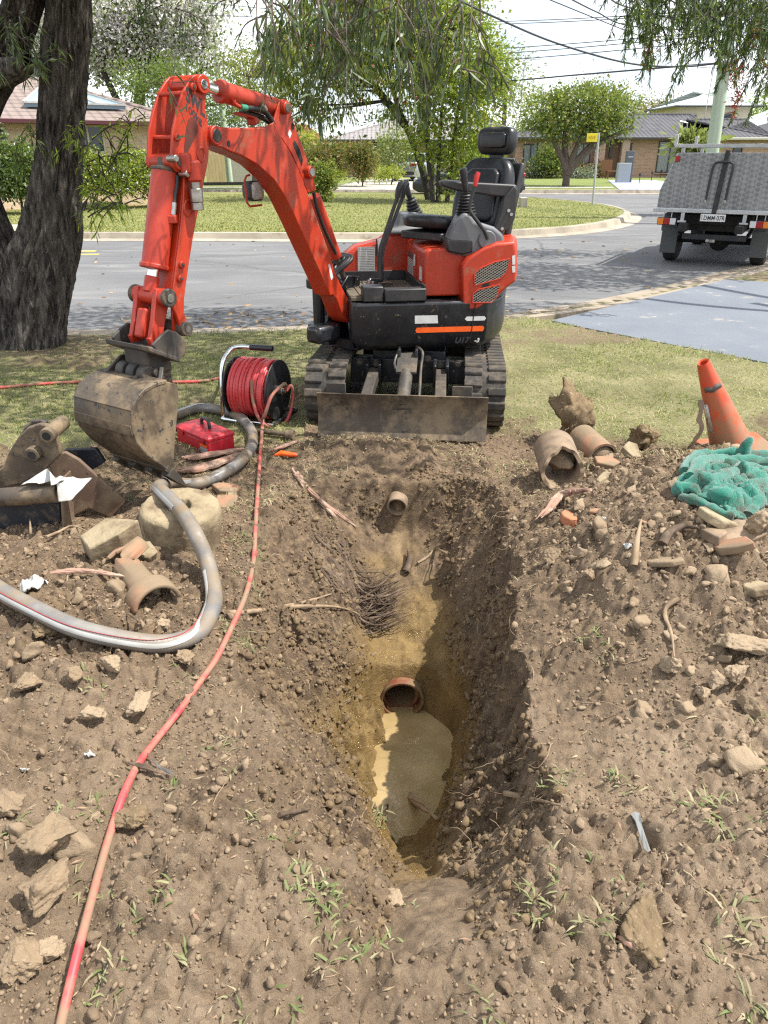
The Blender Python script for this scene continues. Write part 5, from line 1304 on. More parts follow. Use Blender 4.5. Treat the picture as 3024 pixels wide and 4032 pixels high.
mb.tube(pts, .0115, 8); rpart(mb, 'wound_hose', hose_mat('clean_red_hose', (.52, .045, .05), (.58, .07, .07), (.36, .14, .09), .36, .58, .74, 5), smooth=80)
mb = MB(); mb.cyl(rp(.15, 0, 0), rp(.19, 0, 0), .032, 20); mb.cyl(rp(.188, 0, 0), rp(.21, 0, 0), .018, 14); rpart(mb, 'reel_hub', M_ZINC, bevel=.003)
mb = MB(); mb.bar(rp(.165, 0, 0), rp(.165, .03, -.14), .025, .008); rpart(mb, 'crank_arm', M_PLAS, bevel=.002)
mb = MB(); mb.cyl(rp(.165, .03, -.135), rp(.265, .03, -.135), .013, 14); rpart(mb, 'crank_handle', M_PLAS, bevel=.003)
zb_ = -(RZ-base_z)+.015
mb = MB(); mb.tube(spline([rp(.19, -.17, zb_), rp(-.15, -.17, zb_), rp(-.185, -.15, zb_+.02), rp(-.185, -.14, .02), rp(-.185, -.10, .17), rp(-.17, -.03, .235), rp(-.12, 0, .262), rp(.0, 0, .268)], 8), .0135, 14)
rpart(mb, 'reel_frame', M_CHR, smooth=60)
mb = MB(); mb.tube(spline([rp(.19, .17, zb_), rp(-.15, .17, zb_), rp(-.185, .15, zb_+.02), rp(-.185, .10, .0), rp(-.185, 0, 0)], 8), .0135, 14); mb.tube([rp(.19, -.17, zb_), rp(.19, .17, zb_)], .0135, 12); rpart(mb, 'reel_frame', M_PLAS, smooth=60)
mb = MB(); mb.cyl(rp(-.03, 0, .267), rp(.13, 0, .270), .019, 16); rpart(mb, 'carry_grip', M_SEAT, bevel=.004)
hp2 = [rp(.20, 0, 0), rp(.225, -.04, .05), rp(.235, -.10, .07), rp(.20, -.20, .02), rp(.17, -.26, -.10), G(D(571, 905), .06), G(D(566, 950), .03), G(D(561, 1010), .014), G(D(556, 1080), .012), G(D(552, 1150), .012), G(D(548, 1215), .012), G(D(533, 1285), .012), G(D(506, 1350), .012), G(D(470, 1425), .012), G(D(437, 1475), .014), G(D(392, 1540), .016), G(D(340, 1605), .014), G(D(300, 1660), .014), G(D(268, 1725), .014), G(D(246, 1790), .014), G(D(222, 1870), .014), G(D(198, 1960), .014), G(D(172, 2060), .014), G(D(148, 2160), .014), G(D(128, 2250), .014)]
hose('pressure_hose', 'muddy red hose running from the reel past the pit to the bottom left', 'hose', hp2, .0105, M_HRED, False, 12)
hose('pressure_hose', 'red hose lying across the shaded grass from the left edge to the reel', 'hose', [rp(-.16, -.02, .16), rp(-.22, -.06, .04), G(D(478, 823), .02), G(D(440, 827), .014), G(D(385, 829), .013), G(D(290, 827), .013), G(D(190, 828), .014), G(D(90, 833), .013), G(D(0, 841), .013), G(D(-80, 846), .013)], .0115, M_HRED, False, 12)
hose('pressure_hose', 'loop of red hose hanging beside the reel flange', 'hose', [rp(.05, -.165, .10), rp(.07, -.20, -.03), rp(.12, -.22, -.14), rp(.19, -.16, -.21), rp(.235, -.06, -.17), rp(.245, .02, -.05), rp(.235, .02, .03), rp(.21, 0, .0)], .0105, M_HRED, False, 12)

# ---- toolbox
M_TBOX = paint('red_toolbox_paint', (.42, .012, .022), (.50, .02, .03), (.30, .12, .10), .34, .60, .80, 7, (.25, .18, .14), .70)
A_, B_, C2 = at_z(*c6(1003, 690), .01), at_z(*c6(1140, 752), .01), at_z(*c6(1320, 735), .01)
e1 = (A_-B_).normalized(); l1 = (A_-B_).length; e2 = Vector((e1.y, -e1.x, 0)); e2 = e2 if e2.dot(C2-B_) > 0 else -e2; l2 = (C2-B_).dot(e2)
l1 = max(.34, min(.46, l1)); l2 = max(.18, min(.22, l2)); print('toolbox', l1, l2)
tbz = hz(B_.x, B_.y+.15)
TB = Matrix((Vector((*e1, 0)), Vector((*e2, 0)), Vector((0, 0, 1, 0)), Vector((0, 0, 0, 1)))).transposed(); TB.translation = Vector((B_.x, B_.y, tbz))
tb = thing('toolbox', 'dusty red metal toolbox with a black handle on the grass', 'toolbox', TB.translation)
def tpart(mb, name, m, parent=None, **kw): mb.M = TB; return mb.build(name, m, parent or tb, off=TB.translation, **kw)
mb = MB(); mb.box((l1/2, l2/2, .052), (l1, l2, .104)); tpart(mb, 'body', M_TBOX, bevel=.008)
mb = MB(); mb.loft([[(a, b, z) for a, b in ((-.004+i, -.004+i), (l1+.004-i, -.004+i), (l1+.004-i, l2+.004-i), (-.004+i, l2+.004-i))] for z, i in ((.102, 0), (.124, 0), (.138, .02))]); lid = tpart(mb, 'lid', M_TBOX, bevel=.005)
mb = MB(); mb.tube(spline([(l1*.33, l2/2, 0.139), (l1*.34, l2/2, 0.169), (l1*.42, l2/2+.01, 0.182), (l1*.60, l2/2+.02, 0.179), (l1*.66, l2/2+.02, 0.159), (l1*.66, l2/2+.02, 0.139)], 6), .011, 12); tpart(mb, 'handle', M_PLAS, lid, smooth=60)
for xx in (.15, .80):
    mb = MB(); mb.box((l1*xx, -.006, .105), (.03, .008, .04)); tpart(mb, 'latch', M_TBOX, bevel=.002)
mb = MB(); mb.box((.05, -.0015, .045), (.075, .003, .075)); tpart(mb, 'label_sticker', M_PLATE)
mb = MB(); mb.box((.05, -.002, .074), (.075, .003, .017)); tpart(mb, 'label_sticker', M_REFL)
# black clamp tool behind it
p = G(c6(985, 660), .02)
mb = MB(); mb.tube(spline([p+Vector((-.12, .06, .03)), p+Vector((-.06, .02, .07)), p+Vector((0, .0, .05)), p+Vector((.10, -.05, .02))], 6), .017, 10); mb.box(p+Vector((-.06, .03, .06)), (.07, .05, .06)); mb.box(p+Vector((.02, .04, .02)), (.17, .02, .03), rot=Matrix.Rotation(-.4, 3, 'Z'))
single(mb, 'clamp', M_PLAS, 'black metal clamp lying beside the left end of the toolbox', 'clamp', bevel=.006)
mb = MB(); a, b = G(c6(1385, 640), .03), G(c6(1560, 660), .03); mb.cyl(a, b, .016, 16); mb.cyl(b, b+(b-a).normalized()*.05, .032, 18); mb.cyl(a-(b-a).normalized()*.03, a, .026, 12)
single(mb, 'steel_bar', M_MUDST, 'muddy steel bar with a thick head on the ground right of the toolbox', 'steel bar', bevel=.003)
p = thing('hand_tool', 'small tool with an orange handle half hidden in the dirt', 'hand tool', G(c6(1580, 760), .012))
mb = MB(); mb.tube([(-.09, .0, .0), (-.05, .005, .01), (.0, -.01, .008), (.04, .0, .0)], [.006, .017, .015, .012], 12); mb.build('handle', M_REFL, p, smooth=60)
mb = MB(); mb.tube([(.03, 0, 0), (.08, .01, -.004), (.13, .012, -.012)], [.010, .008, .005], 8); mb.build('shank', M_STEEL, p, smooth=60)

# ---- spare bucket on the left
SY = 3.15
SBO = Vector((-1.62, 3.2, 0))
sbk = thing('digging_bucket', 'rusty spare excavator bucket lying on its side at the left edge', 'bucket', SBO)
M_RUST = paint('rusty_plate', (.105, .062, .042), (.15, .10, .065), (.20, .145, .09), .6, .46, .60, 6, (.02, .02, .024), .62)
M_NAVY = paint('dark_blue_steel', (.012, .016, .026), (.025, .027, .032), (.13, .095, .06), .4, .54, .66, 7, (.16, .12, .075), .64)
def trace(name, pts, y, th, m, skew=0.0, **kw):
    P = [at_y(q[0], q[1], y) for q in pts]; x0 = min(p.x for p in P)
    mb = MB(); n = len(P); vs = [p+Vector((0, skew*(p.x-x0), 0)) for p in P]; vs += [v+Vector((.0, th, 0)) for v in vs]
    mb.add(vs, [tuple(range(n)), tuple(range(2*n-1, n-1, -1))]+[(k, (k+1) % n, n+(k+1) % n, n+k) for k in range(n)]); return mb.build(name, m, sbk, off=SBO, bevel=.006, **kw)
mb = MB(); a, b = at_y(*c6(-60, 985), 3.02), at_y(*c6(320, 955), 3.02); mb.cyl(a, b, .042, 24); mb.build('cross_tube', M_MUDST, sbk, off=SBO, bevel=.004)
trace('end_flange', [c6(318, 890), c6(332, 885), c6(362, 1235), c6(345, 1245)], 3.0, .12, M_RUST)
trace('cutting_plate', [c6(-60, 1015), c6(325, 1010), c6(340, 1200), c6(-60, 1235)], 3.06, .02, M_NAVY)
trace('side_plate', [c6(240, 755), c6(345, 742), c6(415, 790), c6(655, 1040), c6(585, 1125), c6(470, 1060), c6(330, 1120), c6(300, 900)], 3.22, .02, M_RUST, .25)
trace('mounting_ear', [c6(10, 840), c6(40, 745), c6(95, 655), c6(150, 600), c6(215, 580), c6(275, 590), c6(308, 640), c6(330, 745), c6(280, 800), c6(220, 850), c6(120, 905), c6(20, 925)], 3.16, .03, M_MUDST)
trace('mounting_ear', [c6(80, 700), c6(130, 600), c6(170, 565), c6(215, 556), c6(250, 570), c6(255, 640), c6(200, 720), c6(100, 760)], 3.30, .03, M_MUDST)
trace('back_shell', [c6(-60, 880), c6(30, 800), c6(200, 860), c6(300, 900), c6(330, 1000), c6(-60, 1000)], 3.24, .05, M_MUDST)
for q in (c6(270, 632), c6(190, 735)):
    p = at_y(*q, 3.16); mb = MB(); mb.cyl(p+Vector((0, -.035, 0)), p+Vector((0, .16, 0)), .034, 22); o = mb.build('pivot_boss', M_MUDST, sbk, off=SBO, bevel=.005)
    mb = MB(); mb.cyl(p+Vector((0, -.037, 0)), p+Vector((0, -.034, 0)), .019, 16); mb.build('pin_hole', M_DARK, o, off=SBO)
P = [at_y(*q, 3.42) for q in (c6(345, 722), c6(520, 715), c6(570, 790), c6(470, 850), c6(420, 800))]; mb = MB(); n = len(P); mb.add(P+[v+Vector((0, .03, 0)) for v in P], [tuple(range(n)), tuple(range(2*n-1, n-1, -1))]+[(k, (k+1) % n, n+(k+1) % n, n+k) for k in range(n)])
single(mb, 'steel_plate', M_NAVY, 'dark steel plate standing between the two buckets', 'steel plate', bevel=.005)

# ---- crumpled things
def crumple(name, pts, label, cat, m, amp, freq, lift, seed, n=34, thick=.0015, ground_fit=True, ridge=.6, sub=1):
    """a cloth or film spread over an outline (points of the place), folded by ridged noise"""
    P = [Vector(p) for p in pts]; c = sum(P, Vector())/len(P); k = len(P); V = []; idx_ = {}
    rad = n
    for i in range(rad+1):
        for j in range(4*n):
            a = j/(4*n)*k; e = int(a); q = P[e % k].lerp(P[(e+1) % k], a-e); p = c.lerp(q, (i/rad))
            V.append(p)
    V = np.array([v[:] for v in V]); x, y = V[:, 0], V[:, 1]
    wx = x+.25/freq*fbm(x*freq, y*freq, seed, 2); wy = y+.25/freq*fbm(x*freq+9, y*freq, seed+1, 2)
    if ridge < .5:
        r1 = .5+.5*np.sin((wx*.45+wy)*freq*3.6+2.6*fbm(wx*freq*.6, wy*freq*.6, seed+6, 2)); r2 = .5+.5*np.sin((wx-wy*.6)*freq*5.5+3*fbm(wx*freq*.8, wy*freq*.8, seed+7, 2)); r = .65*r1+ridge*r2
    else: r = None
    r1 = 1-np.abs(fbm(wx*freq, wy*freq*1.3, seed+2, 2))*2.4; r2 = 1-np.abs(fbm(wx*freq*2.1+5, wy*freq*1.6, seed+4, 2))*2.4
    r = r if r is not None else np.clip(r1, 0, 1)**1.5+ridge*np.clip(r2, 0, 1)**1.5
    edge = np.repeat(1-(np.arange(rad+1)/rad)**6, 4*n)
    if ground_fit: V[:, 2] = H(x, y)+lift
    V[:, 2] += amp*r*(.35+.65*edge)
    m4 = 4*n; I = np.arange((rad+1)*m4).reshape(rad+1, m4); J = np.roll(I, -1, 1)
    F = np.stack([I[:-1].ravel(), J[:-1].ravel(), J[1:].ravel(), I[1:].ravel()], 1)
    o = np_mesh(name, V, F, m, smooth=True); centred(o)
    s_ = o.modifiers.new('Solidify', 'SOLIDIFY'); s_.thickness = thick; s_.offset = 0
    return tag(o, label, cat)
M_TOWEL = NT('green_towel'); f_ = M_TOWEL.ramp(M_TOWEL.noise(11, 6, .65), .47, .66)
M_TOWEL.set(M_TOWEL.mix(f_, M_TOWEL.mix(M_TOWEL.ramp(M_TOWEL.noise(7, 4), .3, .7), (.008, .135, .090), (.020, .205, .140)), (.055, .068, .042)), .95, 0, .1, Sheen_Weight=.5)
bq = M_TOWEL.bump(M_TOWEL.noise(260, 3, .7), .9, .006); M_TOWEL.bump(M_TOWEL.noise(60, 4, .6), .5, .01, bq); M_TOWEL = M_TOWEL.m
tw = [D(1448, 1072), D(1480, 1035), D(1488, 1002), D(1530, 990), D(1580, 990), D(1640, 1000), D(1705, 1005), D(1720, 1060), D(1665, 1085), D(1630, 1128), D(1580, 1128), D(1545, 1100), D(1505, 1090)]
towel = crumple('towel', [G(q) for q in tw], 'crumpled green towel with mud stains on the right soil heap', 'towel', M_TOWEL, .035, 5.0, .02, 77, 60, .012, True, .3)
for pts, r, lf in (([(1105, 1060), (1170, 965), (1300, 930), (1480, 940), (1659, 960), (1720, 970)], .028, .035), ([(1135, 1115), (1205, 1020), (1330, 985), (1500, 1000), (1720, 1015)], .025, .05), ([(1190, 1100), (1290, 1125), (1400, 1065), (1520, 1035), (1720, 1075)], .027, .035), ([(1030, 1175), (1110, 1155), (1230, 1165), (1350, 1195), (1480, 1185), (1560, 1130), (1720, 1110)], .026, .022), ([(1080, 1200), (1200, 1240), (1330, 1290), (1430, 1335)], .019, .018), ([(1570, 1150), (1580, 1240), (1520, 1325)], .024, .022)):
    P = [G(c8(*q), lf+.008*math.sin(i*2.3)) for i, q in enumerate(pts)]; sp_ = spline(P, 9); n = len(sp_); mb = MB(); mb.tube(sp_, [r*(.55+.45*math.sin(math.pi*min(1, (k+2)/(n*.3)) if k < n*.15 else math.pi/2))*(1+.16*math.sin(k*.6+r*900)+.10*math.sin(k*1.37)) for k in range(n)], 14)
    mb.build('towel_fold', M_TOWEL, towel, smooth=80, off=towel.location)
mb = MB(); b_ = G(c8(1490, 945), .03); mb.tube(spline([b_, b_+Vector((.0, .0, .05)), b_+Vector((.012, .0, .085)), b_+Vector((.014, 0, .10))], 5), [.035*(1-.7*k/15) for k in range(16)], 14); mb.build('towel_fold', M_TOWEL, towel, smooth=80, off=towel.location)
plast = [at_y(*q, 2.99) for q in (c6(110, 918), c6(205, 868), c6(285, 838), c6(325, 870), c6(345, 905), c6(468, 918), c6(420, 960), c6(345, 972), c6(325, 900), c6(240, 905))]
plast = [Vector((p.x, p.y+.10*math.sin(i*1.7), p.z)) for i, p in enumerate(plast)]
o = crumple('plastic_sheet', plast, 'torn white plastic sheet draped over the spare bucket', 'plastic sheet', M_WHITE, .012, 10, .0, 5, 16, .001, False)
wp_ = [at_y(*q, G(k1(180, 590)).y) for q in (k1(112, 628), k1(150, 565), k1(200, 545), k1(268, 565), k1(225, 590), k1(165, 615))]
crumple('plastic_scrap', [G(q, .012) for q in (k1(112, 628), k1(150, 565), k1(200, 548), k1(268, 566), k1(225, 592), k1(165, 618))], 'torn white plastic scrap on the left soil heap', 'plastic scrap', M_WHITE, .02, 18, .015, 8, 12, .001)
mb = MB(); P = [G(q, .012) for q in (k5(1062, 462), k5(1080, 452), k5(1100, 460), k5(1106, 480), k5(1110, 510), k5(1146, 618), k5(1135, 628), k5(1118, 615), k5(1092, 520), k5(1082, 492))]
n = len(P); zz = sum(p.z for p in P)/n; mb.add(P+[p+Vector((0, 0, .004)) for p in P], [tuple(range(n-1, -1, -1)), tuple(range(n, 2*n))]+[(k, (k+1) % n, n+(k+1) % n, n+k) for k in range(n)])
single(mb, 'plastic_tag', M_WHITE, 'flat white plastic tag lying on the soil right of the pit', 'plastic tag', bevel=.001)
P = [G(q, .014) for q in (k4(645, 205), k4(665, 235), k4(700, 265), k4(745, 282))]; sp_ = spline(P, 6); mb = MB()
mb.loft([[p+Vector((-.006, .008, 0)), p+Vector((.0, .0, .008)), p+Vector((.006, -.008, 0)), p+Vector((0, 0, .003))] for p in sp_])
single(mb, 'plastic_strip', M_WHITE, 'curved white plastic strip beside the red hose', 'plastic strip', smooth=40)
for (q, lab) in ((k4(390, 195), 'small white plastic scrap left of the red hose'), (c8(575, 1345), 'small white plastic splinter below the large clay pipe'), (k4(110, 270), 'grey white scrap near the left clods'), (c8(740, 1520), 'crumpled white film beside the upright stick'), (c8(1315, 998), 'no')):
    if lab == 'no': continue
    p = G(q, .008); crumple('plastic_scrap', [p+Vector((math.cos(a)*.015*(1+.4*math.sin(a*3)), math.sin(a)*.009, 0)) for a in np.linspace(0, 5.6, 7)], lab, 'plastic scrap', M_WHITE, .012, 40, .008, 12, 6, .001)

# ---- broken pipes, tiles, rocks
cp = G(c8(255, 1128)); pc_ = at_y(*c8(318, 1020), cp.y+.02); pc_.z = max(pc_.z, cp.z+.085)
t = thing('drain_pipe', 'large muddy clay pipe with a broken mouth facing the pit, on the right', 'pipe', (pc_.x, pc_.y, cp.z))
mb = MB(); nP = 48; dirn = Vector((.06, 1, .04)).normalized(); u_ = Vector((1, 0, 0)); u_ = (u_-dirn*u_.dot(dirn)).normalized(); w_ = dirn.cross(u_)*-1
oo = pc_-Vector((pc_.x, pc_.y, cp.z))
def pr(r, s_, k):
    a = 2*math.pi*k/nP; return oo+dirn*s_+(u_*math.cos(a)+Vector((0, 0, 1))*math.sin(a))*r
def jag(k):  # broken top edge of the mouth
    a = 2*math.pi*k/nP; return .075*max(0, math.sin(a+.25))**3+.012*max(0, math.sin(a+.25))*math.sin(a*9)+.004*math.sin(k*1.1)
rings = [[pr(.104, jag(k), k) for k in range(nP)], [pr(.104, .12+.2*0, k) for k in range(nP)], [pr(.105, .30, k) for k in range(nP)], [pr(.086, .30, k) for k in range(nP)], [pr(.086, .12, k) for k in range(nP)], [pr(.086, jag(k)+.004, k) for k in range(nP)]]
rings.append(rings[0]); mb.loft(rings, cap=False); o = mb.build('pipe_barrel', M_CLAY, t, smooth=45)
mb = MB(); mb.add(*(lambda v, f: ([oo+dirn*.16+Vector((p[0]*.086, p[1]*.09, p[2]*.086)) for p in v], [tuple(q) for q in f]))(*lump(4, 77, .25, 1.5, 1.0))); mb.build('soil_fill', M_CLOD, t, smooth=50)
q = G(c8(545, 900), .0); t = thing('drain_pipe', 'half buried clay pipe behind the large muddy pipe', 'pipe', q)
mb = MB(); mb.ring(Vector((.02, -.04, .0)), Vector((-.04, .22, .02)), .085, .072); mb.build('pipe_barrel', M_CLAY2, t, smooth=45)
mb = MB(); mb.sphere((.01, .02, .0), .078, 18, 12); mb.build('soil_fill', M_CLOD, t, smooth=60)
# sod clumps with grass on top come with the grass below
sod1 = clod(G(c8(385, 800)), .15, .11, .21, 'tall dark sod clump behind the large clay pipe', 401, M_DAMP, 'sod_clump', .4, 4, .5, .15, 'sod clump', 'dug out sods', .6)
sod2 = clod(G(c8(850, 840)), .13, .10, .09, 'low rooty sod clump on the grass left of the cone', 402, M_DAMP, 'sod_clump', 1.2, 4, .5, .2, 'sod clump', 'dug out sods', .6)
def shard(p, sx, sy, sz, label, seed, m, rx=0, ry=0, rz=0, name='tile_fragment', cat='tile fragment', amp=.18, group=None, sub=3, lift=.0):
    r = random.Random(seed); n = r.randint(5, 7); P = [(math.cos(2*math.pi*(k+r.uniform(-.25, .25))/n)*sx*r.uniform(.8, 1.1), math.sin(2*math.pi*(k+r.uniform(-.25, .25))/n)*sy*r.uniform(.8, 1.1)) for k in range(n)]
    mb = MB(); mb.prism(P, lambda q, t: (q[0], q[1], t+.25*sz*math.sin(q[0]*20)), -sz/2, sz/2); o = mb.build(name, m, bevel=.006, smooth=40)
    o.location = Vector(p)+Vector((0, 0, lift)); o.rotation_euler = (rx, ry, rz); return tag(o, label, cat, group)
shard(G(k1(610, 370)), .12, .095, .13, 'muddy broken concrete block left of the ring', 1, M_CONCR, .15, -.1, .5, 'concrete_block', 'concrete block', lift=.035)
shard(G(k1(800, 410)), .05, .07, .06, 'small muddy concrete piece between the block and the ring', 2, M_CONCR, .3, .3, .2, 'concrete_block', 'concrete block', lift=.02)
def half_pipe(p, d, r0, r1, L, th, label, m, a0=-.2, a1=3.3, flare=True):
    d = Vector(d).normalized(); u = d.cross(Vector((0, 0, 1))).normalized(); up = u.cross(d); rings = []; n = 20
    prof = [(0, r0), (.55, r0), (.62, r0), (.72, r1), (1, r1)] if flare else [(0, r0), (1, r0)]
    vs = []
    for s_, r in prof:
        for k in range(n): a = a0+(a1-a0)*k/(n-1); j = .022*math.sin(k*.55+1)+.008*math.sin(k*1.7) if s_ == 0 else 0; vs.append(d*(L*s_+j)+(u*math.cos(a)+up*math.sin(a))*r)
    mb = MB(); mb.add(vs, [(i*n+k, i*n+k+1, (i+1)*n+k+1, (i+1)*n+k) for i in range(len(prof)-1) for k in range(n-1)]); o = mb.build('pipe_fragment', m, smooth=40)
    s_ = o.modifiers.new('Solidify', 'SOLIDIFY'); s_.thickness = th; b = o.modifiers.new('Bevel', 'BEVEL'); b.width = .003; o.location = p; return tag(o, label, 'pipe fragment')
a, b = G(k1(690, 480)), G(k1(860, 690)); half_pipe(a+Vector((0, 0, .0)), Vector((b.x-a.x, b.y-a.y, -.02)), .062, .095, .30, .016, 'broken clay pipe with a flared socket end, left of the grey hose', M_CLAY2, .1, 3.0)
half_pipe(G(k1(660, 470), .02), Vector((.2, .5, .1)), .06, .06, .12, .016, 'curved clay pipe shard standing against the concrete block', M_CLAY2, .2, 2.2, False)
FR = [(k1(1230, 45), .09, .07, .03, 'flat orange clay fragment behind the concrete ring', M_CLAY2), (k1(1235, 120), .07, .075, .03, 'clay fragment right of the concrete ring', M_CLAY2), (k1(1265, 70), .05, .03, .015, 'pale shard lying on the orange fragment', M_CONCR),
      (c8(355, 1340), .042, .04, .045, 'orange brick chunk on the right slope of the pit', mat('orange_brick', (.40, .15, .075), .85, col2=(.32, .13, .07), bump=.3)), (c8(515, 1272), .03, .02, .018, 'small orange brick chip above the brick chunk', M_CLAY2), (c8(840, 1345), .022, .02, .015, 'tiny orange chip in the middle of the heap', M_CLAY2),
      (c8(980, 1600), .085, .06, .022, 'sunlit tan triangular tile on the right heap', M_CLODY), (c8(600, 960), .07, .05, .03, 'reddish pipe fragment right of the large clay pipe', M_CLAY2), (c8(590, 1050), .10, .028, .022, 'pale pipe shard beside the mouth of the large clay pipe', M_CONCR), (c8(760, 900), .06, .05, .05, 'lumpy pale stone behind the pipe fragments', M_CONCR),
      (c8(1310, 1335), .08, .06, .035, 'grey flat stone below the edge of the towel', M_CONCR), (c8(1470, 1440), .15, .07, .035, 'long muddy clay slab below the towel', M_CLAY), (c8(1300, 1430), .10, .05, .04, 'dark stone slab left of the long clay slab', M_CLAY), (c8(1420, 1510), .08, .05, .03, 'reddish tile under the long clay slab', M_CLAY2), (k3(1590, 315), .045, .05, .03, 'pale stone at the right edge of the heap', M_CONCR)]
for i, (q, sx, sy, sz, lab, m) in enumerate(FR): shard(G(q), sx, sy, sz, lab, 50+i, m, .25*math.sin(i*2.1), .3*math.cos(i*1.7)-.1, i*.9, lift=sz*.3)

# ---- traffic cone
cb = at_y(*c8(1405, 925), 4.04); cb.z = hz(cb.x, cb.y)+.005
tip = at_y(*c8(1235, 290), 3.97)
cax = (tip-cb).normalized(); cl_ = (tip-cb).length
cone = thing('traffic_cone', 'faded orange traffic cone leaning left behind the green towel', 'traffic cone', cb)
u = cax.cross(Vector((0, 1, 0))).normalized(); CM = Matrix((Vector((*u, 0)), Vector((*cax.cross(u), 0)), Vector((*cax, 0)), Vector((0, 0, 0, 1)))).transposed()
M_CONE = NT('cone_plastic'); zc = M_CONE.n('ShaderNodeSeparateXYZ'); M_CONE.l(M_CONE.tc.outputs['Object'], zc.inputs[0])
c_ = M_CONE.mix(M_CONE.ramp(M_CONE.noise(6, 5), .35, .7), (.52, .075, .016), (.56, .05, .02))
low = M_CONE.math('MULTIPLY', M_CONE.ramp(M_CONE.noise(14, 7, .7), .36, .52), M_CONE.ramp(zc.outputs['Z'], .02, .58, (1, 1, 1), (0, 0, 0)))
c_ = M_CONE.mix(low, c_, (.24, .15, .085)); M_CONE.set(c_, .45); M_CONE = M_CONE.m
mb = MB(CM); prof = [(.122, .012), (.108, .05), (.036, cl_-.02), (.031, cl_), (.022, cl_-.005), (.025, cl_-.12)]; n = 40
mb.loft([[(r*math.cos(2*math.pi*k/n), r*math.sin(2*math.pi*k/n), z) for k in range(n)] for r, z in prof], cap=False); mb.build('cone_body', M_CONE, cone, smooth=50)
mb = MB(Matrix.Rotation(-math.radians(9), 4, 'Y')); mb.box((.03, 0, -.012), (.36, .36, .028)); mb.build('cone_base', mat('muddy_orange_base', (.48, .09, .03), .6, col2=(.26, .16, .09), scale=8, lo=.38, hi=.6), cone, bevel=.012)
def coneband(z0, z1, a0, a1, name, m):
    mb = MB(CM); n = 14; vs = []
    for z in (z0, z1):
        r = .108+(.036-.108)*(z-.05)/(cl_-.07)+.0015
        vs += [(r*math.cos(a0+(a1-a0)*k/(n-1)), r*math.sin(a0+(a1-a0)*k/(n-1)), z+.004*math.sin(k*.9)) for k in range(n)]
    mb.add(vs, [(k, k+1, n+k+1, n+k) for k in range(n-1)]); o = mb.build(name, m, cone, smooth=50); s_ = o.modifiers.new('Solidify', 'SOLIDIFY'); s_.thickness = .002; s_.offset = 1
fa = math.atan2(*(lambda v: (v.dot(cax.cross(u)), v.dot(u)))(Vector((0, -1, 0))))
coneband(cl_*.70, cl_*.735, fa-.1, fa+1.0, 'tape_band', M_DARK) if False else None
lft = math.atan2(*(lambda v: (v.dot(cax.cross(u)), v.dot(u)))(Vector((-1, -.35, 0)))); frt = math.atan2(*(lambda v: (v.dot(cax.cross(u)), v.dot(u)))(Vector((-.1, -1, 0))))
coneband(cl_*.725, cl_*.775, frt-.9, frt+.9, 'tape_band', mat('old_grey_tape', (.10, .085, .075), .8))
coneband(cl_*.30, cl_*.60, lft-.22, lft+.22, 'peeled_label', mat('peeled_white_label', (.55, .52, .47), .7, col2=(.25, .18, .12), scale=22, lo=.45, hi=.6))
st_ = [at_y(*q, 3.95) for q in (c8(1218, 540), c8(1222, 600), c8(1210, 660), c8(1225, 720), c8(1200, 780), c8(1155, 835))]
mb = MB(); sp_ = spline(st_, 5); mb.loft([[p+Vector((-.012-.01*math.sin(i*.7), -.004, 0)), p+Vector((.014, 0, .004)), p+Vector((.01, .006, 0)), p+Vector((-.01, .004, 0))] for i, p in enumerate(sp_)]); mb.build('torn_strip', M_CLAY, cone, smooth=40, off=cb)
# ================================================================ STREET: ute, houses, cars, poles, trees
def c3(a, b): return (1924+a/1.508, b/1.508)
def c2(a, b): return (900+a/1.3825, b/1.3825)
def c1(a, b): return (a/1.508, b/1.508)
def c8b(a, b): return (a/2.0114, 300+b/2.0114)
def cu(a, b): return (2500+a/3.166, 500+b/3.166)
# ---- utility truck
def checker_plate():
    n = NT('checker_plate'); m1 = n.n('ShaderNodeMapping'); m1.inputs['Rotation'].default_value = (0, math.radians(45), 0); m1.inputs['Scale'].default_value = (19, 19, 19); n.l(n.tc.outputs['Object'], m1.inputs['Vector'])
    ck = n.n('ShaderNodeTexChecker', Scale=1.0); n.l(m1.outputs['Vector'], ck.inputs['Vector'])
    c = n.mix(n.ramp(n.noise(3, 4), .3, .7), (.19, .195, .20), (.27, .275, .28)); c = n.mix(n.math('MULTIPLY', ck.outputs['Fac'], .4), c, (.46, .465, .47))
    n.set(c, n.mix(ck.outputs['Fac'], (.52,)*3, (.36,)*3), .75); n.bump(ck.outputs['Fac'], .35, .004); return n.m
M_CHK = checker_plate(); CKT = M_CHK.node_tree; M_ALU = mat('aluminium', (.55, .56, .57), .42, .8, col2=(.45, .46, .47), scale=6)
M_TYRE = mat('tyre_rubber', (.02, .02, .021), .85, col2=(.04, .038, .036), scale=9); M_RIM = mat('alloy_rim', (.55, .56, .58), .3, .9)
M_REDL = mat('red_lamp', (.35, .012, .016), .2, col2=(.25, .008, .01), scale=40); M_AMB = mat('amber_lamp', (.70, .20, .02), .2); M_CLR = mat('clear_lamp', (.6, .6, .62), .2); M_UGREY = mat('grey_mudguard', (.075, .08, .08), .6, dirt=(.12, .10, .075), dscale=4)
UT = Matrix(((.8716, .4903, 0, 5.66), (-.4903, .8716, 0, 13.50), (0, 0, 1, -.12), (0, 0, 0, 1)))
ute = thing('utility_truck', 'tradesman\'s ute with a silver checker plate canopy parked on the road', 'ute', UT.translation, 0)
UO = UT.translation.copy()
def upart(mb, name, m, parent=None, **kw): mb.M = UT; return mb.build(name, m, parent or ute, off=UO, **kw)
YR = -.92
mb = MB(); hw, tw_ = .885, .70
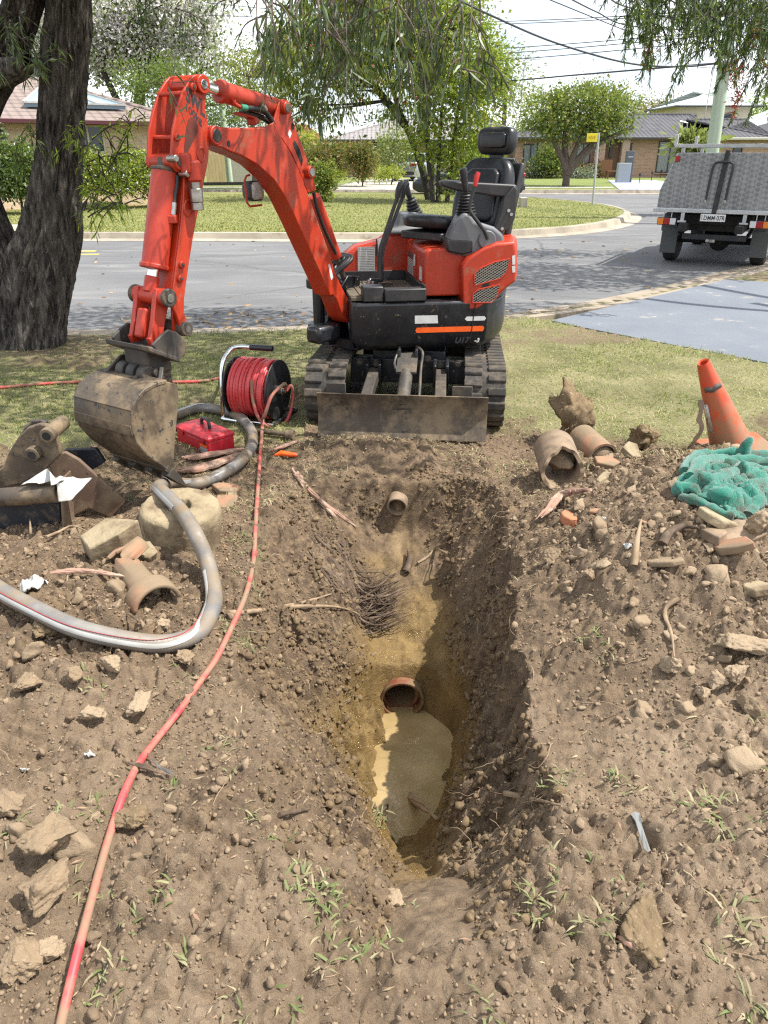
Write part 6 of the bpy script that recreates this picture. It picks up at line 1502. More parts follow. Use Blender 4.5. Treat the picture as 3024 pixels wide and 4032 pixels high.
secs = [(.895, hw), (.93, hw), (1.15, hw-.005), (1.62, tw_+.02), (1.70, tw_)]
def canring(y, k=0): return [(s_*(w_-k), y, z-k*.5) for s_, lst in ((1, secs), (-1, secs[::-1])) for z, w_ in lst]
mb.loft([canring(YR, .012), canring(YR+.012), canring(1.05), canring(1.062, .012)]); can = upart(mb, 'canopy', M_CHK, bevel=.004, smooth=20)
mb = MB(); mb.box((0, YR-.01, .865), (1.86, .07, .055)); mb.box((0, YR-.03, .895), (1.80, .02, .012)); upart(mb, 'tray_rail', M_ALU, bevel=.005)
mb = MB(); mb.box((0, .1, .855), (1.80, 1.95, .04)); upart(mb, 'tray_floor', M_ALU, bevel=.004)
for sx in (-.84, .84):
    mb = MB(); mb.box((sx*.80, YR-.004, 1.615), (.075, .02, .085)); upart(mb, 'brake_light', M_REDL, bevel=.006)
for sx in (-1, 1):
    mb = MB(); mb.box((sx*.69, YR-.03, .70), (.30, .05, .115)); lampb = upart(mb, 'tail_light', M_PLAS, bevel=.012)
    for k, (dx, m_) in enumerate(((.095, M_AMB), (0, M_REDL), (-.095, M_CLR))):
        mb = MB(); mb.box((sx*(.69+dx), YR-.058, .70), (.088, .014, .095)); upart(mb, 'lamp_segment', m_, lampb, bevel=.004)
    for dx in (-.06, .06): mb = MB(); mb.box((sx*.69+dx, YR-.02, .80), (.012, .012, .09)); upart(mb, 'lamp_bracket', M_ALU)
    mb = MB(); mb.box((sx*.46, YR-.02, .775), (.055, .03, .13)); mb.box((sx*.46, YR-.035, .705), (.13, .05, .028)); upart(mb, 'step_bracket', M_ALU, bevel=.004)
    mb = MB(); mb.box((sx*.70, -.44, .36), (.26, .018, .40)); upart(mb, 'mud_flap', M_UGREY, bevel=.006)
    mb = MB(); mb.prism([(-.40, .50), (-.40, .66), (-.25, .78), (.25, .78), (.42, .60), (.42, .5), (.36, .58), (.2, .70), (-.2, .70), (-.34, .60)], lambda p, t: (t, p[0], p[1]), sx*.58, sx*.86); upart(mb, 'mudguard', M_UGREY, bevel=.01)
    for yy_ in (0, 2.9):
        mb = MB(); prof = [(.12, -.10), (.30, -.12), (.345, -.10), (.36, -.06), (.36, .06), (.345, .10), (.30, .12), (.12, .10)]; n = 36
        mb.loft([[(sx*.70+o_, yy_+r*math.cos(2*math.pi*k/n), .36+r*math.sin(2*math.pi*k/n)) for k in range(n)] for r, o_ in prof], cap=True); whl = upart(mb, 'wheel', M_TYRE, smooth=40)
        mb = MB()
        for k in range(6): a = math.pi*k/3; mb.bar((sx*.815, yy_, .36), (sx*.815, yy_+.2*math.cos(a), .36+.2*math.sin(a)), .05, .02, up=(1, 0, 0))
        mb.ring((sx*.80, yy_, .36), (sx*.825, yy_, .36), .235, .195, 32); upart(mb, 'rim', M_RIM, whl, bevel=.004)
mb = MB(); mb.box((0, 1.0, .62), (.12, 4.2, .12), Matrix.Translation((-.42, 0, 0))); mb.box((0, 1.0, .62), (.12, 4.2, .12), Matrix.Translation((.42, 0, 0))); mb.box((0, -.55, .60), (.9, .10, .11)); mb.cyl((-.66, 0, .36), (.66, 0, .36), .06, 14); mb.sphere((.05, 0, .36), .17, 16, 10); mb.box((0, -.3, .72), (1.1, .7, .15)); mb.box((0, .9, .5), (.5, 1.2, .2))
upart(mb, 'chassis', M_DARK, bevel=.01)
mb = MB(); mb.box((.02, -.60, .455), (.98, .07, .09)); upart(mb, 'tow_bar', M_NAVY, bevel=.008)
for sx in (-.5, .5): mb = MB(); mb.bar((sx*1.02, -.58, .46), (sx*1.18, -.45, .64), .07, .03); upart(mb, 'bar_bracket', M_NAVY, bevel=.006)
mb = MB(); mb.cyl((-.06, -.66, .40), (-.06, -.70, .41), .03, 14); mb.box((-.02, -.62, .40), (.14, .05, .05)); upart(mb, 'tow_hitch', M_ZINC, bevel=.005)
mb = MB(); mb.box((.0, YR-.055, .775), (.372, .008, .108)); plate = upart(mb, 'number_plate', mat('number_plate_white', (.72, .72, .70), .4, col2=(.6, .6, .58), scale=12), bevel=.003)
MT = UT @ Matrix(((1, 0, 0, -.138), (0, 0, -1, YR-.0605), (0, 1, 0, .742), (0, 0, 0, 1))); MT.translation -= UO
text_mesh('plate_lettering', 'DMM\u00b707R', .094, M_INK, MT, plate, .0006, .0012, .80)
MT2 = UT @ Matrix(((1, 0, 0, -.176), (0, 0, -1, YR-.0605), (0, 1, 0, .742), (0, 0, 0, 1))); MT2.translation -= UO
for k, c_ in enumerate('WSN'):
    M3 = MT2.copy(); M3.translation += Vector((0, 0, .002+k*.024)); text_mesh('plate_lettering', c_, .024, M_INK, M3, plate, .0006, .0003, 1)
# black bar rack on the canopy door
mb = MB(); mb.bar((.05, YR-.045, 1.74), (-.0, YR-.045, .84), .07, .035, up=(0, 1, 0)); rack = upart(mb, 'door_rack', M_PLAS, bevel=.008)
mb = MB(); mb.tube(spline([(-.145, YR-.10, 1.02), (-.135, YR-.10, 1.25), (-.12, YR-.10, 1.50), (-.08, YR-.09, 1.565), (.02, YR-.09, 1.575), (.13, YR-.09, 1.565), (.165, YR-.10, 1.50), (.15, YR-.10, 1.25), (.14, YR-.10, 1.02)], 6), .018, 12); upart(mb, 'rack_arms', M_PLAS, rack, smooth=60)
for sx in (-.147, .138): mb = MB(); mb.cyl((sx, YR-.10, 1.0), (sx, YR-.10, 1.04), .02, 12); upart(mb, 'arm_tip', M_ZINC, rack)
# roof rack
for yy_ in (YR+.03, 1.0):
    mb = MB(); mb.box((0, yy_, 1.80), (1.50, .06, .05)); upart(mb, 'rack_crossbar', M_ALU, bevel=.004)
for sx in (-1, 1):
    mb = MB(); mb.bar((sx*.71, YR+.03, 1.80), (sx*.71, 1.0, 1.80), .04, .05); upart(mb, 'rack_side_rail', M_ALU, bevel=.004)
    for yy_ in (YR+.03, 1.0):
        mb = MB(); mb.box((sx*.74, yy_, 1.88), (.05, .05, .16)); mb.box((sx*.62, yy_+.02, 1.74), (.05, .05, .11)); upart(mb, 'rack_post', M_ALU, bevel=.004)
mb = MB(); mb.loft([[(s_*w_, y_, z) for s_, w_, z in ((1, .86, .42), (1, .88, .95), (1, .66, 1.62), (-1, .66, 1.62), (-1, .88, .95), (-1, .86, .42))] for y_ in (1.12, 2.25)]); mb.loft([[(s_*w_, y_, z) for s_, w_, z in ((1, .86, .42), (1, .86, zz), (-1, .86, zz), (-1, .86, .42))] for y_, zz in ((2.25, .98), (3.5, .92), (3.62, .62))])
cabp = upart(mb, 'cab', mat('white_car_paint', (.62, .62, .61), .25, spec=.6), bevel=.03)
for sx in (-1, 1):
    mb = MB(); mb.add([(sx*.882, 1.25, 1.0), (sx*.882, 2.15, 1.0), (sx*.69, 2.1, 1.56), (sx*.69, 1.3, 1.56)], [(0, 1, 2, 3)]); o = upart(mb, 'side_window', mat('dark_glass', (.02, .024, .028), .08), cabp, smooth=0)

# ---- cars
M_GLASS = mat('car_glass', (.018, .021, .025), .06)
def car(name, label, loc, rz, paintm, L_=4.3, W=1.78, Ht=1.45, hatch=True):
    t = thing(name, label, 'car', loc, rz, None)
    hw = W/2
    def ring(y, z0, z1, z2, w0, w1, w2): return [(s_*w_, y, z) for s_, w_, z in ((1, w0, z0), (1, w1, (z0+z1)/2), (1, w1*.98, z1), (1, w2, z2), (-1, w2, z2), (-1, w1*.98, z1), (-1, w1, (z0+z1)/2), (-1, w0, z0))]
    r = [ring(-L_/2, .36, .62, .80, hw*.80, hw*.86, hw*.80), ring(-L_/2+.10, .22, .80, .98, hw*.93, hw*.97, hw*.86), ring(-L_/2+.5, .20, .86, 1.0, hw*.96, hw, hw*.88), ring(0, .19, .86, .96, hw*.96, hw, hw*.92), ring(L_/2-1.0, .19, .82, .92, hw*.96, hw, hw*.9), ring(L_/2-.25, .22, .68, .76, hw*.92, hw*.95, hw*.85), ring(L_/2, .34, .56, .62, hw*.78, hw*.82, hw*.74)]
    mb = MB(); mb.loft(r); body = mb.build('body', paintm, t, bevel=.03, smooth=50)
    g = [(-L_/2+.16, .96, hw*.84), (-L_/2+.55, Ht-.07, hw*.70), (-L_/2+1.1, Ht, hw*.70), (.15, Ht-.02, hw*.70), (.95, .94, hw*.82)]
    mb = MB(); mb.loft([[(w_, y, z), (-w_, y, z), (-w_*1.10, y+.0, .90), (w_*1.10, y, .90)] for y, z, w_ in g]); mb.build('greenhouse', M_GLASS, t, bevel=.03, smooth=40)
    mb = MB(); mb.loft([[(w_*1.03, y, z), (-w_*1.03, y, z), (-w_*1.05, y, z-.05), (w_*1.05, y, z-.05)] for y, z, w_ in ((-L_/2+.45, Ht-.05, hw*.70), (-L_/2+1.1, Ht+.015, hw*.70), (.18, Ht-.005, hw*.70))]); mb.build('roof', paintm, t, bevel=.015, smooth=40)
    for sx in (-1, 1):
        for y0, y1 in ((-L_/2+.14, -L_/2+.50), (.16, .97), (-.55, -.50)):
            mb = MB(); z0, z1 = (.95, Ht-.03) if y0 != .16 else (Ht-.03, .93); mb.bar((sx*hw*.86, y0, z0), (sx*hw*.74, y1, z1), .07, .05); mb.build('pillar', paintm, t, bevel=.01)
        for yy_ in (-L_/2+.82, L_/2-.85):
            mb = MB(); n = 24; mb.loft([[(sx*(hw-.11+o_), yy_+r_*math.cos(2*math.pi*k/n), .32+r_*math.sin(2*math.pi*k/n)) for k in range(n)] for r_, o_ in ((.2, -.09), (.32, -.09), (.32, .09), (.2, .10))]); w2 = mb.build('wheel', M_TYRE, t, smooth=40)
            mb = MB(); mb.cyl((sx*(hw-.03), yy_, .32), (sx*(hw-.005), yy_, .32), .20, 20); mb.build('rim', M_RIM, w2, bevel=.01)
        mb = MB(); mb.box((sx*hw*.70, -L_/2+.06, .86), (.36, .14, .13)); mb.build('tail_light', M_REDL, t, bevel=.02)
        mb = MB(); mb.box((sx*hw*.66, L_/2-.16, .66), (.34, .2, .12)); mb.build('headlight', M_CLR, t, bevel=.02)
    mb = MB(); mb.box((0, -L_/2+.0, .42), (W*.8, .10, .18)); mb.build('bumper', M_PLAS, t, bevel=.03)
    mb = MB(); mb.box((0, -L_/2+.0, .74), (.37, .03, .10)); mb.build('number_plate', M_WHITE, t)
    return t
p = at_z(*D(890, 381), .06); car('parked_car', 'silver hatchback parked on the concrete driveway behind the weeping tree', (1.95, 49.0, .06), math.radians(-24), mat('silver_paint', (.42, .44, .46), .25, .6), 4.3, 1.78, 1.46)
car('parked_car', 'dark grey car parked on the far street behind the excavator seat', (3.5, 33.7, -.12), math.radians(80), mat('dark_grey_paint', (.05, .055, .06), .25, .4), 4.5, 1.8, 1.5)

# ---- houses
def brick(name, a, b, mortar, sc_=1.0):
    n = NT(name); x = n.n('ShaderNodeSeparateXYZ'); n.l(n.tc.outputs['Object'], x.inputs[0]); cb = n.n('ShaderNodeCombineXYZ'); n.l(n.math('ADD', x.outputs[0], x.outputs[1]), cb.inputs[0]); n.l(x.outputs[2], cb.inputs[1])
    bt = n.n('ShaderNodeTexBrick', Scale=1.0); bt.inputs['Brick Width'].default_value = .25; bt.inputs['Row Height'].default_value = .088; bt.inputs['Mortar Size'].default_value = .011; bt.inputs['Bias'].default_value = -.1
    n.l(cb.outputs[0], bt.inputs['Vector']); bt.inputs['Color1'].default_value = (*a, 1); bt.inputs['Color2'].default_value = (*b, 1); bt.inputs['Mortar'].default_value = (*mortar, 1)
    c = n.mix(n.ramp(n.noise(2.2, 4), .4, .75), bt.outputs['Color'], n.mix(.5, bt.outputs['Color'], a)); n.set(c, .9); n.bump(bt.outputs['Fac'], -.5, .01); return n.m
def tiles(name, a, b, rows=.115, cols=3.4, dark=(.06, .05, .05)):
    n = NT(name); x = n.n('ShaderNodeSeparateXYZ'); n.l(n.tc.outputs['Object'], x.inputs[0])
    fr = n.math('FRACT', n.math('DIVIDE', x.outputs[2], rows)); sn = n.math('SINE', n.math('MULTIPLY', x.outputs[0], cols*2*math.pi)); row = n.ramp(fr, .02, .22)
    c = n.mix(n.ramp(n.noise(1.4, 6, .65), .35, .7), a, b); c = n.mix(row, n.mix(.75, c, dark), c); c = n.mix(n.math('MULTIPLY', n.ramp(sn, .0, .12), .0), c, dark)
    n.set(c, .8, 0, .35); h = n.math('ADD', n.math('MULTIPLY', fr, -.6), n.math('MULTIPLY', sn, .5)); n.bump(h, 1.0, .05); return n.m
M_BRICKL = brick('yellow_brick', (.74, .53, .36), (.53, .36, .235), (.60, .52, .42)); M_BRICKR = brick('brown_brick', (.44, .255, .175), (.27, .15, .105), (.42, .36, .31)); M_BRICKP = brick('pink_brick', (.42, .28, .22), (.32, .20, .15), (.4, .35, .3))
M_TILEL = tiles('red_brown_tiles', (.19, .145, .125), (.255, .20, .175)); M_TILER = tiles('charcoal_tiles', (.055, .055, .062), (.095, .093, .10)); M_TILEM = tiles('grey_tiles', (.20, .185, .18), (.28, .26, .25)); M_TILEP = tiles('pale_tiles', (.40, .45, .43), (.50, .54, .52)); M_TILERED = tiles('terracotta_tiles', (.36, .12, .075), (.30, .10, .06))
M_GUT = mat('maroon_gutter', (.075, .018, .022), .4); M_GUTW = mat('cream_gutter', (.52, .49, .42), .5); M_GUTD = mat('dark_gutter', (.04, .04, .045), .45); M_FRW = mat('cream_frame', (.55, .50, .38), .5); M_FRD = mat('black_frame', (.022, .022, .025), .4)
M_WIN = NT('window_glass'); M_WIN.set((.035, .042, .05), .06); M_WIN = M_WIN.m
M_CURT = NT('curtained_window'); wv = M_CURT.n('ShaderNodeTexWave', Scale=3.2, bands_direction='X', Distortion=.6); M_CURT.l(M_CURT.tc.outputs['Object'], wv.inputs['Vector']); M_CURT.set(M_CURT.mix(wv.outputs['Fac'], (.16, .175, .185), (.30, .32, .33)), .12); M_CURT = M_CURT.m
def house(name, label, origin, ang, L_, Dp, wh, rise, wallm, roofm, gutm, windows, hipl=True, hipr=True, eave=.5, ridge=None, doors=(), extra=None):
    """origin: left front corner; X along the front, Y to the back"""
    t = thing(name, label, 'house', origin, ang)
    mb = MB(); mb.box((L_/2, Dp/2, wh/2), (L_, Dp, wh)); mb.build('wall', wallm, t, smooth=0)
    mb = MB(); e = eave; x0, x1, y0, y1 = -e, L_+e, -e, Dp+e; ym_ = Dp/2; hx = (y1-y0)/2
    a = (x0+hx*1.0 if hipl else x0, ym_, wh+rise); b = (x1-hx*1.0 if hipr else x1, ym_, wh+rise)
    zz = wh-.02
    vs = [(x0, y0, zz), (x1, y0, zz), (x1, y1, zz), (x0, y1, zz), a, b]; mb.add(vs, [(0, 1, 5, 4), (2, 3, 4, 5), (1, 2, 5), (3, 0, 4), (3, 2, 1, 0)])
    rf = mb.build('roof', roofm, t, smooth=0)
    mb = MB(); mb.tube([a, b], .09, 8)
    for p_, q_ in (((x0, y0, zz), a), ((x1, y0, zz), b)): mb.tube([p_, q_], .08, 8)
    mb.build('ridge_cap', roofm, rf, smooth=60)
    mb = MB(); mb.box(((x0+x1)/2, y0-.05, wh-.04), (x1-x0+.2, .12, .13)); mb.box((x1+.05, (y0+y1)/2, wh-.04), (.12, y1-y0, .13)); mb.box((x0-.05, (y0+y1)/2, wh-.04), (.12, y1-y0, .13)); mb.build('gutter', gutm, t, bevel=.015)
    for (wx, wz, ww, wh_, fm_, gm, mull) in windows:
        mb = MB(); f = .06
        mb.box((wx+ww/2, -.02, wz+f/2), (ww, .10, f)); mb.box((wx+ww/2, -.02, wz+wh_-f/2), (ww, .10, f))
        for xx in [wx+f/2, wx+ww-f/2]+[wx+ww*k_ for k_ in mull]: mb.box((xx, -.02, wz+wh_/2), (f, .098, wh_-2*f))
        fr = mb.build('window', fm_, t, bevel=.008)
        mb = MB(); mb.box((wx+ww/2, -.004, wz+wh_/2), (ww-2*f, .014, wh_-2*f)); mb.build('pane', gm, fr)
        mb = MB(); mb.box((wx+ww/2, -.05, wz-.045), (ww+.1, .16, .08)); mb.build('sill', wallm, fr)
    for (dx, dw, dh, dm) in doors: mb = MB(); mb.box((dx+dw/2, -.012, dh/2), (dw, .04, dh)); mb.build('door', dm, t, bevel=.01)
    return t
# left brick house
A_ = at_y(*D(0, 440), 24.0); B_ = at_y(*D(445, 400), 27.6); angL = math.atan2(B_.y-A_.y, B_.x-A_.x); eL = Vector((math.cos(angL), math.sin(angL), 0)); LO = Vector((A_.x, A_.y, 0))-eL*9
def sL(x, y):   # distance along the left house's front for a picture point
    d = ray(*c8b(x, y)); n_ = Vector((-eL.y, eL.x, 0)); o = Vector((0, 0, CAMH)); t_ = (LO-o).dot(n_)/d.dot(n_); p = o+d*t_; return (p-LO).dot(eL), p.z
Lw = []
x0, z1 = sL(625, 385); x1, z0 = sL(880, 610); Lw.append((x0-.25, z0-.0, x1-x0+.1, z1-z0, M_FRW, M_WIN, (.48,)))
x0, z1 = sL(-100, 400); x1, _ = sL(40, 400); Lw.append((x0, z0, x1-x0, z1-z0, M_FRW, M_WIN, (.5,)))
x0, z1 = sL(1195, 400); Lw.append((x0, z0, 1.2, z1-z0, M_FRD, M_WIN, (.5,)))
xe, _ = sL(1310, 400)
hL = house('brick_house', 'yellow brick house with a brown tiled roof and maroon gutter behind the big trunk', LO, angL, xe+.4, 9.5, 2.42, 1.75, M_BRICKL, M_TILEL, M_GUT, Lw, True, True, .55)
# skylight on its front roof slope
mb = MB(); sl_ = (1.75+.02)/(9.5/2+.55)
def rL(x, up): y_ = -.55+up; return (x, y_, 2.40+up*sl_+.05)
x0, _ = sL(640, 260); x1, _ = sL(980, 270); x1 += .2
pts = [rL(x0-1.5, 1.0), rL(x1, 1.0), rL(x1-1.7, 2.9), rL(x0-.4, 2.9)]
mb.add(pts+[Vector(p)+Vector((0, -.05, .12)) for p in pts], [(3, 2, 1, 0), (4, 5, 6, 7)]+[(k, (k+1) % 4, 4+(k+1) % 4, 4+k) for k in range(4)]); sk_ = mb.build('skylight', mat('skylight_glass', (.20, .30, .38), .08), hL)
mb = MB(); Q = [Vector(p)+Vector((0, -.05, .13)) for p in pts]
for k in range(4): mb.bar(Q[k], Q[(k+1) % 4], .07, .05)
mb.bar(Q[3].lerp(Q[2], .3), Q[0].lerp(Q[1], .72), .08, .05); mb.build('skylight_frame', M_WHITE, sk_)
# right brick house with charcoal roof
YH = 55.0
def xR(a, y_=YH): return at_y(*c3(a, 900), y_).x
def zR(b, y_=YH): return at_y(*c3(800, b), y_).z
RX0 = xR(160); wz0, wz1 = zR(1025), zR(838)
def wr(a, b, zt, zb, fm_=M_FRD, gm=M_CURT, mull=(.5,)): return (xR(a)-RX0, zR(zb), xR(b)-xR(a), zR(zt)-zR(zb), fm_, gm, mull)
hR = house('brick_house', 'brown brick house with a charcoal tiled roof behind the ute', (RX0, YH, 0), 0, xR(1290)-RX0, 11, 2.42, 1.55, M_BRICKR, M_TILER, M_GUTD,
           [wr(1005, 1118, 838, 1025, mull=(.62,)), wr(515, 605, 852, 972, mull=(.5,)), wr(205, 292, 855, 975, mull=(.5,)), wr(205, 292, 985, 1015)], True, False, .6, doors=[(xR(822)-RX0, xR(848)-xR(822), 2.1, M_FRD)])
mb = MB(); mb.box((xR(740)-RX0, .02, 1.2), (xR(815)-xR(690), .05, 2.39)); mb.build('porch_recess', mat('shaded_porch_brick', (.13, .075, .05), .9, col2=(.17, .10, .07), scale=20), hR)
for a, b in ((778, 822), (560+60, 680)):
    mb = MB(); mb.box((xR((a+b)/2)-RX0, -.28, 1.2), (xR(b)-xR(a), .45, 2.39)); mb.build('column', M_BRICKP if a == 778 else M_BRICKR, hR)
mb = MB(); mb.box((xR(723)-RX0, -.05, zR(890)), (.16, .12, .9)); mb.build('wall_lamp', M_FRD, hR)
hG = house('garage', 'brick garage wing with a low hipped charcoal roof behind the ute canopy', (xR(1225), YH-2.2, 0), 0, xR(1535)-xR(1225), 7.5, 2.36, 1.15, M_BRICKR, M_TILER, M_GUTW, [(xR(1365)-xR(1225), .9, .6, 1.1, M_FRD, M_WIN, ())], True, True, .6)
house('brick_house', 'neighbouring brick house with a charcoal roof cut off by the right edge', (xR(1600, 63), 63, 0), 0, 11, 9, 2.5, 1.7, M_BRICKR, M_TILER, M_GUTW, [(1.0, .9, 1.5, 1.2, M_FRD, M_WIN, (.5,))], True, True, .6)
# houses behind
hM = house('brick_house', 'long low brick house with grey tiles half hidden by the weeping tree', (-3.5, 56, 0), 0, 12.5, 9, 2.3, 1.35, brick('dull_brick', (.26, .17, .12), (.18, .12, .09), (.3, .26, .22)), M_TILEM, M_GUTD, [(6.5, .9, 1.3, 1.2, M_FRW, M_WIN, (.5,)), (2.0, .9, 1.6, 1.2, M_FRW, M_WIN, (.5,))], True, True, .5)
gx0, gx1 = at_y(*D(1040, 300), 59).x, at_y(*D(1126, 300), 59).x
hP = house('brick_house', 'pink brick gable end with grey tiles right of the weeping tree', (gx0, 59, 0), 0, gx1-gx0, 8, 2.5, 2.0, M_BRICKP, M_TILEM, M_GUTD, [], False, True, .35)
x0, x1 = at_y(*c3(1140, 640), 76).x, at_y(*c3(1560, 640), 76).x
house('rendered_house', 'cream two storey house with a pale tiled roof behind the power pole', (x0, 76, 0), 0, x1-x0, 8, 5.25, 1.35, mat('cream_render', (.55, .48, .37), .9, col2=(.5, .44, .34), scale=1), M_TILEP, M_GUTD, [((x1-x0)*.50, 3.2, 1.6, 1.5, M_WHITE, M_WIN, ()), ((x1-x0)*.06, 3.9, 1.2, .7, M_WHITE, M_WIN, ())], True, True, .7)
house('rendered_house', 'pale roofed house wing at the right edge behind the garage', (at_y(*c3(1510, 700), 68).x, 68, 0), .0, 10, 9, 2.6, 2.4, mat('cream_render', (.55, .48, .37), .9), M_TILEP, M_GUTW, [], True, True, .5)
house('red_roofed_house', 'distant house with a terracotta roof seen beside the boom', (at_y(*D(560, 300), 75).x, 75, 0), 0, 6.2, 8, 2.2, 1.6, M_BRICKP, M_TILERED, M_GUTW, [], True, True, .4)
# fences
def fence(label, a, b, h, m, name='fence', boards=True):
    a = Vector(a); b = Vector(b); t = thing(name, label, 'fence', a); d = b-a; n = max(2, int(d.length/.16)); mb = MB()
    for k in range(n): p0 = d*(k/n); p1 = d*((k+.93)/n); mb.add([q+Vector((0, 0, z))+o_ for q in (p0, p1) for z in (0, h+.02*math.sin(k*3)) for o_ in (Vector((0, 0, 0)), Vector((0, .03, 0)))], [(0, 1, 3, 2), (4, 6, 7, 5), (0, 4, 5, 1), (2, 3, 7, 6), (0, 2, 6, 4), (1, 5, 7, 3)])
    mb.build('paling', m, t); mb = MB()
    for z in (.3, h-.3): mb.bar(Vector((0, .05, z)), d+Vector((0, .05, z)), .05, .07)
    mb.build('rail', m, t); return t
M_PINE = mat('weathered_pine', (.34, .27, .13), .85, col2=(.26, .20, .10), scale=3, stretch=(8, 8, .5))
fa, fb = at_z(*D(447, 398), .05), at_z(*D(481, 398), .05); fence('yellowish timber paling fence between the brick house and the green pole', fa, fb+Vector((.1, .6, 0)), 1.85, M_PINE)
fa = at_y(*D(498, 392), 46); fence('low pale fence in the distance under the boom', (fa.x-1.2, 46, 0), (fa.x+3.4, 46, 0), 1.25, mat('pale_fence_paint', (.5, .45, .42), .8))
# garden edging boards and kerb inlet on the far corner
def board(p, q, h, th, label, m, name='garden_edging', cat='garden edging'):
    a, b = at_z(*p, .022), at_z(*q, .022); mb = MB(); mb.bar(a+Vector((0, 0, h/2)), b+Vector((0, 0, h/2)), th, h); return single(mb, name, m, label, cat, bevel=.01)
M_SLP = mat('grey_sleeper', (.24, .21, .17), .9, col2=(.32, .29, .24), scale=3, bump=.4)
board(D(-30, 452), D(142, 447), .20, .14, 'long grey timber edging left of the trunk', M_SLP); board(D(165, 450), D(262, 447), .16, .14, 'short grey timber edging right of the trunk', M_SLP); board(D(0, 432), D(355, 418), .14, .2, 'pale stone edging along the hedge bed', mat('edging_stone', (.42, .38, .30), .9, col2=(.3, .27, .21), scale=2, bump=.4)); board(D(440, 401), D(535, 400), .16, .2, 'dark timber edging under the boom', M_DARK)
board(D(1122, 447), D(1136, 447), .28, .5, 'grey concrete block behind the seat back', M_PATH, 'concrete_block', 'concrete block')
sl0, sl1 = at_z(*D(1238, 489), -.03), at_z(*D(1305, 481), -.03); mb = MB(); mb.bar(sl0+Vector((0, -.12, -.005)), sl1+Vector((0, -.12, -.005)), .10, .11); single(mb, 'drain_inlet', M_DARK, 'dark storm drain slot in the far kerb', 'drain inlet')
# sign, letterbox, chair, garden lights
sb = at_z(*c3(617, 1218), .022); st_ = at_y(*c3(655, 788), sb.y); t = thing('street_sign', 'small yellow sign on a thin grey pole at the grassed corner', 'sign', sb)
mb = MB(); mb.cyl((0, 0, 0), Vector((st_.x-sb.x, 0, st_.z-sb.z)), .035, 12); mb.build('pole', mat('galvanised_pole', (.42, .43, .42), .5, .3), t)
mb = MB(); tp = Vector((st_.x-sb.x, 0, st_.z-sb.z)); mb.box(tp+Vector((-.20, -.02, -.14)), (.34, .02, .24)); pn = mb.build('sign_panel', mat('yellow_sign', (.78, .62, .03), .5), t, bevel=.004)
mb = MB()
for k in range(4): mb.box(tp+Vector((-.30+.06*k, -.033, -.13)), (.025, .004, .07+.03*(k % 2)))
mb.build('sign_symbol', mat('faded_sign_print', (.35, .22, .03), .6), pn)
p = at_z(*c3(800, 1085), .03); t = thing('letterbox', 'grey letterbox pillar with a pale box on the lawn', 'letterbox', p)
mb = MB(); mb.box((.18, 0, .8), (.42, .35, 1.6)); mb.build('pillar', mat('dark_grey_render', (.10, .105, .115), .8), t, bevel=.02)
mb = MB(); mb.box((-.14, -.22, .5), (.70, .35, 1.0)); mb.build('box', mat('grey_box', (.30, .33, .34), .7), t, bevel=.02); mb = MB(); mb.box((.18, -.18, 1.3), (.28, .01, .05)); mb.build('letter_slot', M_WHITE, t)
p = at_y(*c3(730, 1045), 52); p.z = .05; t = thing('garden_chair', 'brown timber garden chair on the porch', 'chair', p); M_TEAK = mat('teak', (.17, .075, .03), .6)
mb = MB(); mb.box((0, 0, .42), (.7, .6, .06)); mb.build('seat', M_TEAK, t); mb = MB(); mb.box((-.3, .25, .75), (.65, .06, .65)); mb.build('backrest', M_TEAK, t)
for sx, sy in ((-.3, -.25), (.3, -.25), (-.3, .25), (.3, .25)): mb = MB(); mb.box((sx, sy, .2), (.07, .07, .4)); mb.build('leg', M_TEAK, t)
for k, (q, lab) in enumerate(((c3(893, 1090), 'short black garden light nearest the blue driveway'), (c3(965, 1075), 'short black garden light in the middle of the lawn edge'), (c3(1020, 1058), 'short black garden light nearest the brick house'))):
    p = at_z(*q, .05); t = thing('garden_light', lab, 'garden light', p, 0, 'garden lights along the lavender driveway'); mb = MB(); mb.cyl((0, 0, 0), (0, 0, .38), .02, 8); mb.build('stake', M_FRD, t); mb = MB(); mb.cyl((0, 0, .36), (0, 0, .5), .06, 10); mb.build('lamp_head', M_FRD, t)
# ---- poles, cables, antennas
M_POLE = mat('green_treated_pole', (.30, .38, .29), .85, col2=(.40, .46, .36), scale=2, stretch=(6, 6, .3))
PB = at_y(*c3(1332, 870), 21.0); PT = at_y(*c3(1455, 0), 21.0); slope_ = (PT-PB)/(PT.z-PB.z)
def pole_at(z): return PB+slope_*(z-PB.z)
pl0 = pole_at(-.1); t = thing('power_pole', 'tall pale green timber power pole behind the ute', 'power pole', pl0); PLT = 9.5
mb = MB(); mb.tube([Vector((0, 0, 0)), (pole_at(PLT)-pl0)], [.165, .125], 18); mb.build('pole', M_POLE, t, smooth=60)
zc_ = at_y(*c3(1440, 95), 21).z; pc = pole_at(zc_)-pl0; mb = MB(); mb.bar(pc+Vector((-1.05, -.17, -.02)), pc+Vector((1.05, -.17, .10)), .10, .12); mb.build('crossarm', mat('grey_timber', (.20, .17, .15), .9), t)
for dx in (-.9, -.45, .45, .9): mb = MB(); mb.cyl(pc+Vector((dx, -.17, .05)), pc+Vector((dx, -.17, .20)), .045, 10); mb.build('insulator', M_PLAS, t)
z1 = at_y(*c3(1395, 370), 21).z; p1 = pole_at(z1)-pl0; mb = MB(); mb.cyl(p1+Vector((-.2, -.2, -.02)), p1+Vector((.2, -.2, .02)), .07, 12); mb.build('cable_clamp', M_ZINC, t)
mb = MB(); p2 = pole_at(at_y(*c3(1450, 165), 21).z)-pl0; mb.box(p2+Vector((.08, -.22, 0)), (.16, .14, .36)); mb.build('fuse_box', M_PLAS, t)
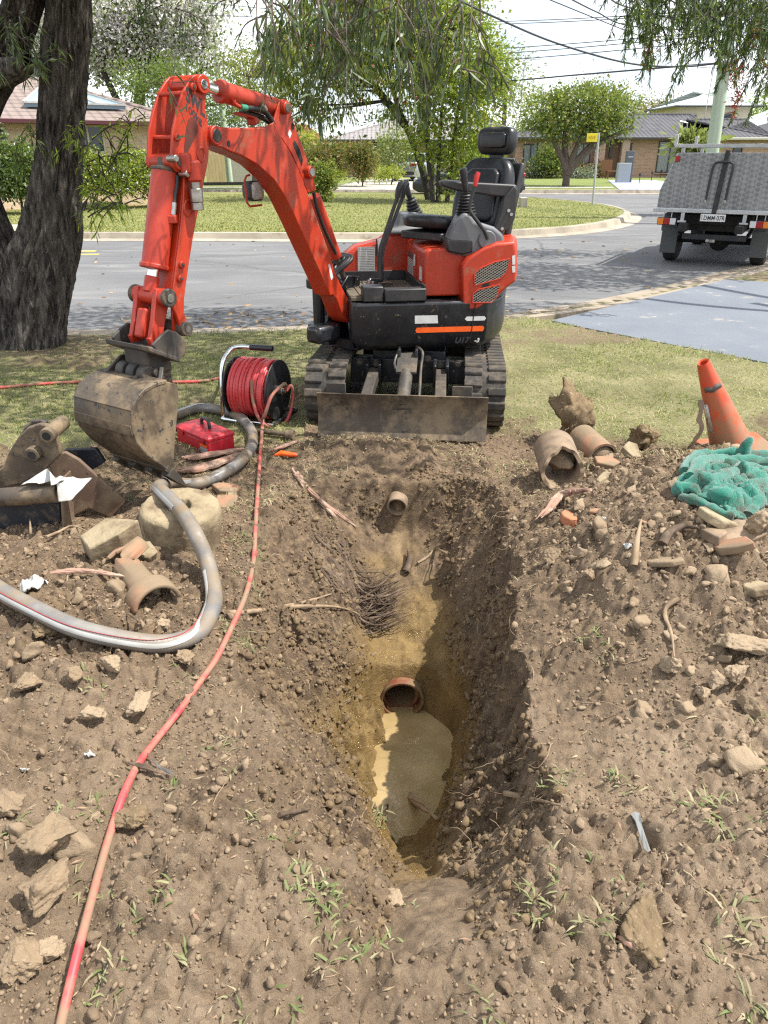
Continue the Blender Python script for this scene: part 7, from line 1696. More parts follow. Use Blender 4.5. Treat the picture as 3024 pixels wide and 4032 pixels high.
qb = at_z(*D(497, 394), .02); qb.y = 33; qb = at_y(*D(497, 394), 44); qb.z = .0; t = thing('power_pole', 'thin pale green pole standing behind the boom', 'power pole', qb); mb = MB(); mb.tube([(0, 0, 0), (-.25, 0, 8.2)], [.17, .13], 14); mb.build('pole', M_POLE, t, smooth=60)
M_CAB = mat('black_cable', (.05, .055, .065), .7)
def cable(pts, r, label, group=None, m=M_CAB):
    P = [at_y(q[0], q[1], y_) for q, y_ in pts]; mb = MB(); mb.tube(spline(P, 8), r, 6); return single(mb, 'power_cable', m, label, 'cable', group, smooth=80)
cable([(c3(-400, -110), 15), (c3(0, 85), 16.5), (c3(400, 255), 18.5), (c3(830, 375), 20), (c3(1150, 395), 20.7), (c3(1395, 372), 21)], .021, 'thick black cable sagging down from the top centre to the green pole')
cable([(c3(-900, 530), 40), (c3(0, 487), 32), (c3(520, 445), 27), (c3(960, 408), 24), (c3(1395, 372), 21)], .022, 'twisted cable running low from behind the trees to the green pole')
GR = 'thin overhead wires'
for k, (a, b) in enumerate((((-700, 150), (1350, 60)), ((-700, 165), (1350, 75)), ((-1200, 360), (1400, 185)), ((-1200, 400), (1400, 205)), ((-1200, 445), (1400, 240)))):
    cable([(c3(*a), 44), (c3((a[0]+b[0])/2, (a[1]+b[1])/2+14), 32), (c3(*b), 21)], .012, 'thin pale overhead wire crossing the sky toward the crossarm', GR)
cable([(c3(330, -15), 17), (c3(600, 95), 19), (c3(850, 195), 21), (c3(1040, 262), 24)], .012, 'thin wire slanting down to the right below the steeper pair')
cable([(c3(470, -15), 16), (c3(640, 70), 18), (c3(850, 155), 20), (c3(1400, 190), 21)], .014, 'slanting wire from the top edge to the pole, middle one')
cable([(c3(700, -20), 15), (c3(850, 50), 17), (c3(1350, 175), 21)], .014, 'short slanting wire nearest the hanging leaves at top right')
cable([(c1(1220, 15), 36), (c1(1659, 60), 34), (c2(400, 60), 33)], .012, 'wire above the flowering tree, upper one', None); cable([(c1(1220, 90), 38), (c1(1659, 105), 36), (c2(400, 95), 35)], .012, 'wire above the flowering tree, lower one', None)
for q, y_, h_, lab in ((c3(187, 660), 60, 3.4, 'tall thin aerial behind the pink brick gable'), (c3(1285, 672), 60, 5.6, 'tall aerial on the charcoal roof beside the green pole')):
    p = at_y(*q, y_); t = thing('antenna', lab, 'antenna', p); mb = MB(); mb.cyl((0, 0, -.6), (h_*.03, 0, h_), .03, 6); mb.build('mast', M_ZINC, t); zt = h_*(.95 if y_ == 60 and h_ < 4 else .5)
    mb = MB(); mb.bar((-.9, 0, zt), (.9, 0, zt-.1), .035)
    for k in range(6): mb.bar((-.8+.3*k, -.4, zt-.0), (-.8+.3*k, .4, zt), .025)
    mb.build('aerial_bars', M_ZINC, t)
vp0 = at_y(*c3(1135, 830), YH); 
for a, lab in ((1142, 'thin metal vent pipe on the charcoal roof, the straight one'), (1172, 'thin hooked metal vent pipe on the charcoal roof')):
    p0, p1 = at_y(*c3(a, 828), YH-.6), at_y(*c3(a+8, 730), YH-.6); mb = MB(); mb.tube([p0, p1]+([p1+Vector((-.5, 0, .1))] if a > 1150 else []), .05, 8); single(mb, 'vent_pipe', M_ZINC, lab, 'vent pipe')
# ================================================================ VEGETATION
def kites(P, Dr, L_, W_, rs, droop=0.0, bend=.12):
    """one pointed leaf per row"""
    n = len(P); Dr = Dr/np.linalg.norm(Dr, axis=1, keepdims=True); q = rs.normal(size=(n, 3)); s_ = np.cross(Dr, q); s_ /= np.linalg.norm(s_, axis=1, keepdims=True)+1e-9
    nn = np.cross(Dr, s_); L_ = np.asarray(L_)[:, None]; W_ = np.asarray(W_)[:, None]
    mid = P+Dr*L_*.45+nn*L_*bend*.6; tip = P+Dr*L_+np.array([0, 0, -1.])*L_*droop-nn*L_*bend*.3
    V = np.stack([P, mid+s_*W_/2, tip, mid-s_*W_/2], 1).reshape(-1, 3)
    return V
def leafmesh(name, Vs, m, parent, off=(0, 0, 0)):
    V = np.concatenate(Vs)-np.array(off); F = np.arange(len(V)).reshape(-1, 4)
    return np_mesh(name, V, F, m, parent)
def crown_pts(ells, nclump, nleaf, rc, rs, shell=.55):
    """leaf positions: clumps spread through the ellipsoids, biased outwards"""
    P = []; Dv = []; CC = []
    tot = sum(e[1][0]*e[1][1]*e[1][2] for e in ells)
    for c, r in ells:
        k = max(3, int(nclump*r[0]*r[1]*r[2]/tot))
        d = rs.normal(size=(k, 3)); d /= np.linalg.norm(d, axis=1, keepdims=True); rad = shell+(1-shell)*rs.rand(k, 1)**.6
        cc = np.array(c)+d*rad*np.array(r); CC.append(cc)
        for q, dd in zip(cc, d):
            m = max(4, int(nleaf*rs.uniform(.5, 1.5))); o = rs.normal(size=(m, 3))*rc*rs.uniform(.6, 1.3)*np.array([1, 1, .75]); P.append(q+o); Dv.append(o/rc+dd*.8+rs.normal(size=(m, 3))*.5)
    return np.concatenate(P), np.concatenate(Dv), np.concatenate(CC)
def G_(r, g, b): return (r, g, b)
LM = {
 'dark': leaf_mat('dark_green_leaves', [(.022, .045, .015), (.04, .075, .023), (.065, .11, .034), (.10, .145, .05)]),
 'olive': leaf_mat('olive_leaves', [(.09, .115, .02), (.17, .20, .032), (.25, .28, .048), (.31, .32, .07)]),
 'bright': leaf_mat('bright_green_leaves', [(.10, .16, .015), (.19, .29, .025), (.28, .38, .035), (.36, .43, .05)]),
 'mid': leaf_mat('mid_green_leaves', [(.055, .10, .022), (.095, .155, .032), (.14, .205, .05), (.19, .24, .07)]),
 'pale': leaf_mat('pale_green_leaves', [(.12, .16, .05), (.19, .235, .075), (.26, .29, .11), (.31, .33, .15)]),
 'flower': leaf_mat('pale_mauve_blossom', [(.55, .50, .55), (.66, .61, .65), (.76, .72, .74), (.82, .79, .80)], .7, .4),
 'white': leaf_mat('white_blossom', [(.65, .65, .62), (.75, .75, .72)], .7, .2),
 'red': leaf_mat('red_bottlebrush', [(.30, .02, .02), (.42, .05, .04)], .7, .1),
 'photinia': leaf_mat('bronze_leaves', [(.06, .085, .02), (.13, .13, .035), (.26, .15, .06), (.34, .17, .09)]),
 'yellow': leaf_mat('yellow_green_leaves', [(.15, .20, .02), (.27, .34, .04), (.38, .42, .06), (.45, .46, .10)]),
 'rust': leaf_mat('rust_foliage', [(.12, .07, .03), (.20, .12, .05), (.26, .17, .08)]),
 'maroon': leaf_mat('maroon_leaves', [(.05, .012, .018), (.11, .025, .035), (.16, .05, .05)]),
 'grey': leaf_mat('grey_green_leaves', [(.13, .155, .12), (.20, .225, .18), (.27, .29, .24)]),
 'hang': leaf_mat('hanging_leaves', [(.020, .040, .016), (.038, .068, .026), (.062, .098, .040), (.105, .145, .065)], .38, .28)}
M_WOOD = mat('grey_brown_bark', (.085, .065, .05), .9, col2=(.15, .12, .095), scale=5, stretch=(6, 6, 1), bump=.6, bscale=40)
M_WOODD = mat('dark_bark', (.028, .023, .02), .9, col2=(.06, .05, .042), scale=5, stretch=(6, 6, 1), bump=.6, bscale=40)
def limbs(t, base, stems, cc, r0, m, rs, nb=10, name='trunk'):
    mb = MB(); base = Vector(base)
    tips = []
    for s_ in stems:
        sp = spline([Vector(p) for p in s_], 5); n = len(sp); mb.tube(sp, [r0*(1-.65*k/n) for k in range(n)], 10); tips += sp[n//3:]
    for k in range(min(nb, len(cc))):
        e = Vector(cc[rs.randint(len(cc))]); a = min(tips, key=lambda p: (p-e).length+1.5*max(0, p.z-e.z)); mid = a.lerp(e, .5)+Vector((rs.uniform(-.2, .2), rs.uniform(-.2, .2), rs.uniform(-.1, .3)))*(e-a).length*.3
        mb.tube(spline([a, mid, e], 4), [r0*.32*(1-.8*q/8) for q in range(9)], 6)
    return mb.build(name, m, t, smooth=60)
def tree(name, label, base, ells, key, nclump, nleaf, rc, leaf, seed, stems=None, r0=.15, wood=None, droop=.2, group=None, extra=(), cat='tree', nb=14, down=0., shell=.5, wr=.32):
    """ells: crown ellipsoids relative to the base"""
    rs = np.random.RandomState(seed); t = thing(name, label, cat, base, 0, group)
    P, Dv, cc = crown_pts(ells, nclump, nleaf, rc, rs, shell)
    if down: Dv = Dv*(1-down)+np.array([0, 0, -1.])*down*2
    L_ = leaf*rs.uniform(.6, 1.35, len(P)); leafmesh('crown', [kites(P, Dv, L_, L_*wr*rs.uniform(.8, 1.3, len(P)), rs, droop)], LM[key], t)
    for k2_, frac, lf, nm in extra:  # extra leaf colours strewn at random through the crown
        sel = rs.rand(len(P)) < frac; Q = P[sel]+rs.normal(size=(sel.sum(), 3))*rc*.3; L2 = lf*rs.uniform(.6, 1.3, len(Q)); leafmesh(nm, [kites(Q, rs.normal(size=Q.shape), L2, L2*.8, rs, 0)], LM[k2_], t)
    if stems is not None or r0: limbs(t, base, stems or [[(0, 0, 0), (.05, 0, ells[0][0][2]*.5), (0, .1, ells[0][0][2])]], cc, r0, wood or M_WOOD, rs, nb)
    return t
def W(x, y, Y, z=None):
    p = at_y(*D(x, y), Y)
    if z is not None: p.z = z
    return p
def ell(x, y, Y, rx, ry, b, dy=None):
    """crown lobe around a picture point at depth Y; radii in display pixels"""
    c = at_y(*D(x, y), Y); s_ = K_*(Y*CP-(c.z-CAMH)*SP)/FPX; return ((c.x-b[0], Y-b[1], c.z-b[2]), (rx*s_, dy or max(rx, ry)*s_*.8, ry*s_))
# flowering tree behind the left house
b = Vector((W(330, 200, 40).x-1.0, 40, 0)); E = [ell(*q, b) for q in ((330, 70, 40, 110, 80), (440, 95, 39, 65, 65), (230, 50, 40, 95, 70), (270, 120, 41, 100, 60), (380, 15, 40, 110, 50), (120, 80, 41, 80, 70), (60, 120, 41, 70, 50))]
tree('flowering_tree', 'big tree full of pale mauve blossom behind the left house', b, E, 'flower', 430, 80, .40, .13, 1, [[(0, 0, 0), (-.3, 0, 2.5), (-1.2, 0, 5)], [(0, 0, 2), (1.6, 0, 3.6), (3.4, 0, 5.0)], [(-.1, 0, 2), (-2.4, 0, 3.8), (-4.5, 0, 5)], [(0, 0, 2.4), (.6, 0, 5), (.8, 0, 7)]], .30, M_WOODD, .1, None, (('mid', .13, .18, 'leaves'), ('dark', .04, .18, 'dark_leaves')), nb=46, shell=.25, wr=.9)
b = Vector((W(400, 200, 36).x, 36, 0)); E = [ell(*q, b) for q in ((390, 190, 36, 80, 55), (310, 165, 36, 60, 32), (450, 215, 36, 52, 48), (350, 215, 36.5, 55, 42), (280, 190, 36, 40, 24))]
tree('tree', 'dark green bushy tree below the blossom, behind the arm of the machine', b, E, 'mid', 190, 34, .36, .15, 2, None, .2, nb=24)
b = Vector((W(545, 300, 37).x, 37, 0)); E = [ell(*q, b) for q in ((545, 165, 37, 60, 50), (505, 130, 38, 40, 45), (590, 120, 38, 50, 60), (560, 230, 37, 55, 45), (620, 60, 39, 50, 50), (520, 205, 37, 40, 40))]
tree('tree', 'yellow green wispy tree left of the weeping tree', b, E, 'olive', 190, 30, .36, .15, 3, None, .16, down=.35, nb=24)
# weeping bottlebrush on the corner lawn
b = at_z(*D(928, 432), .02); by = b.y; E = [ell(*q, b) for q in ((760, 60, by, 150, 110), (660, 120, by-.5, 95, 100), (860, 150, by-.4, 110, 110), (720, 220, by, 80, 70), (640, 220, by, 50, 60), (800, 20, by+1, 170, 80), (930, 60, by, 90, 100))]
tree('weeping_tree', 'weeping bottlebrush tree with a leaning dark trunk on the corner lawn', b, E, 'olive', 400, 40, .30, .135, 4, [[(0, 0, -.1), (-.25, 0, .9), (-.75, -.1, 2.1), (-1.25, -.1, 3.2), (-1.5, 0, 4.6)], [(-.9, -.1, 2.4), (-2.0, .1, 3.6), (-3.0, .2, 4.4)], [(.05, 0, -.1), (.0, .1, 1.4), (-.3, .1, 3.0), (.3, .2, 5)]], .15, M_WOODD, .5, None, (('dark', .30, .15, 'dark_leaves'), ('red', .035, .11, 'blossom')), down=.62, nb=40, shell=.3)
b = at_z(*D(962, 440), .02); b.y += .8; by = b.y; E = [ell(*q, b) for q in ((1000, 110, by, 75, 120), (960, 40, by, 80, 80), (1030, 210, by, 60, 90), (985, 290, by, 60, 70), (1040, 130, by+.5, 50, 80), (940, 200, by, 45, 110), (960, 380, by-.3, 38, 50), (1010, 350, by, 38, 60), (915, 330, by, 30, 60))]
tree('tree', 'bright green bushy tree beside the weeping tree, behind the seat', b, E, 'bright', 300, 40, .26, .13, 5, [[(-.2, 0, -.1), (-.2, 0, 2), (0, 0, 5)], [(.1, 0, -.1), (.3, 0, 2), (.5, 0, 4)], [(-.35, -.1, -.1), (-.6, 0, 1.6), (-.6, 0, 3.2)]], .085, M_WOODD, .2, None, (('olive', .35, .14, 'older_leaves'), ('red', .012, .10, 'blossom')), nb=30, shell=.35)
b = Vector((W(1085, 300, 62).x, 62, 0)); E = [ell(*q, b) for q in ((1070, 130, 62, 50, 55), (1110, 170, 62, 40, 45), (1050, 190, 62, 50, 50), (1085, 215, 62, 60, 30), (1030, 110, 63, 40, 40))]
tree('tree', 'tall airy tree far behind the pink gable', b, E, 'pale', 150, 30, .55, .26, 6, None, .25, nb=30)
b = Vector((W(1195, 290, 66).x, 66, 0)); tree('tree', 'pale distant treetop left of the round street tree', b, [ell(*q, b) for q in ((1180, 245, 66, 34, 28), (1150, 255, 66, 30, 22))], 'pale', 40, 26, .55, .26, 16, None, .2, nb=6)
b = at_z(*D(1222, 402), .04); by = b.y; E = [ell(*q, b) for q in ((1255, 240, by, 95, 52), (1190, 250, by, 60, 50), (1320, 235, by, 60, 45), (1350, 258, by, 35, 26), (1165, 275, by, 34, 26), (1230, 270, by, 80, 22), (1310, 275, by, 55, 20), (1275, 215, by, 80, 32), (1360, 225, by, 30, 22))]
tree('street_tree', 'round crowned street tree with a many stemmed trunk before the charcoal roof', b, E, 'mid', 330, 34, .30, .15, 7, [[(0, 0, -.1), (-.1, 0, .8), (-.9, 0, 2.2), (-1.6, 0, 3.4)], [(0, 0, .5), (.3, 0, 1.6), (.9, 0, 3)], [(.05, 0, .6), (.9, 0, 1.7), (2.2, 0, 2.9)], [(0, 0, .7), (-.2, .3, 2), (-.2, 0, 3.4)], [(.1, 0, .9), (1.4, 0, 1.9), (3, .2, 2.6)]], .20, M_WOOD, .15, None, (('olive', .30, .15, 'older_leaves'), ('photinia', .06, .14, 'bronze_leaves')), nb=60, shell=.4)
b = Vector((W(1420, 260, 85).x, 85, 0)); tree('tree', 'rust tinged treetops beyond the charcoal roof', b, [ell(*q, b) for q in ((1400, 232, 85, 30, 12), (1440, 234, 85, 35, 13), (1480, 236, 85, 20, 10))], 'rust', 60, 30, .5, .3, 8, None, 0)
b = Vector((W(1655, 245, 80).x, 80, 0)); tree('tree', 'green treetop at the right edge beyond the pale roof', b, [ell(*q, b) for q in ((1655, 222, 80, 28, 20), (1610, 232, 80, 25, 10))], 'bright', 40, 30, .5, .3, 9, None, 0)
# shrubs and hedges
def shrub(name, label, lobes, key, nclump, nleaf, rc, leaf, seed, extra=(), group=None, stems=True, cat='shrub'):
    x0, y0, Y0 = lobes[0][:3]; c = at_y(*D(x0, y0), Y0); b = Vector((c.x, Y0, .02)); E = [ell(*q, b) for q in lobes]
    return tree(name, label, b, E, key, nclump, nleaf, rc, leaf, seed, None, .04 if stems else 0, M_WOODD, .1, group, extra, cat, 10, 0., .45, .5)
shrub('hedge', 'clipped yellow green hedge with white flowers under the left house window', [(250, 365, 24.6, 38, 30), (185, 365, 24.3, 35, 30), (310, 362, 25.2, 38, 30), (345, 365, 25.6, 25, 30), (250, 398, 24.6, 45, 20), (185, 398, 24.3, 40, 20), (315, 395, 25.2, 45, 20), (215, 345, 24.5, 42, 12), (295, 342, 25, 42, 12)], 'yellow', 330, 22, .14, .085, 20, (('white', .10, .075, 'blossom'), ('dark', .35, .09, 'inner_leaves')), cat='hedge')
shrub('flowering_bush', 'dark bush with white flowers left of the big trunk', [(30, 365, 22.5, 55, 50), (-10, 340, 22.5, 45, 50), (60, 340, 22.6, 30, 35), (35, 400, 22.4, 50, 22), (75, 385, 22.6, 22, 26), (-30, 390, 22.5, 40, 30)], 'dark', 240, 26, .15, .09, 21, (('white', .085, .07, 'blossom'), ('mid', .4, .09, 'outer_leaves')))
shrub('photinia_bush', 'clipped bronze tipped bush seen beside the boom, left one', [(710, 345, 42, 45, 38), (680, 350, 42.3, 25, 32), (735, 335, 42, 22, 28)], 'photinia', 150, 30, .20, .12, 22, (('dark', .3, .12, 'inner_leaves'),), 'clipped bronze tipped bushes')
shrub('photinia_bush', 'clipped bronze tipped bush seen beside the boom, right one', [(782, 348, 40, 30, 38), (770, 340, 40, 20, 28), (795, 332, 40, 18, 20)], 'photinia', 110, 30, .20, .12, 23, (('dark', .3, .12, 'inner_leaves'),), 'clipped bronze tipped bushes')
shrub('low_hedge', 'low bright clipped hedge before the silver car', [(845, 373, 42, 24, 9), (825, 374, 42, 15, 9)], 'yellow', 60, 24, .14, .10, 24, cat='hedge')
shrub('low_hedge', 'low bright hedge between the bronze bushes', [(715, 378, 41.5, 35, 9), (815, 368, 43, 10, 16)], 'yellow', 60, 24, .14, .10, 25, cat='hedge')
shrub('bush', 'grey green open bush behind the leaning trunk', [(848, 322, 46, 30, 38), (835, 345, 46, 20, 25), (870, 300, 46, 20, 25)], 'pale', 90, 26, .28, .15, 26)
shrub('bush', 'small dark feathery bush right of the boom on the corner lawn', [(690, 400, 25.5, 22, 26), (700, 375, 25.5, 16, 22), (682, 380, 25.5, 12, 20)], 'olive', 80, 30, .13, .10, 27, (('dark', .3, .1, 'inner_leaves'),))
shrub('bush', 'bright green round bush behind the seat', [(1058, 315, 45, 28, 32), (1040, 330, 45, 25, 30)], 'bright', 90, 30, .26, .14, 28)
shrub('bush', 'dark upright shrub before the brick house window', [(1183, 357, 53, 27, 34), (1190, 340, 53, 20, 20)], 'dark', 90, 30, .28, .16, 29, (('olive', .3, .15, 'outer_leaves'),))
shrub('bush', 'grey leaved mound at the brick house, left one', [(1152, 373, 53, 22, 13)], 'grey', 40, 26, .2, .13, 30, (), 'grey leaved mounds in the garden bed'); shrub('bush', 'grey leaved mound at the brick house, right one', [(1260, 375, 53, 28, 10)], 'grey', 40, 26, .2, .13, 31, (), 'grey leaved mounds in the garden bed')
shrub('bush', 'reddish leaved shrub in front of the brick house window', [(1245, 362, 54, 22, 14), (1268, 366, 54, 14, 10)], 'maroon', 60, 26, .2, .13, 32); shrub('bush', 'reddish leaved shrub beside the porch chair', [(1290, 368, 54, 12, 14)], 'maroon', 40, 26, .2, .13, 33)
shrub('bush', 'orange flowered plant near the seat headrest side', [(1130, 372, 53, 12, 13)], 'rust', 30, 24, .2, .12, 34)
shrub('cabbage_plant', 'spiky pale plant just above the ute roof rack', [(1495, 308, 24, 16, 14), (1500, 318, 24, 26, 8)], 'pale', 30, 20, .16, .26, 35)
for i, (x, y, Y, rx, ry, key, lab) in enumerate(((20, 175, 62, 60, 18, 'dark', 'dark treetops far behind the left house'), (600, 330, 70, 60, 26, 'mid', 'distant green trees under the boom'), (650, 300, 72, 30, 14, 'yellow', 'lime green treetop beside the red roof'), (480, 260, 60, 45, 30, 'dark', 'dark trees behind the boom cylinder'), (1120, 300, 70, 30, 26, 'mid', 'distant tree behind the seat'), (930, 250, 66, 120, 40, 'dark', 'dark trees behind the weeping tree'))):
    c = W(x, y, Y); tree('tree', lab, Vector((c.x, Y, 0)), [ell(x, y, Y, rx, ry, Vector((c.x, Y, 0))), ell(x-rx*.5, y+ry*.5, Y, rx*.6, ry*.7, Vector((c.x, Y, 0)))], key, 60, 30, .5, .28, 60+i, None, .2, nb=6)

# ---- big bottlebrush: trunk at the left edge, boughs over the picture
TB_ = at_z(*D(70, 742), 0); TY = 6.95
big = thing('bottlebrush_tree', 'big tree with a dark furrowed trunk at the left edge, leaves hanging across the top', 'tree', (TB_.x, TY, 0)); BO = Vector((TB_.x, TY, 0))
def fat(path, seg=72, rings=120, seed=1, amp=.028, flat=1.0):
    """bark surface: path of (point, radius)"""
    sp = spline([Vector((*p, )) for p, _ in path], 12); rr = np.interp(np.linspace(0, len(path)-1, len(sp)), range(len(path)), [r for _, r in path]); N = rings
    t_ = np.linspace(0, len(sp)-1, N); C_ = np.array([[np.interp(t, range(len(sp)), [p[k] for p in sp]) for k in range(3)] for t in t_]); R_ = np.interp(t_, range(len(sp)), rr)
    T = np.gradient(C_, axis=0); T /= np.linalg.norm(T, axis=1, keepdims=True); U = np.cross(T, [0, 1, 0]); U /= np.linalg.norm(U, axis=1, keepdims=True); Vv = np.cross(T, U)
    a = np.linspace(0, 2*math.pi, seg, endpoint=False); A, I = np.meshgrid(a, np.arange(N)); s_ = np.concatenate([[0], np.cumsum(np.linalg.norm(np.diff(C_, axis=0), axis=1))])[:, None]
    ca, sa = np.cos(A)*3.2, np.sin(A)*3.2
    w1 = fbm(ca*2.2+s_*.5, sa*2.2+s_*1.1, seed, 3)
    rd = 1-np.abs(fbm(ca*2.6+w1*.8+50+s_*.35, sa*2.6+s_*.9-w1*.5, seed+3, 3))*2.6; rd2 = 1-np.abs(fbm(ca*6+9+s_*.9, sa*6+s_*2.2+w1, seed+5, 2))*2.6
    d = amp*(np.clip(rd, -.5, 1)*.7+.5*np.clip(rd2, -.5, 1))+.05*R_[:, None]*fbm(np.cos(A)*1.5+s_*.8, np.sin(A)*1.5+s_*.8, seed+8, 2)*2
    X = C_[:, None, :]+(U[:, None, :]*np.cos(A)[..., None]+Vv[:, None, :]*np.sin(A)[..., None])*(R_[:, None]+d)[..., None]
    idx = np.arange(N*seg).reshape(N, seg); J = np.roll(idx, -1, 1); F = np.stack([idx[:-1].ravel(), J[:-1].ravel(), J[1:].ravel(), idx[1:].ravel()], 1)
    return X.reshape(-1, 3), F
def bark_mat():
    n = NT('furrowed_bark'); v = n.stretch((9, 9, 1.6)); f = n.noise(2.0, 7, .68, vec=v, dist=.6); g = n.ramp(f, .38, .66); c = n.mix(g, (.016, .013, .012), (.15, .13, .113)); c = n.mix(n.ramp(n.noise(5, 5, .7, vec=v), .55, .72), c, (.27, .245, .215))
    n.set(c, .92, 0, .25); b1 = n.bump(f, 1.0, .03); n.bump(n.noise(9, 6, .7, vec=v), .8, .012, b1); return n.m
M_BARKB = bark_mat()
def tp(x, y, dy=0.): p = at_y(*c8b(x, y), TY+dy); return (p.x-BO.x, p.y-BO.y, p.z)
def rad(px): return px/2.0114/2*TY*.93/FPX
V1_, F1_ = fat([(tp(230, 2180), rad(640)), (tp(245, 2080), rad(560)), (tp(262, 1900), rad(520)), (tp(280, 1700), rad(530)), (tp(330, 1480), rad(500)), (tp(385, 1300), rad(430)), (tp(415, 1120), rad(390)), (tp(430, 900), rad(330)), (tp(455, 700), rad(290)), (tp(478, 400), rad(278)), (tp(500, 100), rad(285)), (tp(520, -150), rad(285)), (tp(545, -420), rad(270)), (tp(560, -800), rad(240)), (tp(640, -1400), rad(200))], 96, 260, 11, .036)
V2_, F2_ = fat([(tp(190, 2180), rad(480)), (tp(120, 1900), rad(430)), (tp(60, 1600), rad(360)), (tp(-10, 1380), rad(330)), (tp(-120, 1150), rad(300)), (tp(-230, 800), rad(270)), (tp(-220, 400), rad(260)), (tp(-120, 100), rad(250)), (tp(10, -120), rad(240)), (tp(110, -350), rad(220)), (tp(250, -800), rad(200))], 72, 180, 21, .030)
V3_, F3_ = fat([(tp(20, -20, -.1), rad(200)), (tp(150, -60, -.25), rad(150)), (tp(205, -110, -.32), rad(120)), (tp(232, -125, -.36), rad(70))], 40, 40, 31, .014)
np_mesh('trunk', np.concatenate([V1_, V2_, V3_]), np.concatenate([F1_, F2_+len(V1_), F3_+len(V1_)+len(V2_)]), M_BARKB, big, smooth=True)
def twig_leaves(paths, per_m, L0, wr, rs, spread=.9, droop=.35, tipdense=True):
    """narrow leaves set along drooping twigs"""
    P = []; Dv = []
    for sp in paths:
        for i in range(len(sp)-1):
            a, b_ = np.array(sp[i]), np.array(sp[i+1]); l = np.linalg.norm(b_-a); k = rs.poisson(per_m*l*(.35+1.0*i/len(sp) if tipdense else 1)); d = (b_-a)/(l+1e-9)
            for _ in range(k): q = rs.normal(size=3); P.append(a+(b_-a)*rs.rand()); Dv.append(d*.8+q*spread*.6+np.array([0, 0, -droop]))
    P = np.array(P); Dv = np.array(Dv); L_ = L0*rs.uniform(.55, 1.25, len(P)); return kites(P, Dv, L_, L_*wr*rs.uniform(.8, 1.25, len(P)), rs, .12, .10)
rs = np.random.RandomState(5)
def droop_paths(tips, depth, top=-60, rnd=None, sway=60, sub=2, subl=.20):
    out = []
    for (x, y) in tips:
        Y = depth+rnd.uniform(-.35, .35); x0 = x+rnd.uniform(-sway, sway); a = at_y(*c2(x0, top), Y+.2); e = at_y(*c2(x, y), Y); m_ = a.lerp(e, .5)+Vector((rnd.uniform(-.05, .05), rnd.uniform(-.1, .1), .06)); sp = spline([a, m_, e], 7); out.append(sp)
        for k in range(sub):
            i = rnd.randint(4, len(sp)-2); d = Vector((rnd.uniform(-1, 1), rnd.uniform(-.6, .6), rnd.uniform(-1.2, -.1))); out.append(spline([sp[i], sp[i]+d*subl*.5, sp[i]+d*subl*.8+Vector((0, 0, -subl*.35))], 4))
    return out
R5 = random.Random(55)
tips = [(170, 250), (205, 330), (255, 330), (300, 350), (330, 390), (430, 440), (460, 520), (510, 470), (560, 380), (600, 560), (640, 620), (690, 480), (740, 400), (790, 330), (860, 250), (905, 330), (955, 400), (985, 560), (1030, 690), (1075, 520), (1110, 260), (1170, 290), (1215, 330), (1260, 480), (1300, 600), (1330, 640), (540, 200), (420, 180), (760, 150), (1050, 200), (480, 100), (700, 90), (1000, 100), (610, 260)]
hp_ = droop_paths(tips, 3.75, -70, R5)
def wood_of(name, paths, m, r0, parent, off):
    mb = MB()
    for sp in paths: n = len(sp); mb.tube(sp, [r0*(1-.7*k/n) for k in range(n)], 5)
    return mb.build(name, m, parent, smooth=60, off=off)
hb_ = wood_of('hanging_twigs', hp_, M_WOOD, .0045, big, BO); leafmesh('hanging_leaves', [twig_leaves(hp_, 60, .088, .125, rs)], LM['hang'], big, BO)
# sprays at the top left and a few against the sky, and the young shoots on the trunk
def spray(tips_, depth, nm, per, L0, key, sway=40, top=-60, sub=2, cf=c1, subl=.25, wr=.12, r0=.004):
    ps = []
    for (x0, y0, x, y) in tips_:
        Y = depth+R5.uniform(-.2, .2); a = at_y(*cf(x0, y0), Y+.1); e = at_y(*cf(x, y), Y); m_ = a.lerp(e, .55)+Vector((R5.uniform(-.04, .04), R5.uniform(-.06, .06), .05)); sp = spline([a, m_, e], 6); ps.append(sp)
        for k in range(sub): i = R5.randint(3, len(sp)-2); d = Vector((R5.uniform(-1, 1), R5.uniform(-.6, .6), R5.uniform(-.8, .5))); ps.append(spline([sp[i], sp[i]+d*subl*.5, sp[i]+d*subl*.8+Vector((0, 0, -subl*.2))], 4))
    wood_of('twig_sprays', ps, M_WOODD, r0, big, BO); return leafmesh(nm, [twig_leaves(ps, per, L0, wr, rs, .9, .25)], LM[key], big, BO)
spray([(20, 40, 40, 330), (60, 120, 130, 330), (100, 160, 180, 420), (150, 260, 230, 450), (10, 300, 20, 480), (120, 60, 90, 250), (700, -60, 690, 40), (870, -60, 860, 90), (1000, -60, 990, 110), (1050, 40, 1110, 230), (1400, -60, 1390, 70), (820, -60, 840, 110), (180, 350, 215, 440)], 5.2, 'spray_leaves', 70, .085, 'hang')
spray([(1020, 330, 1010, 560), (1010, 480, 1060, 690)], 3.5, 'spray_leaves', 22, .07, 'hang', sub=1, r0=.002)
spray([(520, 1260, 700, 1160), (500, 1250, 560, 1180), (540, 1240, 640, 1010), (600, 1150, 740, 830), (640, 1020, 800, 720), (700, 880, 880, 690), (620, 1050, 590, 880), (650, 1000, 720, 940), (520, 1290, 760, 1210), (560, 1100, 520, 960), (690, 900, 640, 760), (480, 900, 470, 720)], 6.6, 'shoot_leaves', 70, .085, 'bright', cf=lambda a, b: c1(a, b), wr=.13, r0=.006, sub=4, subl=.3)
spray([(250, 850, 175, 740), (250, 880, 200, 800), (250, 1030, 90, 960), (250, 1000, 60, 990)], 6.9, 'shoot_leaves', 120, .08, 'mid', sub=2, wr=.13)
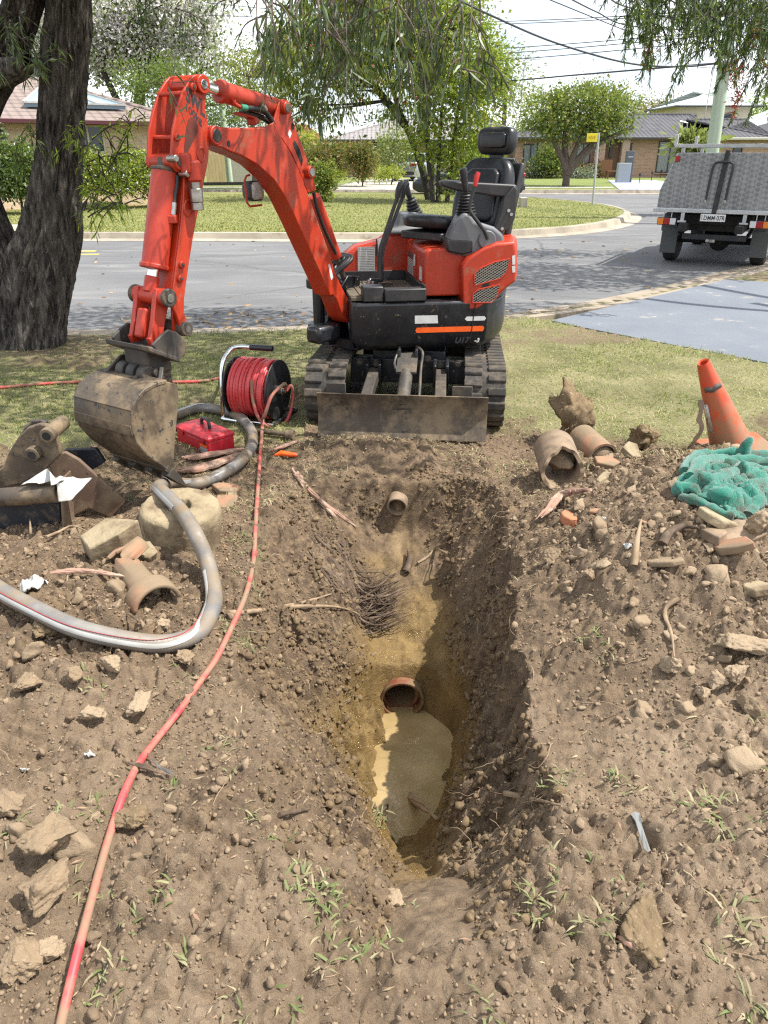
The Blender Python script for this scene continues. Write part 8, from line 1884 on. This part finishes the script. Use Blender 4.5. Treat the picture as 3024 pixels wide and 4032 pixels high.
# the crown over the verge, above the picture: it throws the dappled shade
N = 3500; cx = rs.uniform(-4.6, 1.9, N*3); cy = rs.uniform(3.6, 9.0, N*3); cz = rs.uniform(0, 1, N*3)
lim = CAMH+cy*(.182/1.197)*1.03+.25; cz = lim+.15+cz*2.2
keepc = (vnoise(cx*1.1, cy*1.1, 7) > .36)&(vnoise(cx*2.6+4, cy*2.6, 9) > .30)
cx, cy, cz = cx[keepc][:N], cy[keepc][:N], cz[keepc][:N]
cc = np.stack([cx, cy, cz], 1); P = np.repeat(cc, 5, 0)+rs.normal(size=(len(cc)*5, 3))*.14; P[:, 2] = np.maximum(P[:, 2], CAMH+P[:, 1]*(.182/1.197)+.18)
L_ = .13*rs.uniform(.7, 1.4, len(P)); leafmesh('crown', [kites(P, rs.normal(size=P.shape)+np.array([0, 0, -.8]), L_, L_*.34, rs, .1)], LM['hang'], big, BO)
bp_ = []
for k in range(34): i = rs.randint(len(cc)); e = Vector(cc[i]); a = Vector((BO.x+rs.uniform(.2, 1.2), TY-rs.uniform(0, 1.0), 4.4+rs.uniform(0, 1.2))); bp_.append(spline([a, a.lerp(e, .5)+Vector((0, 0, .4)), e], 5))
wood_of('boughs', bp_, M_WOODD, .05, big, BO)
# tree at the top right, its trunk outside the picture: only the drooping boughs show
tr = thing('bottlebrush_tree', 'drooping bottlebrush boughs with red flowers at the top right corner', 'tree', (7.6, 7.2, 0)); TO = Vector((7.6, 7.2, 0))
R6 = random.Random(66); ps = []
def c3p(a, b, Y): return at_y(*c3(a, b), Y)
for (x, y) in [(850, 230), (880, 330), (915, 370), (945, 400), (980, 350), (1010, 200), (1060, 235), (1090, 190), (900, 150), (960, 130), (1180, 150), (1210, 220), (1235, 290), (1255, 360), (1270, 330), (1290, 180), (1320, 130), (1340, 250), (1380, 90), (1440, 420), (1460, 480), (1480, 560), (1510, 470), (1540, 400), (1570, 500), (1600, 590), (1630, 640), (1650, 560), (1600, 300), (1560, 240), (1640, 360), (1620, 200), (1500, 180), (1460, 330), (870, 60), (1000, 50), (1100, 60), (1200, 60), (1560, 100), (1650, 100), (1680, 500), (1700, 300), (1590, 430), (1130, 100), (930, 260), (1250, 110)]:
    Y = 8.6+R6.uniform(-.6, .6); a = c3p(x+R6.uniform(-60, 110), -90, Y+.4); e = c3p(x, y, Y); sp = spline([a, a.lerp(e, .5)+Vector((R6.uniform(-.1, .1), 0, .12)), e], 6); ps.append(sp)
    for k in range(4): i = R6.randint(2, len(sp)-2); d = Vector((R6.uniform(-1, 1), R6.uniform(-.6, .6), R6.uniform(-1.0, .2))); ps.append(spline([sp[i], sp[i]+d*.2, sp[i]+d*.32+Vector((0, 0, -.14))], 4))
wood_of('hanging_twigs', ps, M_WOODD, .007, tr, TO); leafmesh('hanging_leaves', [twig_leaves(ps, 150, .075, .14, rs, 1.0, .3)], LM['dark'], tr, TO)
rp_ = [(1440, 440), (1500, 470), (1458, 620), (1600, 200), (1640, 330), (1480, 590), (960, 300)]; P = []
for q in rp_: c = c3p(*q, 8.5); P.append(np.array(c)+rs.normal(size=(40, 3))*np.array([.03, .03, .07]))
P = np.concatenate(P); leafmesh('blossom', [kites(P, rs.normal(size=P.shape), np.full(len(P), .05), np.full(len(P), .012), rs)], LM['red'], tr, TO)
N = 2600; P = np.stack([rs.uniform(4.2, 12.5, N), rs.uniform(10.6, 15.0, N), rs.uniform(0, 1, N)], 1); P[:, 2] = CAMH+P[:, 1]*.155+.35+P[:, 2]*2.6; k_ = vnoise(P[:, 0]*.9, P[:, 1]*.9, 17) > .34; P = np.repeat(P[k_], 6, 0)+rs.normal(size=(k_.sum()*6, 3))*.2; P[:, 2] = np.maximum(P[:, 2], CAMH+P[:, 1]*.155+.2); L_ = .16*rs.uniform(.7, 1.4, len(P))
leafmesh('crown', [kites(P, rs.normal(size=P.shape), L_, L_*.4, rs)], LM['dark'], tr, TO)
mb = MB(); mb.tube([Vector((0, 0, -.1)), Vector((.1, .2, 2.2)), Vector((-.2, .8, 4.2))], [.24, .19, .14], 14)
for q in ((-2.2, 2.2, 4.6), (1.5, 3, 4.8), (-1, 4, 4.9), (-.3, 1.5, 5.2)): mb.tube(spline([Vector((-.1, .6, 3.6)), Vector(q)*.6+Vector((0, 0, 1.6)), Vector(q)], 5), .06, 8)
mb.build('trunk', M_BARKB, tr, smooth=60)

# ---- grass
def blades(name, x, y, z, L_, W_, m, label, rs, lean=.9, flat=0.):
    n = len(x); a = rs.uniform(0, 2*math.pi, n); el = np.clip(rs.normal(lean, .35, n), .15, 1.5); d = np.stack([np.cos(a)*np.cos(el), np.sin(a)*np.cos(el), np.sin(el)], 1); d2 = np.stack([np.cos(a)*np.cos(el-.7), np.sin(a)*np.cos(el-.7), np.sin(el-.7)*.6+.1], 1)
    s_ = np.stack([-np.sin(a), np.cos(a), np.zeros(n)], 1); P = np.stack([x, y, z-.004], 1); mid = P+d*L_[:, None]*.55; tip = mid+d2*L_[:, None]*.45
    V = np.stack([P-s_*W_[:, None]/2, P+s_*W_[:, None]/2, mid+s_*W_[:, None]*.42, mid-s_*W_[:, None]*.42, tip], 1).reshape(-1, 3); b = np.arange(n)[:, None]*5
    F4 = b+np.array([[0, 1, 2, 3]]); F3 = b+np.array([[3, 2, 4]]); o = np_mesh(name, V, [F4, F3], m); return tag(o, label, None, None, 'stuff')
GM = leaf_mat('lawn_blades', [(.21, .185, .08), (.16, .195, .045), (.23, .265, .062), (.30, .325, .09), (.42, .37, .19), (.52, .46, .28)], .7, .25)
GM2 = leaf_mat('green_blades', [(.07, .11, .02), (.11, .16, .03), (.17, .22, .05), (.25, .26, .09)], .6, .25)
GS = leaf_mat('straw_blades', [(.24, .19, .10), (.36, .29, .17), (.46, .39, .24), (.17, .16, .06), (.13, .17, .05)], .8, .15)
rs = np.random.RandomState(77)
def verge(n, x0, x1, y0, y1, f):
    x = rs.uniform(x0, x1, n); y = rs.uniform(y0, y1, n); k = (rs.rand(n) < f(x, y))&(y < np.interp(x, kx, ky)-.06)&~(in_drive(x, y)&(y > 3)); return x[k], y[k]
def dens(x, y): g = grass_mask(x, y); return g*np.clip(.62+.6*fbm(x*1.3+3, y*1.3, 141, 4), .12, 1)
x, y = verge(190000, -4.6, 4.4, 4.0, 8.6, dens); blades('lawn_grass', x, y, H(x, y), rs.uniform(.018, .042, len(x)), rs.uniform(.0028, .0052, len(x)), GM, 'short dry lawn grass on the verge', rs, .6)
x, y = verge(42000, -4.6, 4.4, 4.3, 8.6, lambda x, y: grass_mask(x, y)*(fbm(x*.9, y*.9, 151, 3)+.22*(x < -.6) > .10)*.9); blades('lawn_grass', x, y, H(x, y), rs.uniform(.03, .07, len(x)), rs.uniform(.003, .006, len(x)), GM2, 'taller green grass on the verge', rs, .9)
def thatch(x, y):
    d_, _ = pit_depth(x, y); return (d_ < .02)*(1-grass_mask(x, y))*((y > 3.3)*sstep(-.12, .30, fbm(x*2.6, y*2.6, 161, 4)+.22*sstep(3.4, 4.1, y))*.8+.010)
x, y = verge(70000, -2.3, 2.4, .7, 4.75, thatch); blades('trampled_grass', x, y, H(x, y)+.003, rs.uniform(.015, .05, len(x)), rs.uniform(.0022, .0048, len(x)), GS, 'torn dry grass trampled into the soil', rs, .35)
# tufts pulled up with the soil
tuf = [(k4(290, 440), 26, .055), (k4(405, 420), 14, .07), (k4(60, 510), 20, .08), (k4(950, 150), 34, .05), (k4(1010, 280), 10, .05), (k4(1085, 450), 18, .05), (k4(1175, 560), 18, .05), (k4(1320, 760), 60, .06), (k4(1400, 800), 40, .06), (k4(1440, 900), 30, .055), (k4(700, 780), 26, .045), (k4(460, 1145), 40, .05), (k4(350, 740), 14, .075), (k4(430, 800), 16, .05), (k4(800, 1060), 12, .05), (k4(600, 930), 12, .045), (k4(1500, 1030), 26, .05), (k4(1060, 1310), 26, .05), (k4(740, 340), 20, .04), (k4(1410, 1090), 10, .06), (k4(1240, 1310), 18, .05), (k4(1590, 1060), 22, .05),
       (k5(660, 830), 34, .065), (k5(760, 790), 20, .05), (k5(735, 610), 12, .05), (k5(880, 630), 8, .05), (k5(1380, 430), 50, .06), (k5(1470, 520), 26, .055), (k5(1080, 330), 22, .05), (k5(990, 290), 14, .045), (k5(1560, 930), 40, .075), (k5(1620, 1300), 30, .07), (k5(850, 970), 16, .06), (k5(1040, 770), 20, .05), (k5(780, 320), 34, .05), (k5(1480, 1110), 14, .06), (k5(640, 870), 10, .06), (k5(1645, 470), 20, .05), (k5(1580, 200), 16, .06), (k5(440, 1320), 24, .05), (k5(20, 1000), 26, .05), (k5(100, 840), 16, .05), (k5(950, 910), 12, .06),
       (k1(490, 1110), 40, .045), (k1(1010, 1060), 30, .05), (k1(1290, 300), 70, .05), (k1(1370, 400), 60, .05), (k1(1240, 800), 50, .05), (k1(1360, 570), 24, .05), (k1(1330, 880), 26, .045), (k1(1500, 100), 30, .05), (k1(700, 90), 30, .05), (k3(690, 560), 18, .07), (k3(760, 660), 40, .05), (k7(620, 1400), 40, .05), (c8(480, 960), 20, .06), (c8(1060, 1320), 8, .05), (k2(60, 180), 60, .045), (k2(80, 740), 30, .045), (k2(560, 80), 16, .05), (k2(1370, 20), 10, .04), (c8(400, 600), 60, .05), (c8(360, 640), 40, .05), (c8(880, 720), 20, .05), (k3(1570, 1000), 14, .08), (k3(530, 1340), 40, .04), (k3(830, 1330), 14, .08)]
X = []; Y_ = []; Z_ = []; Ls = []
for q, n, l in tuf:
    p = G(q); n = int(n*.72); X.append(p.x+rs.normal(size=n)*.026*(n/30)**.5); Y_.append(p.y+rs.normal(size=n)*.026*(n/30)**.5); Z_.append(np.full(n, p.z)); Ls.append(l*rs.uniform(.35, .95, n))
x = np.concatenate(X); y = np.concatenate(Y_); Ls = np.concatenate(Ls); z = np.maximum(H(x, y), np.concatenate(Z_)-.03); TM = leaf_mat('uprooted_blades', [(.26, .23, .13), (.10, .135, .045), (.14, .175, .06), (.20, .22, .09), (.34, .30, .18), (.28, .23, .14)], .6, .2)
blades('uprooted_grass', x, y, z, Ls, rs.uniform(.0038, .0075, len(x)), TM, 'loose tufts of uprooted grass on the soil', rs, .45)
for so_, n_ in ((sod1, 90), (sod2, 50)):
    v = np.array([q.co[:] for q in so_.data.vertices]); k_ = np.argsort(-v[:, 2])[:len(v)//5]; k_ = k_[rs.randint(len(k_), size=n_)]; a = rs.uniform(0, 6.28, n_); L_ = rs.uniform(.02, .055, n_)
    leafmesh('grass', [kites(v[k_], np.stack([np.cos(a), np.sin(a), rs.uniform(-.2, .9, n_)], 1), L_, L_*.11, rs, .1)], GS, so_)
    paths = [wander(v[i], v[i]/np.linalg.norm(v[i]), RND.uniform(.04, .11), 4, .6, .2) for i in rs.randint(len(v), size=26)]
    mb = MB()
    for p_ in paths: mb.tube(spline(p_, 3), .0013, 4)
    tag(mb.build('fine_roots', M_ROOTP, so_), kind='stuff')
# far lawn: coarse blades that break up the edge and the surface
def island(x, y): return (y > 17.25)&(y < 34)&(x < np.interp(y, [17.2, 18.9, 21.2, 24.2, 27.6, 31.2, 34.2], [1.3, 4.5, 6.1, 7.1, 7.0, 5.4, 1.8]))
x = rs.uniform(-13, 7.2, 90000); y = 17.3+16*rs.rand(90000)**1.7; k_ = island(x, y); x, y = x[k_], y[k_]; blades('lawn_grass', x, y, np.full(len(x), .02), rs.uniform(.03, .075, len(x)), rs.uniform(.012, .024, len(x)), leaf_mat('far_blades', [(.17, .19, .055), (.22, .24, .07), (.30, .275, .11), (.27, .29, .085)], .8, .2), 'grass on the corner lawn across the road', rs, .8)
# fallen leaves on road and kerb
x = np.concatenate([rs.uniform(-3, 3, 300), rs.uniform(-8, 9, 260)]); y = np.concatenate([8+rs.rand(300)*1.1, rs.uniform(8, 17, 260)]); k_ = (y > np.interp(x, kx, ky)+.25)&(y < 16.8); x, y = x[k_], y[k_]
P = np.stack([x, y, np.full(len(x), -.112)], 1); a = rs.uniform(0, 6.28, len(x)); tag(leafmesh('fallen_leaves', [kites(P, np.stack([np.cos(a), np.sin(a), np.full(len(x), .05)], 1), rs.uniform(.05, .11, len(x)), rs.uniform(.02, .04, len(x)), rs, 0, .05)], leaf_mat('dry_leaves', [(.32, .20, .09), (.42, .30, .16), (.22, .13, .07)], .8, 0), None), 'dry leaves scattered on the road', None, None, 'stuff')
x, y = verge(5200, -2.1, 2.3, .7, 4.3, lambda x, y: (pit_depth(x, y)[0] < .4)*.9); P = np.stack([x, y, H(x, y)+.006], 1); a = rs.uniform(0, 6.28, len(x)); L_ = rs.uniform(.008, .035, len(x))
tag(leafmesh('wood_chips', [kites(P, np.stack([np.cos(a), np.sin(a), rs.uniform(-.1, .3, len(x))], 1), L_, L_*rs.uniform(.07, .22, len(x)), rs, 0, .1)], leaf_mat('chips', [(.30, .23, .14), (.24, .15, .085), (.36, .29, .19), (.19, .115, .07), (.33, .20, .13)], .85, 0), None), 'small wood chips and dead leaves in the soil', None, None, 'stuff')
